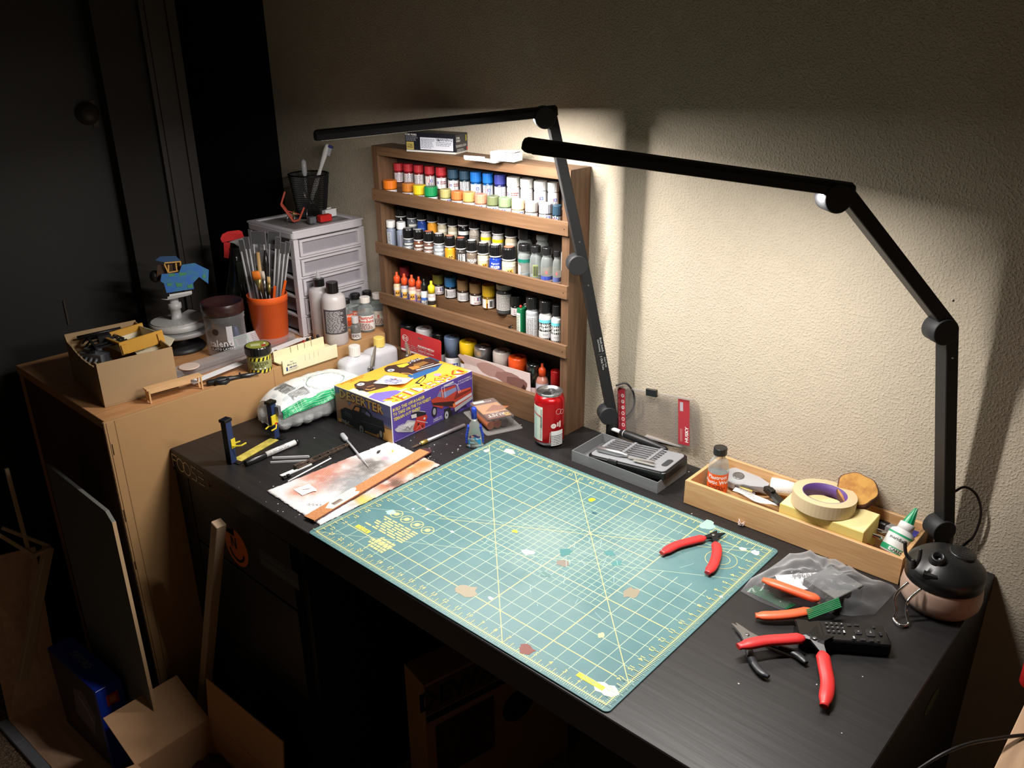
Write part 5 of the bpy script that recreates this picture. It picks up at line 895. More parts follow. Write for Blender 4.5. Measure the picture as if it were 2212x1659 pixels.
# lid: clear panel leaning on the wall
q0, q1 = at(1328, 930, 'y', YW-.022), at(1505, 990, 'y', YW-.022); zt = at(1330, 838, 'y', YW-.006).z
lid = obj('clear_lid', G(), pk, t)
Mi = Matrix.Translation(t.location) @ Matrix.Rotation(t.rotation_euler.z, 4, 'Z'); Mi = Mi.inverted()
g = G(); Lw = .198; Hl = .100
g.T = Mi @ Matrix.Translation((-.431, YW-.018, .0245)) @ Matrix.Rotation(rad(-6.5), 4, 'Y') @ Matrix.Rotation(rad(87), 4, 'X'); g.rbox(0, Lw, 0, Hl, 0, .0014, .016, .0003); 
g.rbox(0, .006, .004, Hl-.01, .0014, .009, .002, .0005); g.box(.012, Lw-.012, Hl-.0025, Hl, .0014, .006)
me = lid.data; g2 = g; me.clear_geometry(); me.from_pydata(g2.v, [], g2.f); me.update()
TL = g.T; red = m('dark_red_print', (150, 40, 48), .45); lmp = lambda u, v, h: TL @ V((u, v, .0016+h))
decal(t, 'red_strip', lmp, [('p', [(.010, .002), (.028, .002), (.028, Hl-.003), (.014, Hl-.003), (.010, Hl-.008)], (158, 42, 52))] + [('o', .022, .018+k*.0125, .0036, .0009, WH) for k in range(6)] + [('l', [(.022, .016+k*.0125), (.022, .020+k*.0125)], .001, WH) for k in range(3, 6)] + [('r', .013, .013+k*.0125, .0136, .022+k*.0125, (214, 160, 160)) for k in range(6)], du=0, label='red strip with six round white symbols')
decal(t, 'red_strip', lmp, [('r', Lw-.046, .004, Lw-.021, Hl-.004, (158, 42, 52)), ('r', Lw-.042, Hl-.028, Lw-.035, Hl-.010, (170, 160, 165)), ('t', 'HUSKY', Lw-.027, .026, .0075, WH, 90, .5, .02), ('r', Lw-.041, .010, Lw-.0402, .036, (214, 160, 160)), ('r', Lw-.038, .010, Lw-.0372, .036, (214, 160, 160))], du=0, label='red strip with white lettering')
g = G(); g.T = TL; g.box(.082, .106, Hl-.008, Hl+.006, .0015, .008); obj('black_hook', g, m('black_plastic'), t)
# white stick and black screwdriver resting on the case
a, b = at(1395, 940, 'z', .031), at(1502, 970, 'z', .031); t, L = frame_('white_ruler_stick', 'slim white plastic stick lying behind the black screwdriver', 'stick', a, b, .0275); g = G().box(0, L, -.005, .005, 0, .0035); obj('stick_body', g, mask_w, t)
obj('end_knob', G().box(L, L+.006, -.003, .003, .0005, .003), mask_w, t)
a, b = at(1327, 926, 'z', .036), at(1441, 972, 'z', .034); t, L = frame_('screwdriver', 'black-handled screwdriver with a white wedge tip lying across the tool case', 'screwdriver', a, b, .034)
obj('handle', along([(.004, L*.12), (.0065, L*.14), (.0075, L*.2), (.0088, L*.35), (.0088, L*.55), (.0072, L*.80), (.0058, L*.84), (.0058, L*.96), (.0035, L)], 24), m('black_rubber', (24, 24, 25), .45), t)
obj('white_ring', along([(.0076, L*.195), (.0076, L*.205)], 20), m('white_plastic'), t); obj('white_tip', along([(.0015, -.012), (.0045, -.010), (.0042, L*.12)], 12), m('white_plastic'), t)
# --- bamboo tray
bam = m('bamboo', (206, 164, 116), .45, scale=7, c2=(194, 150, 102), stretch=(2, 40, 40), bump=.0002)
TR = V((-.192, .497, .0006)); tray = thing('bamboo_tray', 'long bamboo tray of tools and glue along the wall', 'tray', TR, .8); TW, TD, THt = .377, .131, .0465
g = G(); g.box(.006, TW-.006, .006, TD-.006, 0, .005); obj('bottom', g, bam, tray)
obj('front_wall', G().box(0, TW, 0, .0065, 0, THt, c=.0006), bam, tray); obj('back_wall', G().box(0, TW, TD-.0065, TD, 0, THt, c=.0006), bam, tray)
for x in (0, TW-.0065): obj('end_wall', G().box(x, x+.0065, .0067, TD-.0067, 0, THt, c=.0006), bam, tray)
ZB = .0058
# plastic weld bottle
def pw(lbl, P, z0, pt, r, capc, main, words, brand='Plastruct', wcol=WH, rc=None, ch=None, levelc=clr_liq, off=0, chip=False):
    H = hz(P, pt)-z0; rc = rc or r*.62; ch = ch or H*.16; hb = H-ch
    it = [half(r, hb*.1, hb*.60, main)] + [('t', brand, 0, hb*.53, r*.42, wcol, 0, .5, .03), ('t', words, 0, hb*.41, r*.42, wcol, 0, .5, .03)] + lines(-r*.9, r*.9, hb*.12, hb*.34, 5, (110, 40, 30), .5)
    return bottle(lbl, P, z0, z0+H, rc, ch, r, capc, levelc, .55, it, grp='small solvent bottles', off=off, shoulder=hb*.62)
P = at(1547, 1068, 'z', ZB+.0); P.z = ZB; pw('clear solvent bottle with orange label and black cap in the bamboo tray', P, ZB, 966, .0185, (24, 24, 25), (232, 96, 36), 'Plastic Weld', rc=.0122, ch=.0135)
# white tape dispenser
P = at(1600, 1030, 'z', .028); t = thing('tape_dispenser', 'pale grey teardrop tape dispenser with yellow strip in the bamboo tray', 'tape dispenser', (P.x, P.y, .018), 20)
pg = m('pale_grey_plastic', (170, 172, 176), .4); ol = [(.026*cos(rad(a_))-.004, .026*sin(rad(a_))) for a_ in range(60, 301, 15)] + [(.02, -.024), (.05, -.020), (.052, -.006), (.02, .018)]
obj('shell', G().prism(ol, 0, .012), pg, t); obj('hub', G().at((-.004, 0, .0121)).lathe([(.0105, 0), (.0105, .0012), (.007, .0012), (.006, .0004)], 20), m('grey_metal_bit'), t); obj('yellow_strip', G().box(.0, .026, -.031, -.0245, .001, .007), m('pale_yellow', (222, 200, 110), .5), t)
for q in t.children: q.rotation_euler = (rad(8), 0, 0)
# paper tube with yellow band
a, b = at(1665, 1040, 'z', .036), at(1722, 1052, 'z', .034); t, L = frame_('label_tube', 'white paper-wrapped tube with yellow band beside the tape roll', 'tube', a, b, .0285)
obj('tube_body', along([(.013, 0), (.0145, .002), (.0145, L+.01)], 28), m('white_card'), t)
decal(t, 'printed_label', (lambda u, v, h: V((u, -(.0145+h)*cos(v/.0145), (.0145+h)*sin(v/.0145)))), [('r', L*.48, -.004, L*.62, .026, (236, 214, 60))] + [('r', L*(.08+k*.11), .0, L*(.12+k*.11), .022, (150, 146, 140)) for k in range(4)] + [('r', L*(.70+k*.1), .002, L*(.735+k*.1), .022, (150, 146, 140)) for k in range(3)], du=0)
# leaflet, steel tool, cutter
a, b = at(1585, 1060, 'z', .03), at(1680, 1098, 'z', .018); t = thing('folded_leaflet', 'crumpled white printed leaflet leaning in the bamboo tray', 'leaflet', (a.x, a.y, .010), ang(a, b)); L = (b-a).length
g = G(); g.loft([[(L*k, -.008-.004*sin(k*5), .024-.012*k+.003*sin(k*8)), (L*k, .010, .022-.012*k), (L*k, .0102, .0224-.012*k), (L*k, -.0078-.004*sin(k*5), .0245-.012*k+.003*sin(k*8))] for k in [i/8 for i in range(9)]]); obj('leaflet_sheet', g, m('white_card'), t)
decal(t, 'small_print', (lambda u, v, h: V((u, v, .0248-.012*u/L+.0025+h))), lines(L*.1, L*.5, -.008, .008, 4, (150, 150, 156), .35), du=0)
a, b = at(1590, 1040, 'z', .03), at(1690, 1086, 'z', .024); t, L = frame_('steel_tweezers', 'steel tweezers lying under the black cutter in the bamboo tray', 'tweezers', a, b, .016); g = G()
for s_ in (-1, 1): g.loft([[(L*k, s_*(.002+.008*sin(pi*k*.9))-.002, .006), (L*k, s_*(.002+.008*sin(pi*k*.9))+.002, .006), (L*k, s_*(.002+.008*sin(pi*k*.9))+.002, .0075), (L*k, s_*(.002+.008*sin(pi*k*.9))-.002, .0075)] for k in [i/8 for i in range(9)]])
obj('arms', g, steel, t)
a, b = at(1655, 1050, 'z', .036), at(1690, 1092, 'z', .030); t, L = frame_('snap_cutter', 'black snap-off knife resting diagonally in the bamboo tray', 'knife', a, b, .028)
obj('handle', G().rbox(0, L+.006, -.0065, .0065, 0, .009, .004, .001), m('black_plastic'), t); obj('slider', G().rbox(.012, .026, -.005, .005, .009, .0125, .002, .0005), m('black_rubber'), t)
# sticky-note block
c1, c2, c3 = at(1868, 1158, 'z', .052), at(1683, 1096, 'z', .052), at(1881, 1096, 'z', .052)
a = at(1684, 1093, 'y', .5075); b = at(1847, 1147, 'y', .5075); b = V((b.x, a.y+.002, 0)); t = thing('note_block', 'thick pad of yellow sticky notes in the bamboo tray', 'note pad', (a.x, a.y, .0062), ang(a, b)); L = (b-a).length; Hn = .0565
W2 = .072
obj('pad_body', G().box(0, L, 0, W2, 0, Hn, c=.0004), m('yellow_note_paper', (232, 208, 120), .75, scale=300, stretch=(1, 1, 20)), t)
g = G().box(.0008, L-.0008, .0008, W2-.0008, Hn, Hn+.0006); obj('top_sheet', g, m('pale_note_paper', (240, 222, 160), .7), t)
# masking tape roll on the pad
P = at(1778, 1084, 'z', .070); t = thing('masking_tape', 'roll of beige masking tape with a purple core lying on the sticky notes', 'tape', (P.x, P.y, Hn+.0075), 0, rot=(rad(-3), rad(1), 0)); r = 133/2/scl(P); hh = .0225
g = G(); g.lathe([(r*.70, 0), (r, 0), (r, hh), (r*.70, hh)], 48, 0, False, (0, 0)); obj('tape_ring', g, m('masking_tape_paper', (206, 184, 146), .7, scale=200, stretch=(1, 1, 10)), t)
g = G(); g.lathe([(r*.70, hh), (r*.675, hh), (r*.675, 0), (r*.70, 0)], 48, 0, True, (0, 0)); obj('core', g, m('purple_card', (92, 62, 132), .6), t)
# round wood slice leaning on the wall side
P = at(1850, 1062, 'y', .600); t = thing('wood_slice', 'round slice of wood with dark bark edge behind the tape roll', 'wood slice', P, 0, rot=(rad(30), rad(10), 0)); R_ = random.Random(8); rr = [.031*(1+.05*sin(3*a_)+.03*sin(7*a_)) for a_ in [2*pi*i/40 for i in range(40)]]
g = G(); g.loft([[(rr[i]*.985*cos(2*pi*i/40), rr[i]*.985*sin(2*pi*i/40), z) for i in range(40)] for z in (-.009, .009)]); obj('wood_face', g, m('spalted_wood', (190, 142, 66), .7, scale=60, c2=(160, 108, 46)), t)
g = G(); g.loft([[(rr[i]*q*cos(2*pi*i/40), rr[i]*q*sin(2*pi*i/40), z) for i in range(40)] for q, z in ((.986, -.0092), (1.05, -.008), (1.06, .007), (.986, .0088))], 0, True, (0, 0)); obj('bark', g, m('bark', (96, 62, 50), .9, bump=.002, scale=150), t)
# brush with twisted end and cotton under the ring
P = at(1742, 1066, 'z', .058)
# silver markers, grey case, red handle, orange tool, blue item, glue bottle
for k, (pa, pb) in enumerate((((1868, 1132), (1918, 1150)), ((1862, 1143), (1906, 1160)))):
    a, b = at(*pa, 'z', .036), at(*pb, 'z', .036); t, L = frame_('steel_rod', ('polished steel rod next to the sticky notes', 'second polished steel rod nearer the tray front')[k], 'rod', a, b, .033); obj('rod_body', along([(.003, -.01), (.0036, -.008), (.0036, L), (.002, L+.001)], 16), m('chrome'), t)
a, b = at(1885, 1108, 'z', .03), at(1975, 1150, 'z', .03); t, L = frame_('grey_rotary_tool', 'grey plastic tool with a black band at the right end of the tray', 'tool', a, b, .008)
obj('housing', G().rbox(-.02, L+.006, -.014, .014, 0, .020, .006, .002), gy, t); obj('black_band', G().rbox(L*.22, L*.48, -.0148, .0148, .0, .0212, .006, .002), m('black_rubber'), t); obj('blue_end', G().box(L-.004, L+.012, -.013, .013, .0205, .0225), m('dark_blue_plastic', (40, 50, 130), .5), t)
a, b = at(1850, 1168, 'z', .03), at(1892, 1178, 'z', .032); t, L = frame_('red_handle_tool', 'tool with glossy red rounded handle near the tray front', 'tool', a, b, .0215); obj('handle', along([(.004, -.012), (.008, -.004), (.0085, L*.6), (.005, L*.97), (.0005, L)], 18), m('glossy_red', (210, 36, 34), .25), t)
a, b = at(1866, 1188, 'z', .028), at(1930, 1208, 'z', .028); t, L = frame_('orange_handle_tool', 'flat orange plastic handle in front of the green-tipped glue bottle', 'tool', a, b, .020); obj('handle', G().rbox(-.004, L, -.005, .005, 0, .009, .004, .002), m('orange_plastic', (244, 110, 40), .35), t)
a, b = at(1932, 1200, 'z', .022), at(1978, 1100, 'z', .075); 
base = at(1925, 1196, 'z', .02); d3 = (at(1980, 1098, 'z', .088)-base); Lg = d3.length; t = thing('glue_bottle', 'white and green glue bottle with a ribbed green nozzle leaning in the tray', 'bottle', base, 0, rot=d3.to_track_quat('Z', 'Y').to_euler())
R0 = .0195
obj('bottle_body', G().lathe([(R0*.9, 0), (R0, .002), (R0, Lg*.40), (R0*.92, Lg*.47), (R0*.62, Lg*.52), (R0*.58, Lg*.535)], 30), wpl, t); obj('collar', G().lathe([(R0*.62, Lg*.525), (R0*.60, Lg*.66), (R0*.5, Lg*.67)], 24), wpl, t)
obj('green_nozzle', ribbed([(R0*.46, Lg*.67), (R0*.36, Lg*.78), (R0*.14, Lg*.99), (R0*.05, Lg)], 20, .0006), m('green_plastic', (30, 150, 100), .35), t)
az = math.degrees(math.atan2(*(t.rotation_euler.to_matrix().inverted() @ (CAMP-base)).yx)); it = [half(R0, .003, Lg*.40, (214, 218, 216)), half(R0, Lg*.38, Lg*.42, (40, 160, 110)), half(R0, .003, Lg*.14, (30, 150, 100)), ('p', [(-R0*1.5, Lg*.14), (R0*1.5, Lg*.12), (R0*1.5, Lg*.22), (-R0*.2, Lg*.17), (-R0*1.5, Lg*.24)], (36, 156, 106)), ('r', -R0*.4, Lg*.055, R0*.9, Lg*.12, (214, 222, 218)), ('t', 'meridian\'s', 0, Lg*.31, .0055, (50, 60, 56)), ('t', 'CARE+', R0*.2, Lg*.088, .005, (50, 60, 56), 0, .5, .03)]
decal(t, 'printed_label', cyl_map(R0, az), it, lift=.00008)
# --- flush cutters and pliers
def handle(g, pts, r, n=12, fl=.62):
    pts = [V(p) for p in pts]; o = []
    for i in range(len(pts)-1):
        p0, p1, p2, p3 = pts[max(i-1, 0)], pts[i], pts[i+1], pts[min(i+2, len(pts)-1)]
        for k in range(5): t = k/5; o.append(.5*((2*p1)+(p2-p0)*t+(2*p0-5*p1+4*p2-p3)*t*t+(3*p1-p0-3*p2+p3)*t**3))
    o.append(pts[-1]); N_ = len(o); rs = [r*(.45+.55*min(1, i/2)) if i < 3 else r*(.72+.28*min(1, (N_-1-i)/3)) if i < N_-2 else r*.62 for i in range(N_)]
    return g.tube(o, rs, n, flat=fl)
def plier(lbl, J, tips, hA, hB, col, metal, r, name='flush_cutter', grp=None, jw=.006, z=.007, colm=None):
    """J pivot pixel, tips: two jaw tip pixels, hA/hB: pixel paths of the handles from near the pivot to the end"""
    O = T(*J, z); t = thing(name, lbl, 'pliers', (O.x, O.y, 0), 0, grp); Q = lambda p, zz=z: T(p[0], p[1], zz if len(p) < 3 else p[2])-V((O.x, O.y, 0))
    hm = colm or m('grip_%02x%02x%02x' % col, col, .4)
    for h_ in (hA, hB): obj('grip', handle(G(), [Q(p) for p in h_], r), hm, t)
    g = G(); c = Q(J)
    for h_, tp in zip((hA, hB), tips):
        s0 = Q(h_[0]); e = Q(tp); s0 = s0+(c-s0)*-.15
        g.loft([[V(p)+V((0, 0, zz)) for p, zz in zip((s0+nn*w_, s0-nn*w_, s0-nn*w_, s0+nn*w_), (-hgt, -hgt, hgt, hgt))] for s0, w_, hgt, nn in [(a_, w_, h2, V((-(e-s0).y, (e-s0).x, 0)).normalized()) for a_, w_, h2 in ((s0, jw*.45, .0016), (c+(s0-c)*.25, jw*.95, .0022), (c+(e-c)*.12, jw, .0024), (c+(e-c)*.55, jw*.55, .002), (e, jw*.1, .0008))]])
    obj('jaws', g, metal, t)
    obj('pivot', G().at((c.x, c.y, z+.0022)).lathe([(.0032, 0), (.003, .001), (.001, .0012)], 14), steel, t); return t
dst = m('dark_tool_steel', (52, 52, 54), .4, .8)
gred = (222, 52, 52)
plier('red-handled flush cutter lying open on the green cutting mat', (1541, 1158), ((1549, 1147), (1566, 1152)), [(1524, 1161), (1495, 1168), (1460, 1178), (1429, 1195)], [(1545, 1172), (1549, 1190), (1542, 1218), (1528, 1238)], gred, dst, .0082, z=.0095)
plier('large red-handled cutter with black jaws lying over the small dark pliers', (1760, 1382), ((1764, 1352), (1800, 1375)), [(1738, 1378, .02), (1700, 1381, .02), (1650, 1385, .02), (1594, 1397, .02)], [(1776, 1408, .018), (1782, 1440, .016), (1788, 1480, .012), (1780, 1526, .009)], gred, m('black_oxide', (22, 22, 24), .35, .4), .0094, 'diagonal_cutter', z=.022, jw=.010)
plier('small steel pliers with dark grey dipped handles beside the cutting mat', (1614, 1374), ((1581, 1347), (1590, 1346)), [(1618, 1400), (1621, 1418), (1640, 1448), (1661, 1462)], [(1650, 1385, .006), (1690, 1400, .006), (1722, 1414, .006), (1742, 1432, .006)], (44, 46, 50), steel, .0055, 'small_pliers', z=.006, jw=.007)
plier('orange-handled pliers half covered by the zip bag', (1782, 1308), ((1800, 1318), (1808, 1306)), [(1772, 1296, .026), (1732, 1282, .028), (1690, 1267, .030), (1648, 1252, .030)], [(1755, 1318, .014), (1715, 1326, .012), (1672, 1330, .010), (1632, 1330, .008)], (240, 104, 62), steel, .0086, 'orange_pliers', z=.018, jw=.008)
# --- remote control
a, b, c = T(1713.5, 1330.6, .02), T(1904, 1346, .02), T(1922, 1389, .02); t = thing('remote_control', 'black television remote control lying under the large red-handled cutter', 'remote control', (T(1727.5, 1378, .02).x, T(1727.5, 1378, .02).y, .0006), 34.5); L, W_ = .122, .044
obj('shell', G().rbox(0, L, 0, W_, 0, .0185, .005, .002), m('glossy_black', (14, 14, 16), .15), t); obj('face_plate', G().rbox(.034, L-.014, .003, W_-.003, .0185, .0192, .003, .0003), m('black_plastic'), t)
kb = m('rubber_key', (34, 35, 38), .4)
def key(x, y, sx, sy, s_=''):
    k = obj('button', G().rbox(x-sx, x+sx, y-sy, y+sy, .0192, .0205, min(sx, sy)*.6, .0004), kb, t)
    return ('t', s_, x, y, .0022, (190, 190, 190), -90) if s_ else None
its_ = []
for i in range(4):
    for j in range(3): its_.append(key(.042+i*.0068, W_-.008-j*.0085, .0022, .003, '123456789.0-'[i*3+j]))
for x, y, sx, sy, s_ in [(.082, W_*.5, .005, .005, '+'), (.098, W_*.5, .0062, .0075, 'OK'), (.073, .008, .0035, .003, '-'), (.073, W_-.008, .003, .0026, ''), (.085, .007, .004, .0026, ''), (.083, W_-.007, .0035, .0022, ''), (.096, .006, .003, .0022, ''), (.105, .007, .002, .002, ''), (.106, W_-.008, .002, .003, ''), (.112, W_*.5, .0018, .004, '')]: its_.append(key(x, y, sx, sy, s_))
decal(t, 'key_print', plane_map((0, 0, .0206), (1, 0, 0), (0, 1, 0)), [x for x in its_ if x], du=0)
# --- zip bag with foam block and paper
zc = T(1768, 1262, .02); zb = thing('zip_bag', 'crinkled clear zip bag with a green seal holding a grey foam block', 'bag', (zc.x, zc.y, .0), 0)
ZP = [(1600, 1276), (1622, 1248), (1660, 1228), (1700, 1200), (1742, 1190), (1790, 1206), (1840, 1228), (1884, 1250), (1938, 1274), (1912, 1302), (1890, 1326), (1840, 1330), (1790, 1322), (1740, 1320), (1690, 1318), (1640, 1298)]
R_ = random.Random(12); nR = 14; pts = [T(x, y, .002)-V((zc.x, zc.y, 0)) for x, y in ZP]
def bagz(q, k): return .001+.036*(1-q**2.2)+(.0030*sin(q*13+k*.9)+.0022*sin(k*1.7-q*8))*(1 if q < .97 else 0)*(q > .25)
g = G(); rings = []; NP = len(ZP)*3
bnd = [pts[i//3]+(pts[(i//3+1) % len(pts)]-pts[i//3])*((i % 3)/3) for i in range(NP)]
for q in [1-i/nR for i in range(nR+1)]:
    rings.append([V((p.x*q, p.y*q, max(.0008, bagz(q, k)))) for k, p in enumerate(bnd)])
g.loft(rings, 0, True, (0, 1)); film2 = m('crinkled_film', (226, 228, 232), .1, kind='glass', alpha=.06); obj('bag_film', g, film2, zb)
mg = m('green_seal', (34, 120, 74), .4, kind='glass', alpha=.7)
a, b = T(1612, 1274, .003)-V((zc.x, zc.y, 0)), T(1700, 1316, .004)-V((zc.x, zc.y, 0)); g = G()
for k in range(6): o_ = V((.0017*k, .0019*k, .0012*k)); g.bar(a+o_, b+o_, .0023, .0008)
obj('zip_seal', g, mg, zb)
a, b = T(1742, 1318, .026)-V((zc.x, zc.y, 0)), T(1812, 1292, .034)-V((zc.x, zc.y, 0)); g = G()
for k in range(6): o_ = V((.0017*k, -.0019*k, -.0010*k)); g.bar(a+o_, b+o_, .0023, .0008)
obj('zip_seal', g, mg, zb)
a = T(1736, 1249, .028); b = T(1795, 1218, .028); t = thing('foam_block', 'grey foam block inside the clear zip bag', 'foam block', (a.x, a.y, .002), ang(a, T(1808, 1295, .028)))
t.location.z = .002; g = G(); Lf = (T(1808, 1292, .028)-a).length; obj('block_body', g.box(0, Lf, 0, .062, 0, .026, c=.001), m('grey_foam', (112, 112, 110), .95, bump=.001, scale=300), t)
P = T(1732, 1240, .03); t = thing('paper_slip', 'white paper slip printed with numbers inside the zip bag', 'paper slip', (P.x, P.y, .024), 42); g = G(); g.loft([[(x, -.017, .003*sin(x*30)), (x, .017, .004+.003*sin(x*30)), (x, .017, .0045+.003*sin(x*30)), (x, -.017, .0005+.003*sin(x*30))] for x in [-.034+.068*i/10 for i in range(11)]]); obj('slip_sheet', g, m('white_card'), t)
t.location.z = .014
decal(t, 'printed_number', (lambda u, v, h: V((u, v, .0026+.12*(v+.017)+.003*sin(u*30)+h))), [('t', 'E-30006', .012, .010, .010, (120, 112, 108), 180), ('t', 'VCT 0.501', .02, -.006, .007, (150, 142, 138), 180)], du=0)
# --- airbrush cleaning pot
P = T(2026, 1300); sc_ = scl(P); P = T(2026, 1302); r = 165/2/1480; H = .060
pot = thing('cleaning_pot', 'frosted airbrush cleaning pot with black domed lid at the right end of the desk', 'pot', (P.x, P.y, 0.0003), camdir(P))
fg = m('frosted_glass', (176, 150, 134), .35, scale=14, c2=(160, 132, 118)); 
obj('pot_body', G().lathe([(r*.72, 0), (r*.86, .003), (r*.98, .014), (r, .024), (r*.97, .040), (r*.93, .050)], 40), fg, pot)
ld_ = obj('pot_lid', G().lathe([(r*.93, .046), (r*.96, .046), (r*.965, .064), (r*.94, .067), (r*.86, .072), (r*.66, .082), (r*.40, .0885), (r*.2, .090), (.0001, .0905)], 48), m('black_lid_plastic', (26, 27, 28), .35, scale=30), pot)
g = G(); g.T = Matrix.Translation((r*.38, -r*.22, .080)) @ Matrix.Rotation(rad(28), 4, 'Y'); g.lathe([(.0125, 0), (.012, .008), (.0095, .009), (.009, .016), (.006, .0165), (.0055, .008), (.0001, .008)], 24, caps=(0, 0)); obj('spray_port', g, m('black_lid_plastic'), pot)
g = G(); g.T = Matrix.Translation((-r*.12, r*.30, .086)) @ Matrix.Rotation(rad(-8), 4, 'X'); g.lathe([(.0185, 0), (.0185, .004), (.017, .005), (.0001, .0056)], 32); fc = obj('filter_cap', g, m('black_lid_plastic'), pot)
hl = G()
for i in range(5):
    for j in range(5):
        if (i-2)**2+(j-2)**2 < 7: hl.T = Matrix.Translation((-r*.12+(i-2)*.0062, r*.30+(j-2)*.0062, .0917)) @ Matrix.Rotation(rad(-8), 4, 'X'); hl.lathe([(.0013, 0), (.0013, .0004)], 8)
obj('vent_holes', hl, m('dark_hole'), fc)['kind'] = 'stuff'
obj('lid_clasp', G().box(r*.70, r*.90, -.026, -.008, .066, .073), m('black_lid_plastic'), pot)
# --- wire airbrush hanger hooked on the pot
hk = thing('wire_holder', 'bent chrome wire airbrush holder with black rubber prongs clipped to the pot', 'holder', (P.x, P.y, 0), 0)
D0 = (CAMP-P).length
def near(px, py, k):      # a point at depth offset k (m) in front of the pot axis towards the viewer
    d = RM @ V(((px-1106)/FPX, -(py-829.5)/FPX, -1)); n_ = (V((CAMP.x, CAMP.y, 0))-V((P.x, P.y, 0))).normalized(); o_ = V((P.x, P.y, 0))+n_*k; return CAMP+d*(n_.dot(o_-CAMP)/n_.dot(d))-V((P.x, P.y, 0))
chr_ = m('chrome'); blr = m('black_rubber')
wire('rubber_prong', [near(1955, 1170, .045), near(1957, 1196, .048), near(1970, 1212, .05), near(1973, 1226, .052), near(1985, 1209, .05), near(1989, 1186, .045)], .0026, blr, hk)
wire('rubber_sleeve', [near(1973, 1208, .052), near(1971, 1228, .056)], .0032, blr, hk)
k0 = .062; bot = T(1950, 1350, .003)-V((P.x, P.y, 0)); b1_, b2_, b3_, b4_ = [T(x, y, .0035)-V((P.x, P.y, 0)) for x, y in ((1930, 1336), (1945, 1351), (1962, 1348), (1955, 1330))]
wire('chrome_wire', [near(1962, 1258, .055), near(1942, 1276, k0), near(1932, 1295, .068), near(1936, 1320, .072), b1_, b2_, b3_, near(1958, 1322, .070), near(1960, 1302, .068), near(1968, 1290, k0), near(1990, 1272, .055)], .0021, chr_, hk)
# little specks: lint by the tray
P = T(1602, 1135); t = thing('lint_tuft', 'small tuft of pinkish white lint on the desk before the bamboo tray', 'lint', (P.x, P.y, 0)); g = G(); R_ = random.Random(2)
for k in range(26): a_ = R_.random()*6.3; e_ = V((cos(a_)*.006, sin(a_)*.008, .003+R_.random()*.008)); g.tube([(0, 0, .001), e_*.6+V((R_.uniform(-.002, .002), R_.uniform(-.002, .002), 0)), e_], .0006, 4)
obj('fibres', g, m('lint_white', (225, 210, 206), .9), t)['kind'] = 'stuff'
g = G(); R_ = random.Random(21)
for k in range(150):
    x, y = R_.uniform(XL+.03, XR-.02), R_.uniform(YF+.01, YW-.02)
    if k < 60: P = T(R_.gauss(620, 60), R_.gauss(1110, 30)); x, y = P.x, P.y
    elif k < 110: P = T(R_.gauss(950, 40), R_.gauss(975, 22)); x, y = P.x, P.y
    if not (XL+.005 < x < XR-.01 and YF+.004 < y < YW-.01): continue
    s_ = R_.uniform(.0003, .0011); g.T = Matrix.Translation((x, y, .0)); g.box(-s_, s_, -s_, s_*R_.uniform(.5, 2), .0001, .0006)
o = obj('dust_specks', g, m('pale_dust', (190, 186, 180), .9)); tag(o, 'pale dust specks and plastic shavings scattered over the black desk', 'dust', kind='stuff')
# ================================================================ cabinet at the left, wrapped with a cardboard panel
ZC = .0945
def nearp(P, px, py, k=0):                   # world point seen at a pixel, on the upright plane through P facing the viewer, k metres nearer
    d = RM @ V(((px-1106)/FPX, -(py-829.5)/FPX, -1)); n_ = V((CAMP.x-P.x, CAMP.y-P.y, 0)).normalized(); o_ = V((P.x, P.y, 0))+n_*k
    return CAMP+d*(n_.dot(o_-CAMP)/n_.dot(d))
def orient(d3):
    z = d3.normalized(); x = V(RM.col[0]); x = (x-z*x.dot(z)).normalized(); return Matrix((x, z.cross(x), z)).transposed().to_euler()
beech = m('beech_veneer', (196, 146, 98), .5, scale=7, c2=(182, 130, 84), stretch=(30, 2, 30), bump=.0002)
cbd = m('brown_cardboard', (178, 138, 92), .8, scale=30, amt=.08, bump=.0003); cbe = m('cardboard_edge', (150, 112, 72), .9, scale=400, c2=(92, 66, 42))
cab = thing('cabinet', 'low wooden cabinet with beech top beside the desk, holding the hobby supplies', 'cabinet', (XW+.01, -.125, FZ))
CX, CY, CH = (-1.1116)-(XW+.01), YW-.003+.125, ZC-FZ
obj('cabinet_top', G().box(0, CX, 0, CY, CH-.02, CH, c=.001), beech, cab); obj('side_panel', G().box(CX-.018, CX-.0005, .002, CY, 0, CH-.0202, c=.001), beech, cab)
obj('side_panel', G().box(0.0, .018, .002, CY, 0, CH-.0202, c=.001), beech, cab); obj('front_panel', G().box(.0185, CX-.0185, .004, .020, .05, CH-.0205, c=.001), m('shaded_wood_front', (88, 56, 36), .6, scale=9), cab)  # front wood coloured darker than the beech to hold the shade on that face
cp = thing('cardboard_sheet', 'tall sheet of brown cardboard standing between the cabinet and the desk', 'cardboard sheet', (XL-.0098, -.132, FZ+.0005))
PH = .0975-FZ; PL = .132+YR-.003
obj('sheet_face', G().box(0, .0085, 0, PL, 0, PH, c=.0006), cbd, cp); obj('corrugated_edge', G().box(.001, .0078, -.0012, .0, .0, PH-.001, c=.0002), cbe, cp)
pmx = plane_map((.0085, 0, 0), (0, 1, 0), (0, 0, 1)); y1 = at(247, 911, 'x', XL).y+.132; y2 = at(591, 802, 'x', XL).y+.132; it = [('r', .003, 0, .0042, PH-.001, (70, 48, 28)), ('r', y1, 0, y1+.0012, PH-.001, (120, 90, 58)), ('r', y2, 0, y2+.001, PH-.001, (140, 106, 68))]
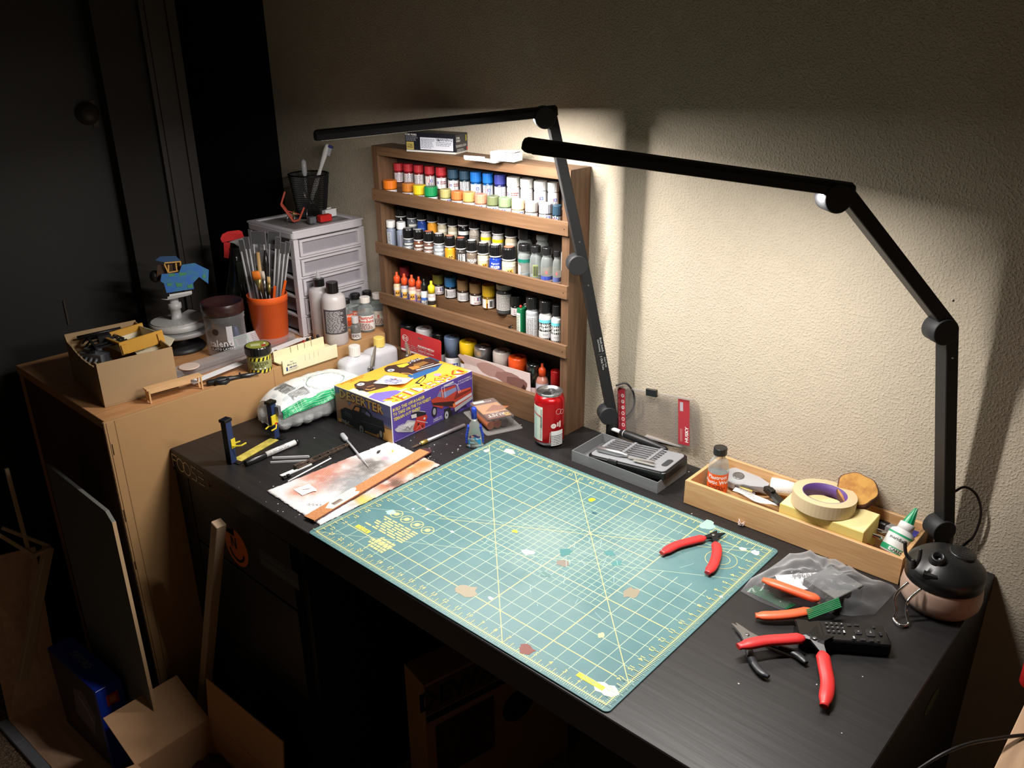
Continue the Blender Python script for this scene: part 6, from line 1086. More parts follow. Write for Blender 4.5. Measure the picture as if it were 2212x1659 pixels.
for px, py, hh_ in ((245, 972, .012), (270, 1115, .014), (293, 1222, .010)): P = at(px, py, 'x', XL); it.append(('r', P.y+.132-.001, P.z-FZ-hh_, P.y+.132+.0008, P.z-FZ+hh_, (58, 38, 22)))
decal(cp, 'crease_marks', pmx, it, du=0)
ZS = ZC+.0003
# --- open cardboard carton of model parts
a = V((-1.183, -.094, ZS)); t = thing('cardboard_box', 'open brown cardboard box filled with black and yellow model truck parts', 'box', a, -7.5); Lx, Wy, Hh = .230, .150, .094
cb2 = m('tan_cardboard', (172, 143, 106), .8, scale=30, amt=.08)
obj('bottom', G().box(-Lx, 0, 0, Wy, 0, .003), cb2, t)
obj('side_wall', G().box(-.003, 0, 0, Wy, .0031, Hh, c=.0004), cb2, t); obj('side_wall', G().box(-Lx, -Lx+.003, 0, Wy, .0031, Hh+.002, c=.0004), cb2, t)
obj('side_wall', G().box(-Lx+.0031, -.0031, Wy-.003, Wy, .0031, Hh-.001, c=.0004), cb2, t)
g = G(); n = 24; R_ = random.Random(6); top = [(-Lx+.0031+(Lx-.0062)*i/n, Hh-(.000 if i/n > .93 or i/n < .03 else .010+.010*sin(i/n*pi)+R_.uniform(-.0015, .0015))) for i in range(n+1)]
g.at((0, .003, 0), rx=90).prism([(-.0031, .0031)] + [(x, z) for x, z in reversed(top)] + [(-Lx+.0031, .0031)], 0, .003); obj('torn_wall', g, cb2, t)
TBm = Matrix.Translation(a) @ Matrix.Rotation(rad(-7.5), 4, 'Z')
bx = lambda x, y, z: TBm @ V((x, y, z))
yw_, cream = m('yellow_model_paint', (206, 152, 52), .45), m('cream_model_paint', (226, 216, 188), .5)
P = at(288, 736, 'z', ZC+.085); t = thing('truck_bed_part', 'cream model truck bed with mustard yellow rim inside the cardboard box', 'model part', (P.x, P.y, ZC+.076), -12, rot=(rad(4), rad(-6), rad(-4))); t.scale = (1.1, 1.1, 1.1)
g = G(); g.box(-.050, .050, -.036, .036, 0, .002); g.box(-.048, .048, -.036, -.034, .002, .022); g.box(-.048, .048, .034, .036, .002, .022); g.box(-.050, -.048, -.034, .034, .002, .022); obj('bed', g, cream, t)
g = G(); g.box(.048, .053, -.042, .042, .0, .025); g.box(-.052, -.047, -.042, .042, .012, .026); g.box(-.047, .048, -.041, -.036, .019, .0235); g.box(.0525, .056, -.040, -.030, .002, .02); g.box(.0525, .056, .030, .040, .002, .02); obj('yellow_rim', g, yw_, t)
P = at(345, 738, 'z', ZC+.082); t = thing('white_plate_part', 'cream flat model plate leaning at the corner of the cardboard box', 'model part', (P.x-.004, P.y-.008, ZC+.078), -7, rot=(rad(6), rad(3), rad(-5)))
g = G().prism([(-.03, -.045), (.028, -.05), (.034, .02), (.01, .038), (-.03, .03)], 0, .002); g.box(.0, .014, -.03, -.006, .002, .0032); g.box(-.005, .002, -.044, -.032, .002, .004); obj('plate', g, cream, t)
blkp = m('black_model_paint', (22, 22, 24), .4)
P = bx(-.168, .062, .088); t = thing('black_chassis_part', 'glossy black model truck chassis frame in the cardboard box', 'model part', P, 0, rot=(rad(2), rad(-4), rad(-12)))
g = G()
for y in (-.024, .026): g.bar((-.05, y, 0), (.075, y-.004, 0), .004, .007)
for x in (-.046, -.02, .012, .045, .07): g.bar((x, -.024, .001), (x, .024, .001), .0035, .004)
g.tube([(-.04, -.045, .004), (-.04, .045, .004)], .0045, 8); g.tube([(.036, -.04, -.006), (.036, .04, -.006)], .004, 8); g.box(-.01, .02, -.012, .014, -.012, .012)
for s_ in (-1, 1):
    for x in (-.034, .0, .03, .052): g.bar((x, s_*.026, .002), (x+.006, s_*.040, -.008), .003, .003)
obj('frame_rails', g, blkp, t)
P = bx(-.125, .03, .058); t = thing('engine_part', 'grey and black model engine block low in the cardboard box', 'model part', P, 20); g = G(); g.box(-.03, .03, -.014, .014, 0, .02); g.box(-.02, .012, -.009, .009, .02, .028)
for k in range(4): g.tube([(-.022+k*.014, -.014, .012), (-.022+k*.014, -.024, .004)], .003, 6)
obj('block', g, m('grey_model_paint', (96, 98, 102), .35), t)
P = at(255, 716, 'z', ZC+.086); t = thing('orange_bit_part', 'small rusty orange and blue model bits by the back wall of the cardboard box', 'model part', (P.x, P.y, ZC+.080), 10); g = G(); R_ = random.Random(3)
for k in range(5): sphere(g, V((R_.uniform(-.008, .008), R_.uniform(-.006, .006), R_.uniform(.002, .008))), R_.uniform(.003, .006), 8, 5)
obj('orange_lump', g, m('rust_orange', (200, 110, 60), .7), t); obj('blue_piece', G().bar((-.03, -.006, .0), (.0, -.004, .003), .010, .003), m('blue_tape', (50, 104, 150), .6), t)
wire('rod', [(-.034, 0, -.002), (-.030, .0, .016)], .0008, blkp, t)
# --- lazy susan turntable, second disc and neck, taped truck on top
PT = T(393, 752, ZC); s_ = scl(PT); dk = m('dark_base_plastic', (30, 30, 32), .5)
zA, zB, zN, zP = hz(PT, 706)-ZC, hz(PT, 686)-ZC, hz(PT, 655)-ZC, hz(PT, 638)-ZC
t = thing('turntable', 'grey plastic turntable with a dark foot holding a spiral display disc', 'turntable', (PT.x, PT.y, ZS), 0)
obj('foot', G().lathe([(.055, 0), (.057, .004), (.05, .012), (.020, .016), (.018, zA-.012), (.05, zA-.010)], 40), dk, t)
gp_ = m('grey_disc_plastic', (150, 150, 150), .45, scale=20); obj('disc', G().lathe([(.070, zA-.012), (.0745, zA-.010), (.0745, zA-.001), (.073, zA)], 56), gp_, t)
decal(t, 'scale_marks', plane_map((0, 0, zA), (1, 0, 0), (0, 1, 0)), [('l', [(cos(rad(a_))*.064, sin(rad(a_))*.064), (cos(rad(a_))*.073, sin(rad(a_))*.073)], .001, (40, 40, 40)) for a_ in (-60, 30, 120, 210)], du=0)
t = thing('display_stand', 'pale grey round stand with radial steps and a short neck on the turntable', 'stand', (PT.x, PT.y, ZC+zA+.0006), 0)
lg = m('pale_grey_stand', (188, 187, 186), .4, scale=20); h0 = zB-zA-.004
g = G(); n = 64; prof = [(.058, 0), (.0625, .003), (.0625, h0*.75), (.060, h0*.85)]; g.lathe(prof, n); obj('disc', g, lg, t)
g = G(); segs = 26
for k in range(segs):
    a0, a1 = 2*pi*k/segs, 2*pi*(k+1)/segs; z = h0*.85+.0003+.009*k/segs; f0 = lambda r, a_, zz: (r*cos(a_+2.2), r*sin(a_+2.2), zz)
    g.loft([[f0(.012, a0, h0*.85), f0(.059, a0, h0*.85), f0(.059, a1, h0*.85), f0(.012, a1, h0*.85)], [f0(.012, a0, z), f0(.059, a0, z-.0015), f0(.059, a1, z-.0015), f0(.012, a1, z)]])
obj('stepped_face', g, lg, t)['kind'] = 'stuff'
obj('neck', G().lathe([(.014, h0*.85), (.0125, h0*.8), (.0115, zN-zA-.014), (.015, zN-zA-.012), (.015, zN-zA), (.0105, zN-zA+.001), (.0105, zP-zA)], 24), lg, t)
q_ = lambda px, py, k=0: nearp(PT, px, py, k)-V((PT.x, PT.y, ZC+zP+.0005))
PTt = V((PT.x, PT.y, ZC+zP+.0005)); fd = V((CAMP.x-PT.x, CAMP.y-PT.y, 0)).normalized()
t = thing('masked_truck_model', 'model truck masked in blue tape with a yellow cab frame on the grey stand', 'model', PTt, 0)
blu = m('blue_masking_tape', (52, 104, 190), .6, scale=90, c2=(58, 122, 158))
def ext(poly, k0, k1): g = G(); return g.loft([[q_(x, y, k0) for x, y in poly], [q_(x, y, k1) for x, y in poly]])
obj('platform', ext([(347, 646), (362, 646), (362, 641), (412, 632), (414, 636), (400, 640), (362, 648)], -.028, .024), lg, t)
obj('underbody', ext([(366, 636), (414, 628), (415, 634), (366, 644)], -.012, .018), m('white_plastic'), t)
wire('pin', [q_(366, 628, .015), q_(366, 642, .015)], .0008, steel, t); wire('pin', [q_(411, 622, .015), q_(411, 634, .015)], .0008, steel, t)
obj('taped_body', ext([(349, 592), (387, 589), (393, 572), (420, 568), (451, 583), (450, 613), (430, 598), (417, 612), (419, 624), (360, 633), (354, 612), (347, 608)], -.022, .022), blu, t)
decal(t, 'green_tape_patches', lambda u, v, h: q_(u, v, .0222+h), [('p', pp, (74, 140, 104)) for pp in ([(364, 592), (377, 590), (378, 596), (365, 598)], [(386, 589), (402, 588), (403, 594), (388, 596)], [(360, 612), (370, 611), (371, 617), (362, 618)], [(378, 611), (393, 611), (394, 619), (382, 620)], [(404, 616), (416, 613), (417, 622), (406, 623)], [(437, 594), (445, 593), (445, 600), (438, 602)])], du=0)
obj('taped_roof', ext([(335, 562), (346, 554), (380, 553), (390, 563), (356, 567)], -.024, .012), m('dark_blue_tape', (40, 78, 120), .7, scale=60), t)
g = G()
for A_, B_ in (((355, 568), (390, 565)), ((390, 565), (390, 584)), ((355, 570), (364, 590)), ((364, 572), (364, 588)), ((380, 568), (382, 584)), ((362, 589), (391, 584))): g.bar(q_(*A_, .013), q_(*B_, .013), .0026, .0026, up=tuple(fd))
obj('cab_frame', g, m('yellow_cab', (226, 172, 88), .5), t)
obj('cab_interior', ext([(340, 573), (388, 568), (388, 586), (364, 590), (338, 600)], -.020, .004), m('dark_brown_inside', (70, 46, 30), .7), t)
g = G(); sphere(g, q_(335, 597, -.010), .012, 14, 8, sz=1.2); obj('dark_fender', g, blkp, t)
# --- clear jar with brown lid
P = T(494, 758, ZC); H = hz(P, 650)-ZC; r = 88/2/scl(P); t = thing('ice_cream_jar', 'clear plastic screw jar with dark brown lid and white lettering behind the clear packaging', 'jar', (P.x, P.y, ZS), camdir(P))
gl = m('clear_thin_plastic', (230, 230, 232), .08, kind='glass', alpha=.07)
obj('jar_body', G().lathe([(r*.9, 0), (r*.94, .003), (r*.93, H*.66), (r*.97, H*.69), (r*.92, H*.72), (r*.97, H*.75), (r*.92, H*.77), (r*.9, H*.8)], 40, caps=(1, 0)), gl, t)
obj('lid', G().lathe([(r*.98, H*.79), (r, H*.80), (r, H*.985), (r*.97, H), (r*.90, H), (r*.88, H*.9), (.0001, H*.9)], 44), m('dark_brown_lid', (52, 30, 30), .3), t)
decal(t, 'printed_label', cyl_map(r*.945, 0), [('r', r*.02, H*.30, r*.30, H*.60, (196, 194, 198)), ('t', 'talenti', -r*.30, H*.28, r*.34, (225, 222, 222), 0, .5, .012), ('r', -r*.9, H*.13, r*.25, H*.2, (22, 20, 20)), ('t', 'GELATO LAYERS', -r*.3, H*.165, r*.13, (220, 220, 220), 0, .5, .02), ('d', -r*.5, H*.5, r*.16, (50, 34, 30))], lift=.0001)
obj('blue_thing_inside', G().at((0, r*.45, .004)).lathe([(.010, 0), (.011, .02), (.006, .05), (.004, .055)], 16), m('muted_blue_plastic', (70, 84, 120), .4), t)
# --- spray bottle
P = T(530, 712, ZC); t = thing('spray_bottle', 'dark spray bottle with bright red trigger head behind the brush cup', 'spray bottle', (P.x, P.y, ZS), camdir(P)+180)
Hs = hz(P, 534)-ZC; db = m('smoked_plastic', (34, 36, 34), .15); obj('bottle_body', G().lathe([(.045, 0), (.048, .01), (.048, Hs*.35), (.043, Hs*.5), (.026, Hs*.72), (.018, Hs*.85), (.016, Hs)], 32, sy=.8), db, t)
rd = m('bright_red_plastic', (214, 44, 46), .4, scale=80); Q = lambda px, py, k=0: (Matrix.Rotation(-t.rotation_euler.z, 3, 'Z') @ (nearp(P, px, py, k)-V((P.x, P.y, ZS))))
def extq(poly, k0, k1): return G().loft([[Q(x, y, k0) for x, y in poly], [Q(x, y, k1) for x, y in poly]])
obj('trigger_head', extq([(476, 516), (480, 506), (492, 500), (516, 497), (523, 500), (527, 512), (500, 520), (480, 524)], -.012, .012), rd, t)
obj('trigger', extq([(483, 524), (498, 523), (496, 540), (494, 558), (484, 557), (484, 540)], -.006, .006), rd, t)
obj('nozzle_neck', extq([(494, 523), (524, 512), (530, 534), (514, 532), (506, 526)], -.008, .008), m('grey_plastic', (150, 146, 148), .4), t)
decal(t, 'printed_label', (lambda u, v, h: Q(u, v, .036+h*0)), [('p', [(511, 568), (532, 563), (540, 608), (517, 615)], (38, 44, 34)), ('l', [(511, 568), (532, 563), (540, 608), (517, 615), (511, 568)], .7, (76, 88, 62)), ('l', [(517, 606), (534, 601)], 1.2, (80, 86, 72)), ('l', [(515, 590), (528, 576), (532, 590)], 1, (70, 84, 56))], du=0, lift=.0002)
# --- orange cup with brushes and brush packs
PC = T(589, 738, ZC); Hc = hz(PC, 634)-ZC; r = 84/2/scl(PC); t = thing('orange_cup', 'orange plastic cup full of paint brushes on the cabinet', 'cup', (PC.x, PC.y, ZS))
oc = m('orange_cup_plastic', (236, 98, 34), .4); obj('cup_body', G().lathe([(r*.80, 0), (r*.82, .001), (r*.97, Hc*.86), (r, Hc*.865), (r, Hc-.0015), (r*.985, Hc), (r*.965, Hc-.001), (r*.94, Hc*.86), (r*.79, .003), (.0001, .003)], 44, caps=(1, 0)), oc, t)
fdc = V((CAMP.x-PC.x, CAMP.y-PC.y, 0)).normalized(); base_ = V((PC.x, PC.y, ZC+.012))
def cupitem(name, lbl, cat, tip, k, grp, build, spread=.45):
    tp = nearp(PC, tip[0], tip[1], k); b_ = nearp(PC, 585+(tip[0]-585)*spread*.5, 690, k*.5); d3 = tp-b_; t = thing(name, lbl, cat, b_, 0, grp, rot=orient(d3)); build(t, d3.length); return t
def mk_brush(hc, ferr, brc, wb, flat):
    def f(t, L):
        obj('handle', G().lathe([(.003, 0), (.0045, L*.3), (.0035, L*.62)], 12), hc, t); obj('ferrule', G().loft([[(r_*cos(2*pi*i/16), r_*sin(2*pi*i/16)*fl_, z) for i in range(16)] for r_, fl_, z in ((.0036, 1, L*.6), (.004, 1, L*.7), (wb, flat, L*.84))], 0, True), ferr, t)
        obj('bristles', G().loft([[(r_*cos(2*pi*i/16), r_*sin(2*pi*i/16)*flat, z) for i in range(16)] for r_, z in ((wb*.96, L*.84), (wb, L*.92), (wb*.85, L))], 0, True), brc, t)
    return f
br_o, br_t, blk_h = m('orange_bristle', (226, 122, 30), .7, scale=300, stretch=(1, 1, .05)), m('tan_bristle', (190, 160, 110), .8, scale=300, stretch=(1, 1, .05)), m('black_handle', (22, 21, 21), .3)
gold = m('gold_ferrule', (150, 136, 84), .35, .8)
cupitem('paint_brush', 'wide flat brush with orange bristles in the orange cup', 'brush', (551, 586), .030, 'brushes in the orange cup', mk_brush(blk_h, gold, br_o, .010, .35))
cupitem('paint_brush', 'narrow brush with pale worn bristles beside the wide orange one', 'brush', (567, 586), .024, 'brushes in the orange cup', mk_brush(blk_h, steel, m('pale_bristle', (206, 196, 180), .8), .0045, .5))
cupitem('paint_brush', 'small filbert brush with tan bristles in the orange cup', 'brush', (580, 598), .022, 'brushes in the orange cup', mk_brush(blk_h, gold, br_t, .0045, .6))
slv, blkc = m('clear_sleeve', (225, 225, 228), .08, kind='glass', alpha=.04), m('black_card', (20, 20, 22), .5)
def mk_pack(w_, strips):
    def f(t, L):
        Mr = Matrix.Rotation(-t.rotation_euler.to_matrix().to_euler().z, 4, 'Z')
        obj('sleeve', G().box(-w_, w_, -.0035, .0035, L*.2, L), slv, t); obj('header_card', G().box(-w_*.96, w_*.96, -.0012, .0012, L*.86, L*.998), blkc, t)
        for k in range(strips):
            x = -w_*.7+1.4*w_*k/max(1, strips-1); obj('brush_handle', G().at((x, .0, 0)).lathe([(.0016, L*.22), (.0019, L*.6), (.0014, L*.86)], 8), m(('white_plastic', 'black_handle')[k % 2]), t)
    return f
for i, (x, y, k, w_, n_, nm) in enumerate([(520, 518, .0, .006, 2, 'slim black-headed brush pack leaning furthest left in the orange cup'), (531, 512, -.006, .006, 3, 'black and white brush pack second from the left in the orange cup'), (557, 500, -.012, .017, 3, 'wide black-topped brush card standing tall in the orange cup'), (592, 500, -.022, .014, 2, 'clear empty plastic sleeve standing behind the brushes'), (601, 512, .004, .006, 3, 'silver brush pack right of centre in the orange cup'), (612, 524, .008, .006, 3, 'silver white brush pack beside the tower'), (622, 522, .002, .006, 3, 'brush pack with black top leaning furthest right in the orange cup')]):
    cupitem('brush_pack', nm, 'brush pack', (x, y), k, 'brush packs in the orange cup', mk_pack(w_, n_), .9)
cupitem('paint_brush', 'brush with a bare wooden handle standing between the brush packs', 'brush', (557, 545), -.002, 'brushes in the orange cup', lambda t, L: obj('handle', G().lathe([(.004, 0), (.0055, L*.5), (.004, L)], 12), m('bare_wood_handle', (180, 146, 96), .5), t), .9)
for x, y, k, nm in ((603, 512, -.010, 'black round brush handle behind the silver packs'), (573, 540, -.006, 'black brush handle with a gold mark in the middle of the cup')):
    cupitem('paint_brush', nm, 'brush', (x, y), k, 'brushes in the orange cup', lambda t, L: obj('handle', G().lathe([(.003, 0), (.006, L*.6), (.0075, L*.8), (.003, L)], 12), blk_h, t), .9)
for x, k, nm in ((594, .014, 'orange'), (617, .010, 'orange')): cupitem('craft_stick', ('orange plastic stick at the middle of the cup rim', 'orange plastic stick at the right of the cup rim')[x > 600], 'stick', (x, 606 if x > 600 else 618), k, None, lambda t, L: obj('stick_body', G().box(-.0028, .0028, -.001, .001, 0, L), oc, t), .9)
# --- drawer tower
C0 = V((-1.232, .418, ZS)); TWd, TDp, TH_ = .210, .196, hz(C0, 501)-ZS; t = thing('drawer_tower', 'white plastic tower of five small drawers on the cabinet by the wall', 'drawer unit', C0, 0)
wf = m('white_frame_plastic', (206, 202, 208), .4); cf = m('cloudy_drawer_plastic', (172, 168, 176), .25, kind='glass', alpha=.8); tierh = (TH_-.022)/5
g = G(); g.rbox(-TDp, .001, -.001, TWd+.001, TH_-.020, TH_-.004, .010, .002); g2 = g
obj('top_frame', g, wf, t)
g = G(); g.rbox(-TDp, .001, -.001, TWd+.001, TH_-.004, TH_, .010, .001); obj('top_rim', G().loft([[(x, y, z) for x, y in ((-TDp+i_, i_), (-i_, i_), (-i_, TWd-i_), (-TDp+i_, TWd-i_))] for i_, z in ((0, TH_-.004), (.001, TH_), (.016, TH_), (.020, TH_-.003))], 0, False, (0, 0)), wf, t)
obj('recessed_top', G().box(-TDp+.019, -.019, .019, TWd-.019, TH_-.0042, TH_-.0032, c=.0002), m('dusty_grey_top', (150, 146, 146), .6, scale=14, c2=(120, 116, 116)), t)
for k in range(5):
    z0 = .001+k*tierh; z1 = z0+tierh
    for x in (-TDp, -.016):
        for y in (0, TWd-.013): obj('corner_post', G().box(x, x+.016, y, y+.013, z0, z1, c=.001), wf, t)
    obj('tier_rail', G().box(-.0162, .0, .013, TWd-.013, z0, z0+.006, c=.0006), wf, t); obj('tier_rail', G().box(-TDp+.016, -.016, 0, .010, z0, z0+.006, c=.0006), wf, t)
    obj('back_wall', G().box(-TDp+.001, -TDp+.003, .013, TWd-.013, z0, z1), wf, t)
    d = obj('drawer', opentray(-TDp+.006, -.003, .015, TWd-.015, z0+.0075, z1-.002, .0018, .0018), cf, t)
    f = G(); ya, yb = .0142, TWd-.0142; f.box(-.003, .004, ya, yb, z0+.007, z0+.013); f.box(-.003, .004, ya, yb, z1-.007, z1-.0015); f.box(-.003, .004, ya, ya+.007, z0+.013, z1-.007); f.box(-.003, .004, yb-.010, yb, z0+.013, z1-.007); obj('drawer_frame', f, wf, d)
ct = [((120, 84, 84), (200, 150, 70)), ((196, 192, 196), (96, 120, 130)), ((150, 110, 116), (206, 120, 116)), ((180, 180, 186), (90, 110, 120)), ((160, 150, 150), (120, 120, 130))]
for k in range(5):
    z0 = .001+(4-k)*tierh+.010
    for j, c_ in enumerate(ct[k]):
        u = thing('drawer_contents', f'{("dull red bits", "tan paper strip", "folded white papers", "grey-blue packets", "pinkish parts bag", "tangled pink netting", "white packets", "blue grey bags", "pale wrappers", "grey boxes")[k*2+j]} inside the {("top", "second", "third", "fourth", "lowest")[k]} drawer of the white tower', 'contents', C0+V((-.10, TWd*(.32+.36*j), z0)), 0)
        g = G(); R_ = random.Random(k*7+j); n = 12; g.loft([[((-.05+.1*i/n), y_, .001+(.010+.006*sin(i*1.3+j+y_*60))*(1 if y_ else 1)) for y_ in (-.03, -.01, .01, .03)] + [((-.05+.1*i/n), y_, 0) for y_ in (.03, -.03)] for i in range(n+1)]); obj('contents_body', g, m('contents_%02x%02x%02x' % c_, c_, .7), u)
ZTw = ZS+TH_
# mesh pencil cup on the tower with toothbrush
PM = T(675, 466, ZTw); PM.y = min(PM.y, .562); Hm = hz(PM, 372)-ZTw; r1, r0 = 90/2/scl(PM)*.93, 60/2/scl(PM)
t = thing('mesh_cup', 'black wire mesh pencil cup holding a toothbrush, on top of the drawer tower', 'cup', (PM.x, PM.y, ZTw-.003)); g = G(); nW = 80
for s_ in (1, -1):
    for k in range(nW):
        pts_ = [((r0+(r1-r0)*i/10)*cos(2*pi*k/nW+s_*i*.075), (r0+(r1-r0)*i/10)*sin(2*pi*k/nW+s_*i*.075), .004+(Hm-.006)*i/10) for i in range(11)]; g.tube(pts_, .00075, 3, caps=(0, 0), sm=False)
mesh_m = m('black_wire_mesh', (16, 16, 17), .4, .5); w_o = obj('mesh_wall', g, mesh_m, t); w_o['kind'] = 'stuff'
obj('rim', G().lathe([(r1-.001, Hm-.003), (r1+.0018, Hm-.002), (r1+.0018, Hm), (r1-.001, Hm+.001)], 40, caps=(0, 0)), mesh_m, t); obj('base', G().lathe([(r0, .003), (r0+.001, .004), (r0+.001, .008), (r0, .009)], 32), mesh_m, t)
def cuptool(name, lbl, cat, tip, foot, build, k=0): a_, b_ = nearp(PM, *foot, k), nearp(PM, *tip, k); d3 = b_-a_; t = thing(name, lbl, cat, a_, 0, rot=orient(d3)); build(t, d3.length); return t
def tb(t, L):
    obj('handle', G().loft([[(w_*cos(2*pi*i/12), w_*.6*sin(2*pi*i/12), z) for i in range(12)] for w_, z in ((.004, 0), (.0065, L*.3), (.0042, L*.6), (.0055, L*.72), (.0068, L*.86), (.006, L*.97), (.003, L))], 0, True), m('white_plastic'), t)
    g = G(); M_ = t.rotation_euler.to_matrix().inverted(); right = M_ @ V((RM.col[0])); right.z = 0; right.normalize()
    for j in range(7): z = L*(.84+.02*j); g.bar(right*.003+V((0, 0, z)), right*.013+V((0, 0, z)), .006, .0022, up=(0, 0, 1))
    obj('bristles', g, m('pale_bristle_white', (200, 206, 214), .8), t); obj('blue_tip', G().bar(right*.003+V((0, 0, L*.975)), right*.014+V((0, 0, L*.975)), .008, .006), m('dark_blue_plastic'), t)
cuptool('toothbrush', 'white toothbrush with a blue tip standing in the mesh cup', 'toothbrush', (708, 311), (670, 440), tb)
cuptool('clear_pipette', 'clear rounded plastic pipette barely visible in the mesh cup', 'pipette', (655, 344), (664, 440), lambda t, L: obj('bulb', G().lathe([(.003, 0), (.003, L*.6), (.0065, L*.7), (.0065, L*.95), (.002, L)], 14), clearm, t))
cuptool('perforated_tube', 'silver perforated tube leaning inside the mesh cup', 'tube', (655, 414), (664, 448), lambda t, L: obj('tube_body', G().lathe([(.011, -.01), (.011, L), (.006, L+.006)], 20), m('silver_perforated', (150, 146, 140), .35, .7, scale=900, c2=(40, 40, 40)), t), -.004)
cuptool('thin_silver_rod', 'thin silver rod leaning across the inside of the mesh cup', 'rod', (668, 428), (686, 450), lambda t, L: obj('rod_body', G().lathe([(.0022, 0), (.0022, L)], 10), m('chrome'), t), .004)
# red model crane, boxes and pins on the tower
PK = T(640, 480, ZTw); rp = m('red_model_paint', (176, 66, 44), .6); q2 = lambda px, py, k=0: nearp(PK, px, py, k)-V((PK.x, PK.y, ZTw))
t = thing('red_frame_part', 'thin rusty red model frame standing curved on the drawer tower', 'model part', (PK.x, PK.y, ZTw)); g = G()
for off in (-.006, .006): pts_ = [q2(615, 415, off), q2(607, 442, off), q2(622, 462, off), q2(634, 478, off), q2(646, 475, off), q2(657, 448, off)]; [g.bar(a_, b_, .0042, .0042) for a_, b_ in zip(pts_[:-1], pts_[1:])]
for a_ in ((615, 415), (607, 442), (622, 462), (634, 478), (650, 468)): g.bar(q2(*a_, -.006), q2(*a_, .006), .003, .003)
g.bar(q2(608, 438), q2(632, 470), .002, .002); g.bar(q2(623, 456), q2(650, 464), .002, .002); obj('frame_body', g, rp, t)
g = G(); g.tube([q2(634, 456), q2(635, 472)], .0025, 8); g.tube([q2(628, 461), q2(643, 464)], .002, 8); obj('gold_axle', g, m('gold_ferrule'), t)
g = G(); [g.tube([q2(x, y0, .004), q2(x, y1, .004)], .0008, 6) for x, y0, y1 in ((621, 464, 484), (636, 462, 491), (663, 452, 484))]; obj('support_pins', g, steel, t)
for nm, lb, px, py, w_, d_, h_, rz_, mt in (('red_block', 'bright red plastic block lying on the drawer tower', 704, 479, .034, .018, .017, 88, m('red_plastic')), ('grey_block', 'grey block with reddish side beside the red block', 676, 483, .018, .02, .016, 80, m('grey_model_paint')), ('white_channel', 'white open channel behind the red block', 712, 468, .034, .022, .019, 92, mask_w)):
    P = T(px, py, ZTw); u = thing(nm, lb, 'block', (P.x-.004, P.y, ZTw+.0004), rz_); g = G()
    if nm == 'white_channel': g.box(-w_/2, w_/2, -d_/2, d_/2, 0, h_*.9); g.box(-w_/2-.001, w_/2+.001, d_/2-.001, d_/2, h_*.9, h_); g.box(-w_/2-.001, w_/2+.001, -d_/2, -d_/2+.001, h_*.9, h_)
    else: g.rbox(-w_/2, w_/2, -d_/2, d_/2, 0, h_, .003, .002)
    obj('block_body', g, mt, u)
    if nm == 'grey_block': obj('dark_screw', G().at((0, 0, h_)).lathe([(.0018, 0), (.0016, .0006)], 8), blkp, u)
# --- bottles right of the tower
P = V((-1.186, T(700, 728, ZC).y-.012, ZC)); P = V((-1.199, .455, ZC)); Hn = hz(P, 583)-ZC; r = 46/2/scl(P); t = thing('dispenser_bottle', 'milky squeeze bottle with clear pointed nozzle and black collar behind the big bottle', 'bottle', (P.x, P.y, ZS), camdir(P))
mk = m('milky_bottle', (196, 190, 190), .35); z1 = hz(P, 617)-ZC; z2 = hz(P, 602)-ZC
obj('bottle_body', G().lathe([(r*.95, 0), (r, .002), (r, z1*.88), (r*.9, z1*.95), (r*.45, z1*.99), (r*.45, z1)], 30), mk, t); obj('collar', ribbed([(r*.5, z1), (r*.52, z1+.001), (r*.5, z2)], 30), m('cap_black'), t)
obj('nozzle', G().lathe([(r*.25, z2), (r*.24, z2+.004), (r*.08, Hn-.001), (r*.05, Hn)], 14), m('clear_nozzle', (220, 220, 222), .1, kind='glass', alpha=.4), t)
decal(t, 'printed_label', cyl_map(r, 0), [('p', [(-.006, z1*.05), (r*1.2, z1*.05), (r*1.2, z1*.55), (.002, z1*.55), (.0, z1*.45), (-.002, z1*.3)], (30, 28, 30))], lift=.00008)
P = V((-1.1415, .4515, ZC)); r = 51/2/scl(P); z1 = hz(P, 632)-ZC; H = hz(P, 609)-ZC; rc = 25/2/scl(P); t = thing('large_bottle', 'large pale bottle with black cap and a dark grey text label', 'bottle', (P.x, P.y, ZS), camdir(P))
obj('bottle_body', G().lathe([(r*.95, 0), (r, .003), (r, z1*.86), (r*.93, z1*.94), (r*.7, z1*.985), (rc*.9, z1)], 36), mk, t); obj('screw_cap', ribbed([(rc, z1), (rc*1.02, z1+.001), (rc, H-.001), (rc*.95, H)], 44), m('cap_black'), t)
decal(t, 'printed_label', cyl_map(r, 0), [('r', -r*1.05, z1*.24, r*1.25, z1*.72, (72, 68, 72))]+lines(-r*.8, r*.85, z1*.27, z1*.69, 17, (206, 202, 204), .42, .35), lift=.00008)
P = T(757, 733, ZC); bottle('small brown glass bottle with a frosted white cap beside the large bottle', V((-1.1265, .4985, ZC)), ZS, hz(P, 684), .0088, .016, .0125, (206, 202, 202), m('brown_liquid', (70, 36, 26), .3), .9, [half(.0125, .004, .018, (224, 220, 218)), ('t', 'BASE', 0, .011, .006, (60, 50, 50))]+lines(-.008, .008, .013, .017, 2, (110, 90, 90)), grp='small solvent bottles')
pwm = lambda lbl, px, py, pt, w_, capc, main, br, wd_, wc, **k: pw(lbl, T(px, py, ZC), ZS, pt, w_/2/scl(T(px, py, ZC)), capc, main, wd_, br, wc, **k)
pwm('clear bottle with white and red label and white cap at the cabinet edge', 793, 714, 641, 36, (238, 232, 226), (240, 236, 232), 'Plastruct', 'Bondene', (206, 70, 44))
pwm('clear bottle with orange label and black cap behind the white-labelled one', 772, 700, 634, 34, (26, 26, 27), (236, 92, 40), 'Plastruct', 'Plastic Weld', (240, 236, 232))
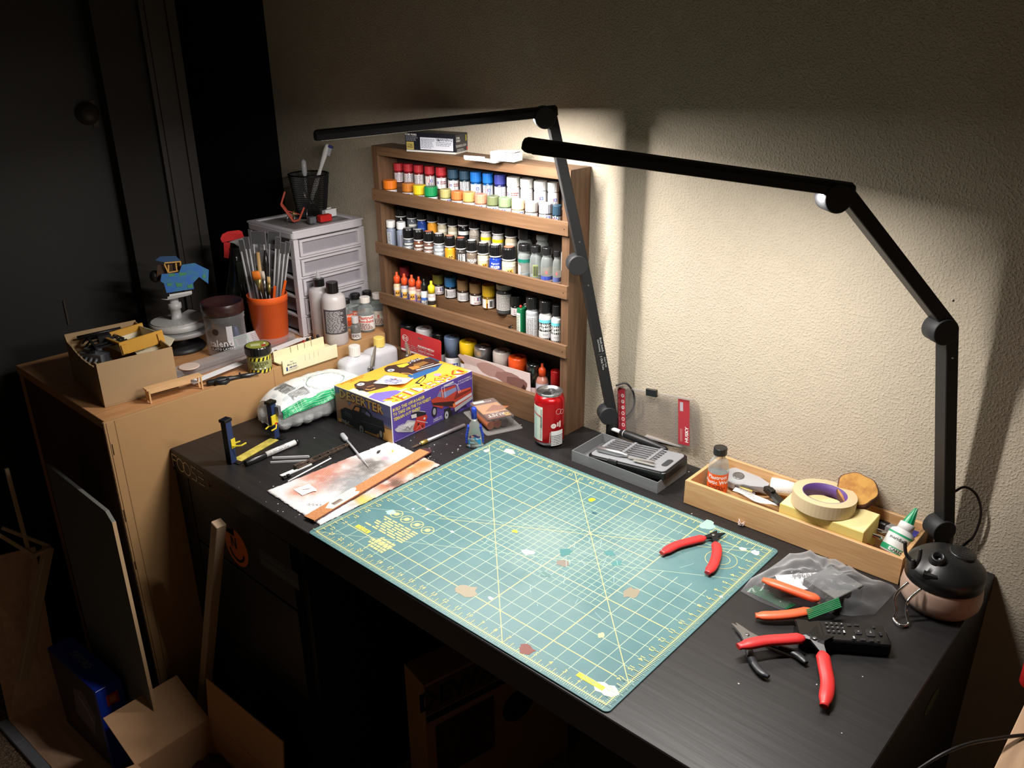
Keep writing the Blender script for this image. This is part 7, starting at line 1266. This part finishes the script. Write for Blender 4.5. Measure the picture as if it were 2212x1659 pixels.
pwm('white-capped clear bottle with a plain cream label touching the rack', 819, 702, 633, 34, (238, 232, 226), (234, 228, 216), '', 'E', (206, 70, 44))
pwm('black-capped clear bottle at the back of the solvent bottles', 797, 694, 628, 32, (26, 26, 27), (224, 220, 214), '', '', (206, 70, 44))
pwm('small black-capped bottle with orange label tucked behind the brown one', 752, 706, 645, 28, (26, 26, 27), (236, 92, 40), 'Plastruct', '', WH)
# --- mitre box hooked over the cabinet edge
cr = m('cream_plastic', (236, 228, 190), .45); Y0, Y1 = .268, .418; t = thing('miter_box', 'cream plastic miter box with printed lettering hooked over the cabinet edge', 'miter box', (XL+.0006, Y0, ZC+.0035)); Lm = Y1-Y0
obj('front_flange', G().box(.0002, .0035, 0, Lm, -.0195, .0125, c=.0005), cr, t); obj('floor_plate', G().box(-.040, .0, 0, Lm, 0, .0035, c=.0005), cr, t)
bw = G(); y = 0; 
for ya, yb in ((0, .045), (.0465, .064), (.0655, .083), (.0845, .102), (.1035, Lm-.012)): bw.box(-.034, -.030, ya, yb, .0035, .0265, c=.0004)
bw.box(-.0343, -.0297, -.0002, Lm-.0118, .0034, .012, c=.0003); obj('slotted_wall', bw, cr, t)
decal(t, 'printed_label', plane_map((.0035, 0, -.0195), (0, 1, 0), (0, 0, 1)), [('t', 'Easy', .024, .0255, .0042, (40, 70, 90)), ('t', 'Miter Box', .024, .0195, .0042, (40, 70, 90)), ('p', [(.008, .006), (.012, .006), (.012, .015), (.008, .015)], (36, 60, 130)), ('t', 'MIDWEST', .027, .0125, .0035, (36, 60, 130), 0, .5, .03), ('r', .014, .008, .040, .0085, (36, 60, 130)), ('r', .014, .0055, .036, .006, (110, 120, 160))] + [('l', [(.06+k*.012, .018), (.06+k*.012, .032)], .0005, (196, 186, 150)) for k in range(4)], du=0)
# clamps, blades and black knobs behind the miter box
P = T(625, 753, ZC+.02); t = thing('hobby_clamp', 'small metal clamp with red pad lying behind the miter box', 'clamp', (P.x, P.y, ZC+.008), 78); g = G(); g.box(-.03, .03, -.003, .003, 0, .004); g.prism([(-.005, 0), (.02, 0), (.02, .018)], .004, .006); g.box(-.032, -.026, -.006, .012, 0, .012); obj('clamp_frame', g, m('dull_metal', (150, 146, 140), .4, .7), t); obj('red_pad', G().box(-.012, -.002, -.006, -.0032, 0, .010), m('red_plastic'), t)
P = T(654, 740, ZC+.02); t = thing('red_wedge', 'red plastic wedge sticking up behind the miter box', 'wedge', (P.x, P.y, ZC+.008), 80); obj('wedge_body', G().at((0, 0, 0), rx=90).prism([(-.006, 0), (.008, 0), (.008, .012), (.002, .018)], -.003, .003), m('red_plastic'), t)
for i, (x, y, yt) in enumerate(((667, 745, 730), (678, 742, 727), (689, 738, 723))):
    P = T(x, 757-i*3, ZC); zt = hz(P, yt); u = thing('black_pin', 'small black-headed pin behind the miter box, ' + ('nearest the red wedge', 'the middle one of three', 'nearest the large bottle')[i], 'knob', (P.x, P.y, ZS), 0, 'black knobs behind the miter box'); H = zt-ZS
    obj('pin', G().lathe([(.0018, 0), (.0018, H*.7)], 8), blkp, u); obj('knob_head', G().lathe([(.003, H*.62), (.0038, H*.68), (.0034, H*.95), (.002, H)], 12), m('black_plastic'), u)
# --- clear packaging, styrene bundle
a, b = T(385, 838, ZC), T(668, 742, ZC); t = thing('clear_packaging', 'long clear plastic package with a printed insert lying along the cabinet', 'package', (a.x-.024, a.y, ZS), ang(a, b)); L = (b-a).length
pkm = m('scuffed_clear_plastic', (226, 222, 222), .12, kind='glass', alpha=.16); g = G(); g.rbox(-.01, L*.99, .004, .050, 0, .006, .012, .001); g.rbox(0, L*.97, .010, .046, .006, .020, .010, .003); obj('shell', g, pkm, t)
obj('printed_insert', G().at((L*.54, .050, .012), rx=62).box(0, L*.44, 0, .030, 0, .0006, c=.0001), m('pale_insert', (206, 204, 206), .5, kind='glass', alpha=.75), t)
im = lambda u, v, h: Matrix.Translation((L*.54, .050, .012)) @ Matrix.Rotation(rad(62), 4, 'X') @ V((u, v, .0007+h))
decal(t, 'insert_print', im, [x for c0, c1 in ((L*.03, L*.13), (L*.33, L*.42)) for x in (('l', [(c0, .004), (c1, .004), (c1, .026), (c0, .026), (c0, .004)], .0016, (130, 176, 156)),)] + lines(L*.16, L*.30, .006, .026, 5, (160, 120, 130), .3) + lines(L*.05, L*.12, .008, .024, 5, (150, 156, 156), .3), du=0)
a, b = T(417, 829, ZC+.012), T(671, 727, ZC+.012)
for k in range(5):
    o_ = V((-.0042*k, -.0008*k, -.0062-.0012*k)); u = thing('styrene_rod', 'long white styrene rod lying in a bundle along the cabinet top', 'plastic rod', a+o_+V((0, 0, .006+.0012*k)), 0, 'bundle of white styrene rods', rot=((b-a).to_track_quat('Y', 'Z')).to_euler())
    obj('rod_body', G().box(-.0014, .0014, 0, (b-a).length-.006*k, -.001, .001), mask_w, u)
# --- putty jar
P = T(563, 799, ZC); r = 50/2/scl(P); H = hz(P, 745)-ZC; t = thing('putty_jar', 'olive texture paste jar with black lid and yellow-black hazard stripes', 'jar', (P.x, P.y, ZS), camdir(P)); hb = H*.70
obj('jar_body', G().lathe([(r*.93, 0), (r, .002), (r, hb*.92), (r*.9, hb)], 36), m('olive_paste', (126, 126, 82), .4), t); rl = r*1.12; obj('lid', ribbed([(rl*.97, hb), (rl, hb+.001), (rl, H-.002), (rl*.95, H)], 60, .0004), m('cap_black'), t)
it = [half(r, .0015, hb*.9, (150, 152, 96)), half(r, hb*.70, hb*.9, (226, 214, 60)), half(r, .0015, hb*.20, (226, 214, 60))]
for v0_ in (hb*.70, .0015): it += [('p', [(-r*1.6+k*r*.36, v0_), (-r*1.43+k*r*.36, v0_), (-r*1.33+k*r*.36, v0_+hb*.19), (-r*1.5+k*r*.36, v0_+hb*.19)], (24, 24, 22)) for k in range(9)]
it += [('t', 'SPLATTER', 0, hb*.55, r*.26, (90, 92, 50)), ('t', 'MUD', 0, hb*.42, r*.26, (90, 92, 50))] + [('d', -r*.4+k*r*.4, hb*.29, r*.08, (230, 230, 220)) for k in range(3)]
decal(t, 'printed_label', cyl_map(r, 0), it, lift=.00007)
decal(t, 'lid_sticker', lambda u, v, h: V((u, v, H+h)), [('d', 0, 0, rl*.86, (132, 138, 56)), ('r', -rl*.3, -rl*.5, rl*.3, rl*.2, (180, 184, 130)), ('r', rl*.05, rl*.3, rl*.5, rl*.6, (170, 60, 50)), ('r', -rl*.3, rl*.45, -rl*.05, rl*.6, WH)], du=0)
# --- black airbrush, rubber tyre, wooden bench, small disc
t, L = frame_('black_airbrush', 'black airbrush-like pen lying in front of the putty jar', 'airbrush', T(446, 829, ZC+.006), T(563, 806, ZC+.006), ZC+.0068)
obj('barrel', along([(.005, 0), (.0065, .004), (.0062, L*.45), (.0048, L*.5), (.0052, L*.62)]), m('black_rubber'), t); obj('front_body', along([(.0045, L*.62), (.0056, L*.64), (.005, L*.80), (.003, L*.88), (.0012, L)]), m('gun_metal', (60, 60, 62), .25, .6), t); obj('trigger', G().box(L*.6, L*.63, -.002, .002, .004, .010), m('gun_metal'), t)
P = T(480, 829, ZC); t = thing('rubber_tyre', 'tiny black rubber model tyre lying on the cabinet edge', 'tyre', (P.x, P.y, ZS)); rt = 33/2/scl(P); obj('tyre_ring', G().lathe([(rt*.6, .0), (rt*.95, 0), (rt, .003), (rt, .008), (rt*.95, .0108), (rt*.6, .0108), (rt*.56, .0055), (rt*.6, 0)], 32, caps=(0, 0)), m('black_rubber'), t)
P = T(412, 812, ZC); t = thing('round_disc', 'pale pinkish round disc lying under the clear packaging', 'disc', (P.x, P.y, ZC+.021)); obj('disc_body', G().lathe([(.021, 0), (.022, .0008), (.022, .002), (.021, .0026)], 32), m('pale_pink_plastic', (226, 204, 190), .5), t)
a, b = T(322, 870, ZC), T(436, 838, ZC); t = thing('balsa_bench', 'miniature balsa wood bench standing at the front corner of the cabinet', 'model bench', (a.x, a.y, ZS), ang(a, b)); L = (b-a).length; Hb = hz(a, 840)-ZC; bal = m('balsa_wood', (222, 180, 130), .7, scale=40, stretch=(1, 20, 20), c2=(212, 168, 118))
obj('bench_top', G().box(-.003, L+.003, -.009, .012, Hb-.003, Hb, c=.0002), bal, t); obj('front_apron', G().box(.002, L*.78, -.0095, -.0082, Hb-.010, Hb-.0032, c=.0002), bal, t)
for x in (0, L-.003):
    for y in (-.009, .008): obj('leg', G().box(x, x+.003, y, y+.004, 0, Hb-.003, c=.0002), bal, t)
obj('end_panel', G().box(.0, .0015, -.005, .008, 0.004, Hb-.0032, c=.0002), bal, t)
# ================================================================ things on the floor
t = thing('grey_board', 'tall grey board with pale cut edges leaning before the cabinet', 'board', (0, -.185, 0)); P0_, P1_ = at(227, 1103, 'y', -.185), at(312, 1500, 'y', -.185); P2_ = at(120, 1040, 'y', -.185)
X1, X0, Zt, Zb = P0_.x+.03, P0_.x-.27, P0_.z+.0, FZ+.001
X1 = -1.008
obj('board_face', G().at((0, .0, 0), rx=90).prism([(X0, Zb), (X1, Zb), (X1, Zt-.012), (X1-.022, Zt+.004), (X0, Zt+.006)], -.0035, .0035), m('grey_laminate', (104, 104, 98), .7, scale=20), t)
obj('cut_edge', G().box(X1, X1+.001, -.0035, .0035, Zb, Zt-.012, c=.0002), m('raw_board_edge', (206, 172, 132), .8, scale=200), t)
P = at(240, 1560, 'z', FZ); t = thing('blue_kit_box', 'blue box with red emblem standing on edge against the grey board', 'box', (-1.125, -.255, FZ+.0155), 3)
# spine faces right; picture side faces front
bw_, bd_, bh_ = .225, .055, .220; bl = m('blue_box_print', (36, 66, 190), .3)
obj('box_body', G().box(-bw_, 0, 0, bd_, 0, bh_, c=.0008), bl, t)
decal(t, 'printed_spine', plane_map((0, 0, 0), (0, 1, 0), (0, 0, 1)), [('r', .018, bh_-.052, .044, bh_-.024, (200, 60, 44)), ('r', .024, bh_-.046, .038, bh_-.030, (240, 150, 90)), ('t', 'abe', .034, bh_-.12, .030, (226, 230, 236), -90, .5, .03)], du=0)
decal(t, 'printed_front', plane_map((-bw_, 0, 0), (1, 0, 0), (0, 0, 1)), [('r', .002, .002, bw_-.012, bh_-.002, (70, 52, 58)), ('p', [(.08, .08), (.16, .06), (.19, .13), (.15, .18), (.10, .16)], (120, 106, 110)), ('l', [(.12, .15), (.15, .13), (.17, .10)], .008, (170, 164, 160)), ('p', [(.02, .02), (.1, .03), (.06, .08)], (100, 50, 50))], du=0)
decal(t, 'printed_top', plane_map((-bw_, 0, bh_), (1, 0, 0), (0, 1, 0)), [('t', 'SWORD', .10, .03, .018, (150, 156, 170), 0, .5, .03)], du=0)
# open carton at the front
t = thing('open_carton', 'open brown carton with raised flaps on the floor before the drawer pedestal', 'box', (-.935, -.270, FZ+.001), 2); cw_, cd_, ch_ = .27, .165, .178; cdk = m('carton_cardboard', (196, 152, 112), .85, scale=30)
obj('bottom', G().box(0, cw_, 0, cd_, 0, .004), cdk, t)
for nm, b_ in (('side_wall', (0, .004, 0, cd_, .004, ch_)), ('side_wall', (cw_-.004, cw_, 0, cd_, .004, ch_)), ('side_wall', (.0042, cw_-.0042, 0, .004, .004, ch_)), ('side_wall', (.0042, cw_-.0042, cd_-.004, cd_, .004, ch_))): obj(nm, G().box(*b_, c=.0004), cdk, t)
g = G(); g.T = Matrix.Translation((.002, 0, ch_)) @ Matrix.Rotation(rad(-66), 4, 'Y'); g.box(-.003, .0, 0, cd_-.002, .0, .125, c=.0004); obj('flap', g, cdk, t)
g = G(); g.T = Matrix.Translation((0, cd_, ch_)) @ Matrix.Rotation(rad(-6), 4, 'X'); g.box(.002, cw_-.002, -.003, 0, 0, .10, c=.0004); obj('flap', g, cdk, t)
g = G(); g.T = Matrix.Translation((0, 0, ch_)) @ Matrix.Rotation(rad(75), 4, 'X'); g.box(.002, cw_-.002, 0, .003, 0, .085, c=.0004); obj('flap', g, cdk, t)
g = G(); R_ = random.Random(5); n = 12; g.add([(.01+(cw_-.02)*i/n, .01+(cd_-.02)*j/n, .075+.03*R_.random()) for j in range(n+1) for i in range(n+1)], [(j*(n+1)+i, j*(n+1)+i+1, (j+1)*(n+1)+i+1, (j+1)*(n+1)+i) for j in range(n) for i in range(n)], 0, True)
u = thing('plastic_wrap', 'crumpled dark maroon plastic wrap inside the open carton', 'plastic wrap', t.location, 2); obj('wrap_sheet', g, m('maroon_plastic', (62, 30, 44), .12), u)
# wooden stick leaning on the drawer pedestal
a = at(473, 1130, 'y', YF-.03); b = at(440, 1515, 'y', YF-.05); t = thing('wooden_batten', 'square pale wooden batten leaning upright against the drawer pedestal', 'batten', (b.x, b.y, 0)); d_ = (a-b).normalized(); b2 = b+d_*((FZ+.012-b.z)/d_.z); obj('batten_body', G().bar(b2-V((b.x, b.y, 0)), a-V((b.x, b.y, 0)), .021, .021, up=(0, 1, 0)), m('pine_batten', (186, 158, 130), .7, scale=9, stretch=(20, 20, 2)), t)
# plywood sheets at the far left
ply = m('pale_plywood', (232, 190, 158), .75, scale=8, stretch=(1, 8, 8), c2=(218, 174, 142)); gu = m('grey_foam_edge', (150, 152, 160), .6)
a, b, c, d = at(20, 1556, 'z', FZ+.012), at(134, 1508, 'z', FZ+.012), at(-60, 1215, 'x', -1.52), at(76, 1181, 'x', -1.52)
t = thing('plywood_sheet', 'pale plywood sheet bent from the wall down onto the carpet', 'board', (0, 0, 0))
def slab(pts, th, mt, nm, par):
    pts = [V(p) for p in pts]; n_ = (pts[1]-pts[0]).cross(pts[2]-pts[0]).normalized(); n_ = n_ if n_.z > 0 or abs(n_.z) < .3 and n_.x > 0 else -n_; return obj(nm, G().loft([[p-n_*th for p in pts], pts]), mt, par)
slab([a, b, d, c], .006, ply, 'upright_sheet', t)
e1, e2 = at(60, 1600, 'z', FZ+.013), at(168, 1545, 'z', FZ+.013); f1_, f2__ = at(110, 1655, 'z', FZ+.014), at(225, 1585, 'z', FZ+.014); g1, g2_ = at(150, 1720, 'z', FZ+.012), at(300, 1622, 'z', FZ+.012)
slab([a, b, e2, e1], .006, ply, 'floor_sheet', t); slab([e1, e2, f2__, f1_], .006, ply, 'floor_sheet', t); slab([f1_, f2__, g2_, g1], .006, ply, 'floor_sheet', t)
for p_, q__ in ((a, e1), (e1, f1_), (f1_, g1)): 
    dd = (p_-e2).normalized(); obj('grey_edge', G().bar(p_+V((-.012, -.012, -.006)), q__+V((-.012, -.012, -.006)), .022, .010), gu, t)
st = m('pale_wood_stick', (206, 176, 142), .8)
for i, (p_, q__, w_, x0, x1) in enumerate((((14, 1012), (62, 1192), .008, -1.46, -1.44), ((-30, 1138), (72, 1200), .008, -1.46, -1.43), ((104, 1182), (48, 1470), .020, -1.44, -1.40), ((5, 1140), (108, 1180), .008, -1.52, -1.44), ((66, 1202), (110, 1184), .010, -1.43, -1.43))):
    a_, b_ = at(*p_, 'x', x0), at(*q__, 'x', x1)
    if i == 0: fr_ = thing('stick_frame', 'loose frame of thin pale wooden sticks propped on the plywood sheet', 'wooden frame', (0, 0, 0))
    obj('stick', G().bar(a_, b_, w_, w_, up=(1, 0, 0)), st, fr_)
# dark printed carton under the desk
t = thing('tool_carton', 'dim printed tool carton standing in the shadow under the desk', 'box', (-.497, .118, FZ+.001), -12); Hd = -.35-FZ
obj('box_body', G().box(-.075, 0, 0, .36, 0, Hd, c=.001), m('dim_cardboard', (170, 124, 84), .8, scale=20), t)
decal(t, 'printed_side', plane_map((0, 0, 0), (0, 1, 0), (0, 0, 1)), [('r', .002, Hd-.075, .355, Hd-.006, (90, 70, 58)), ('r', .002, Hd-.095, .355, Hd-.078, (30, 24, 22)), ('t', 'DEWALT', .11, Hd-.040, .045, (36, 30, 28), 0, .5, .03), ('r', .02, Hd-.25, .16, Hd-.11, (80, 62, 52)), ('d', .22, Hd-.17, .04, (40, 32, 30))] + lines(.02, .16, Hd-.25, Hd-.115, 9, (50, 40, 36)), du=0)
# pale table corner, cable and bright objects at the right edge
t = thing('side_table', 'corner of a pale wooden table at the lower right', 'table', (.392, .0, 0)); pw_ = m('pale_birch', (206, 172, 140), .55, scale=6, stretch=(20, 2, 20), c2=(196, 160, 128))
obj('table_top', G().box(0, .6, -.45, .47, -.045, -.015, c=.001), pw_, t); [obj('leg', G().box(x, x+.04, y, y+.04, FZ, -.0452), pw_, t) for x in (.04, .5) for y in (-.42, .40)]
P = [at(x, y, 'z', z) for x, y, z in ((1985, 1659, -.02), (2035, 1628, .004), (2090, 1605, .006), (2150, 1592, .004), (2212, 1585, .002), (2300, 1580, -.008))]
P = [at(1975, 1668, 'z', -.02), at(2035, 1630, 'z', .002), at(2092, 1607, 'z', .006), at(2150, 1596, 'z', -.002), at(2212, 1588, 'z', -.012), at(2290, 1586, 'z', -.0135)]
o = wire('power_cable', P, .0022, cabm); tag(o, 'thin black cable running from the desk corner to the pale table', 'cable')
for px, py, c_, nm, lb in ((2216, 1395, (206, 40, 40), 'red_toy', 'red plastic object peeking in above the pale table'), (2216, 1450, (206, 60, 150), 'pink_toy', 'pink and white round object just below the red one')):
    P = at(px, py, 'y', .42); t = thing(nm, lb, 'toy', (P.x+.021, .42, -.0148)); hh_ = P.z+.015
    obj('toy_body', G().lathe([(.016, 0), (.018, .002), (.018, hh_+.012), (.012, hh_+.018)] if nm == 'red_toy' else [(.014, 0), (.020, .01), (.021, hh_+.004), (.012, hh_+.012)], 20), m('toy_%s' % nm, c_, .35), t)
    decal(t, 'white_mark', cyl_map(.0182 if nm == 'red_toy' else .0212, camdir(P)+50), [('r', -.006, hh_-.006, .006, hh_, (240, 236, 240))], lift=.0002)
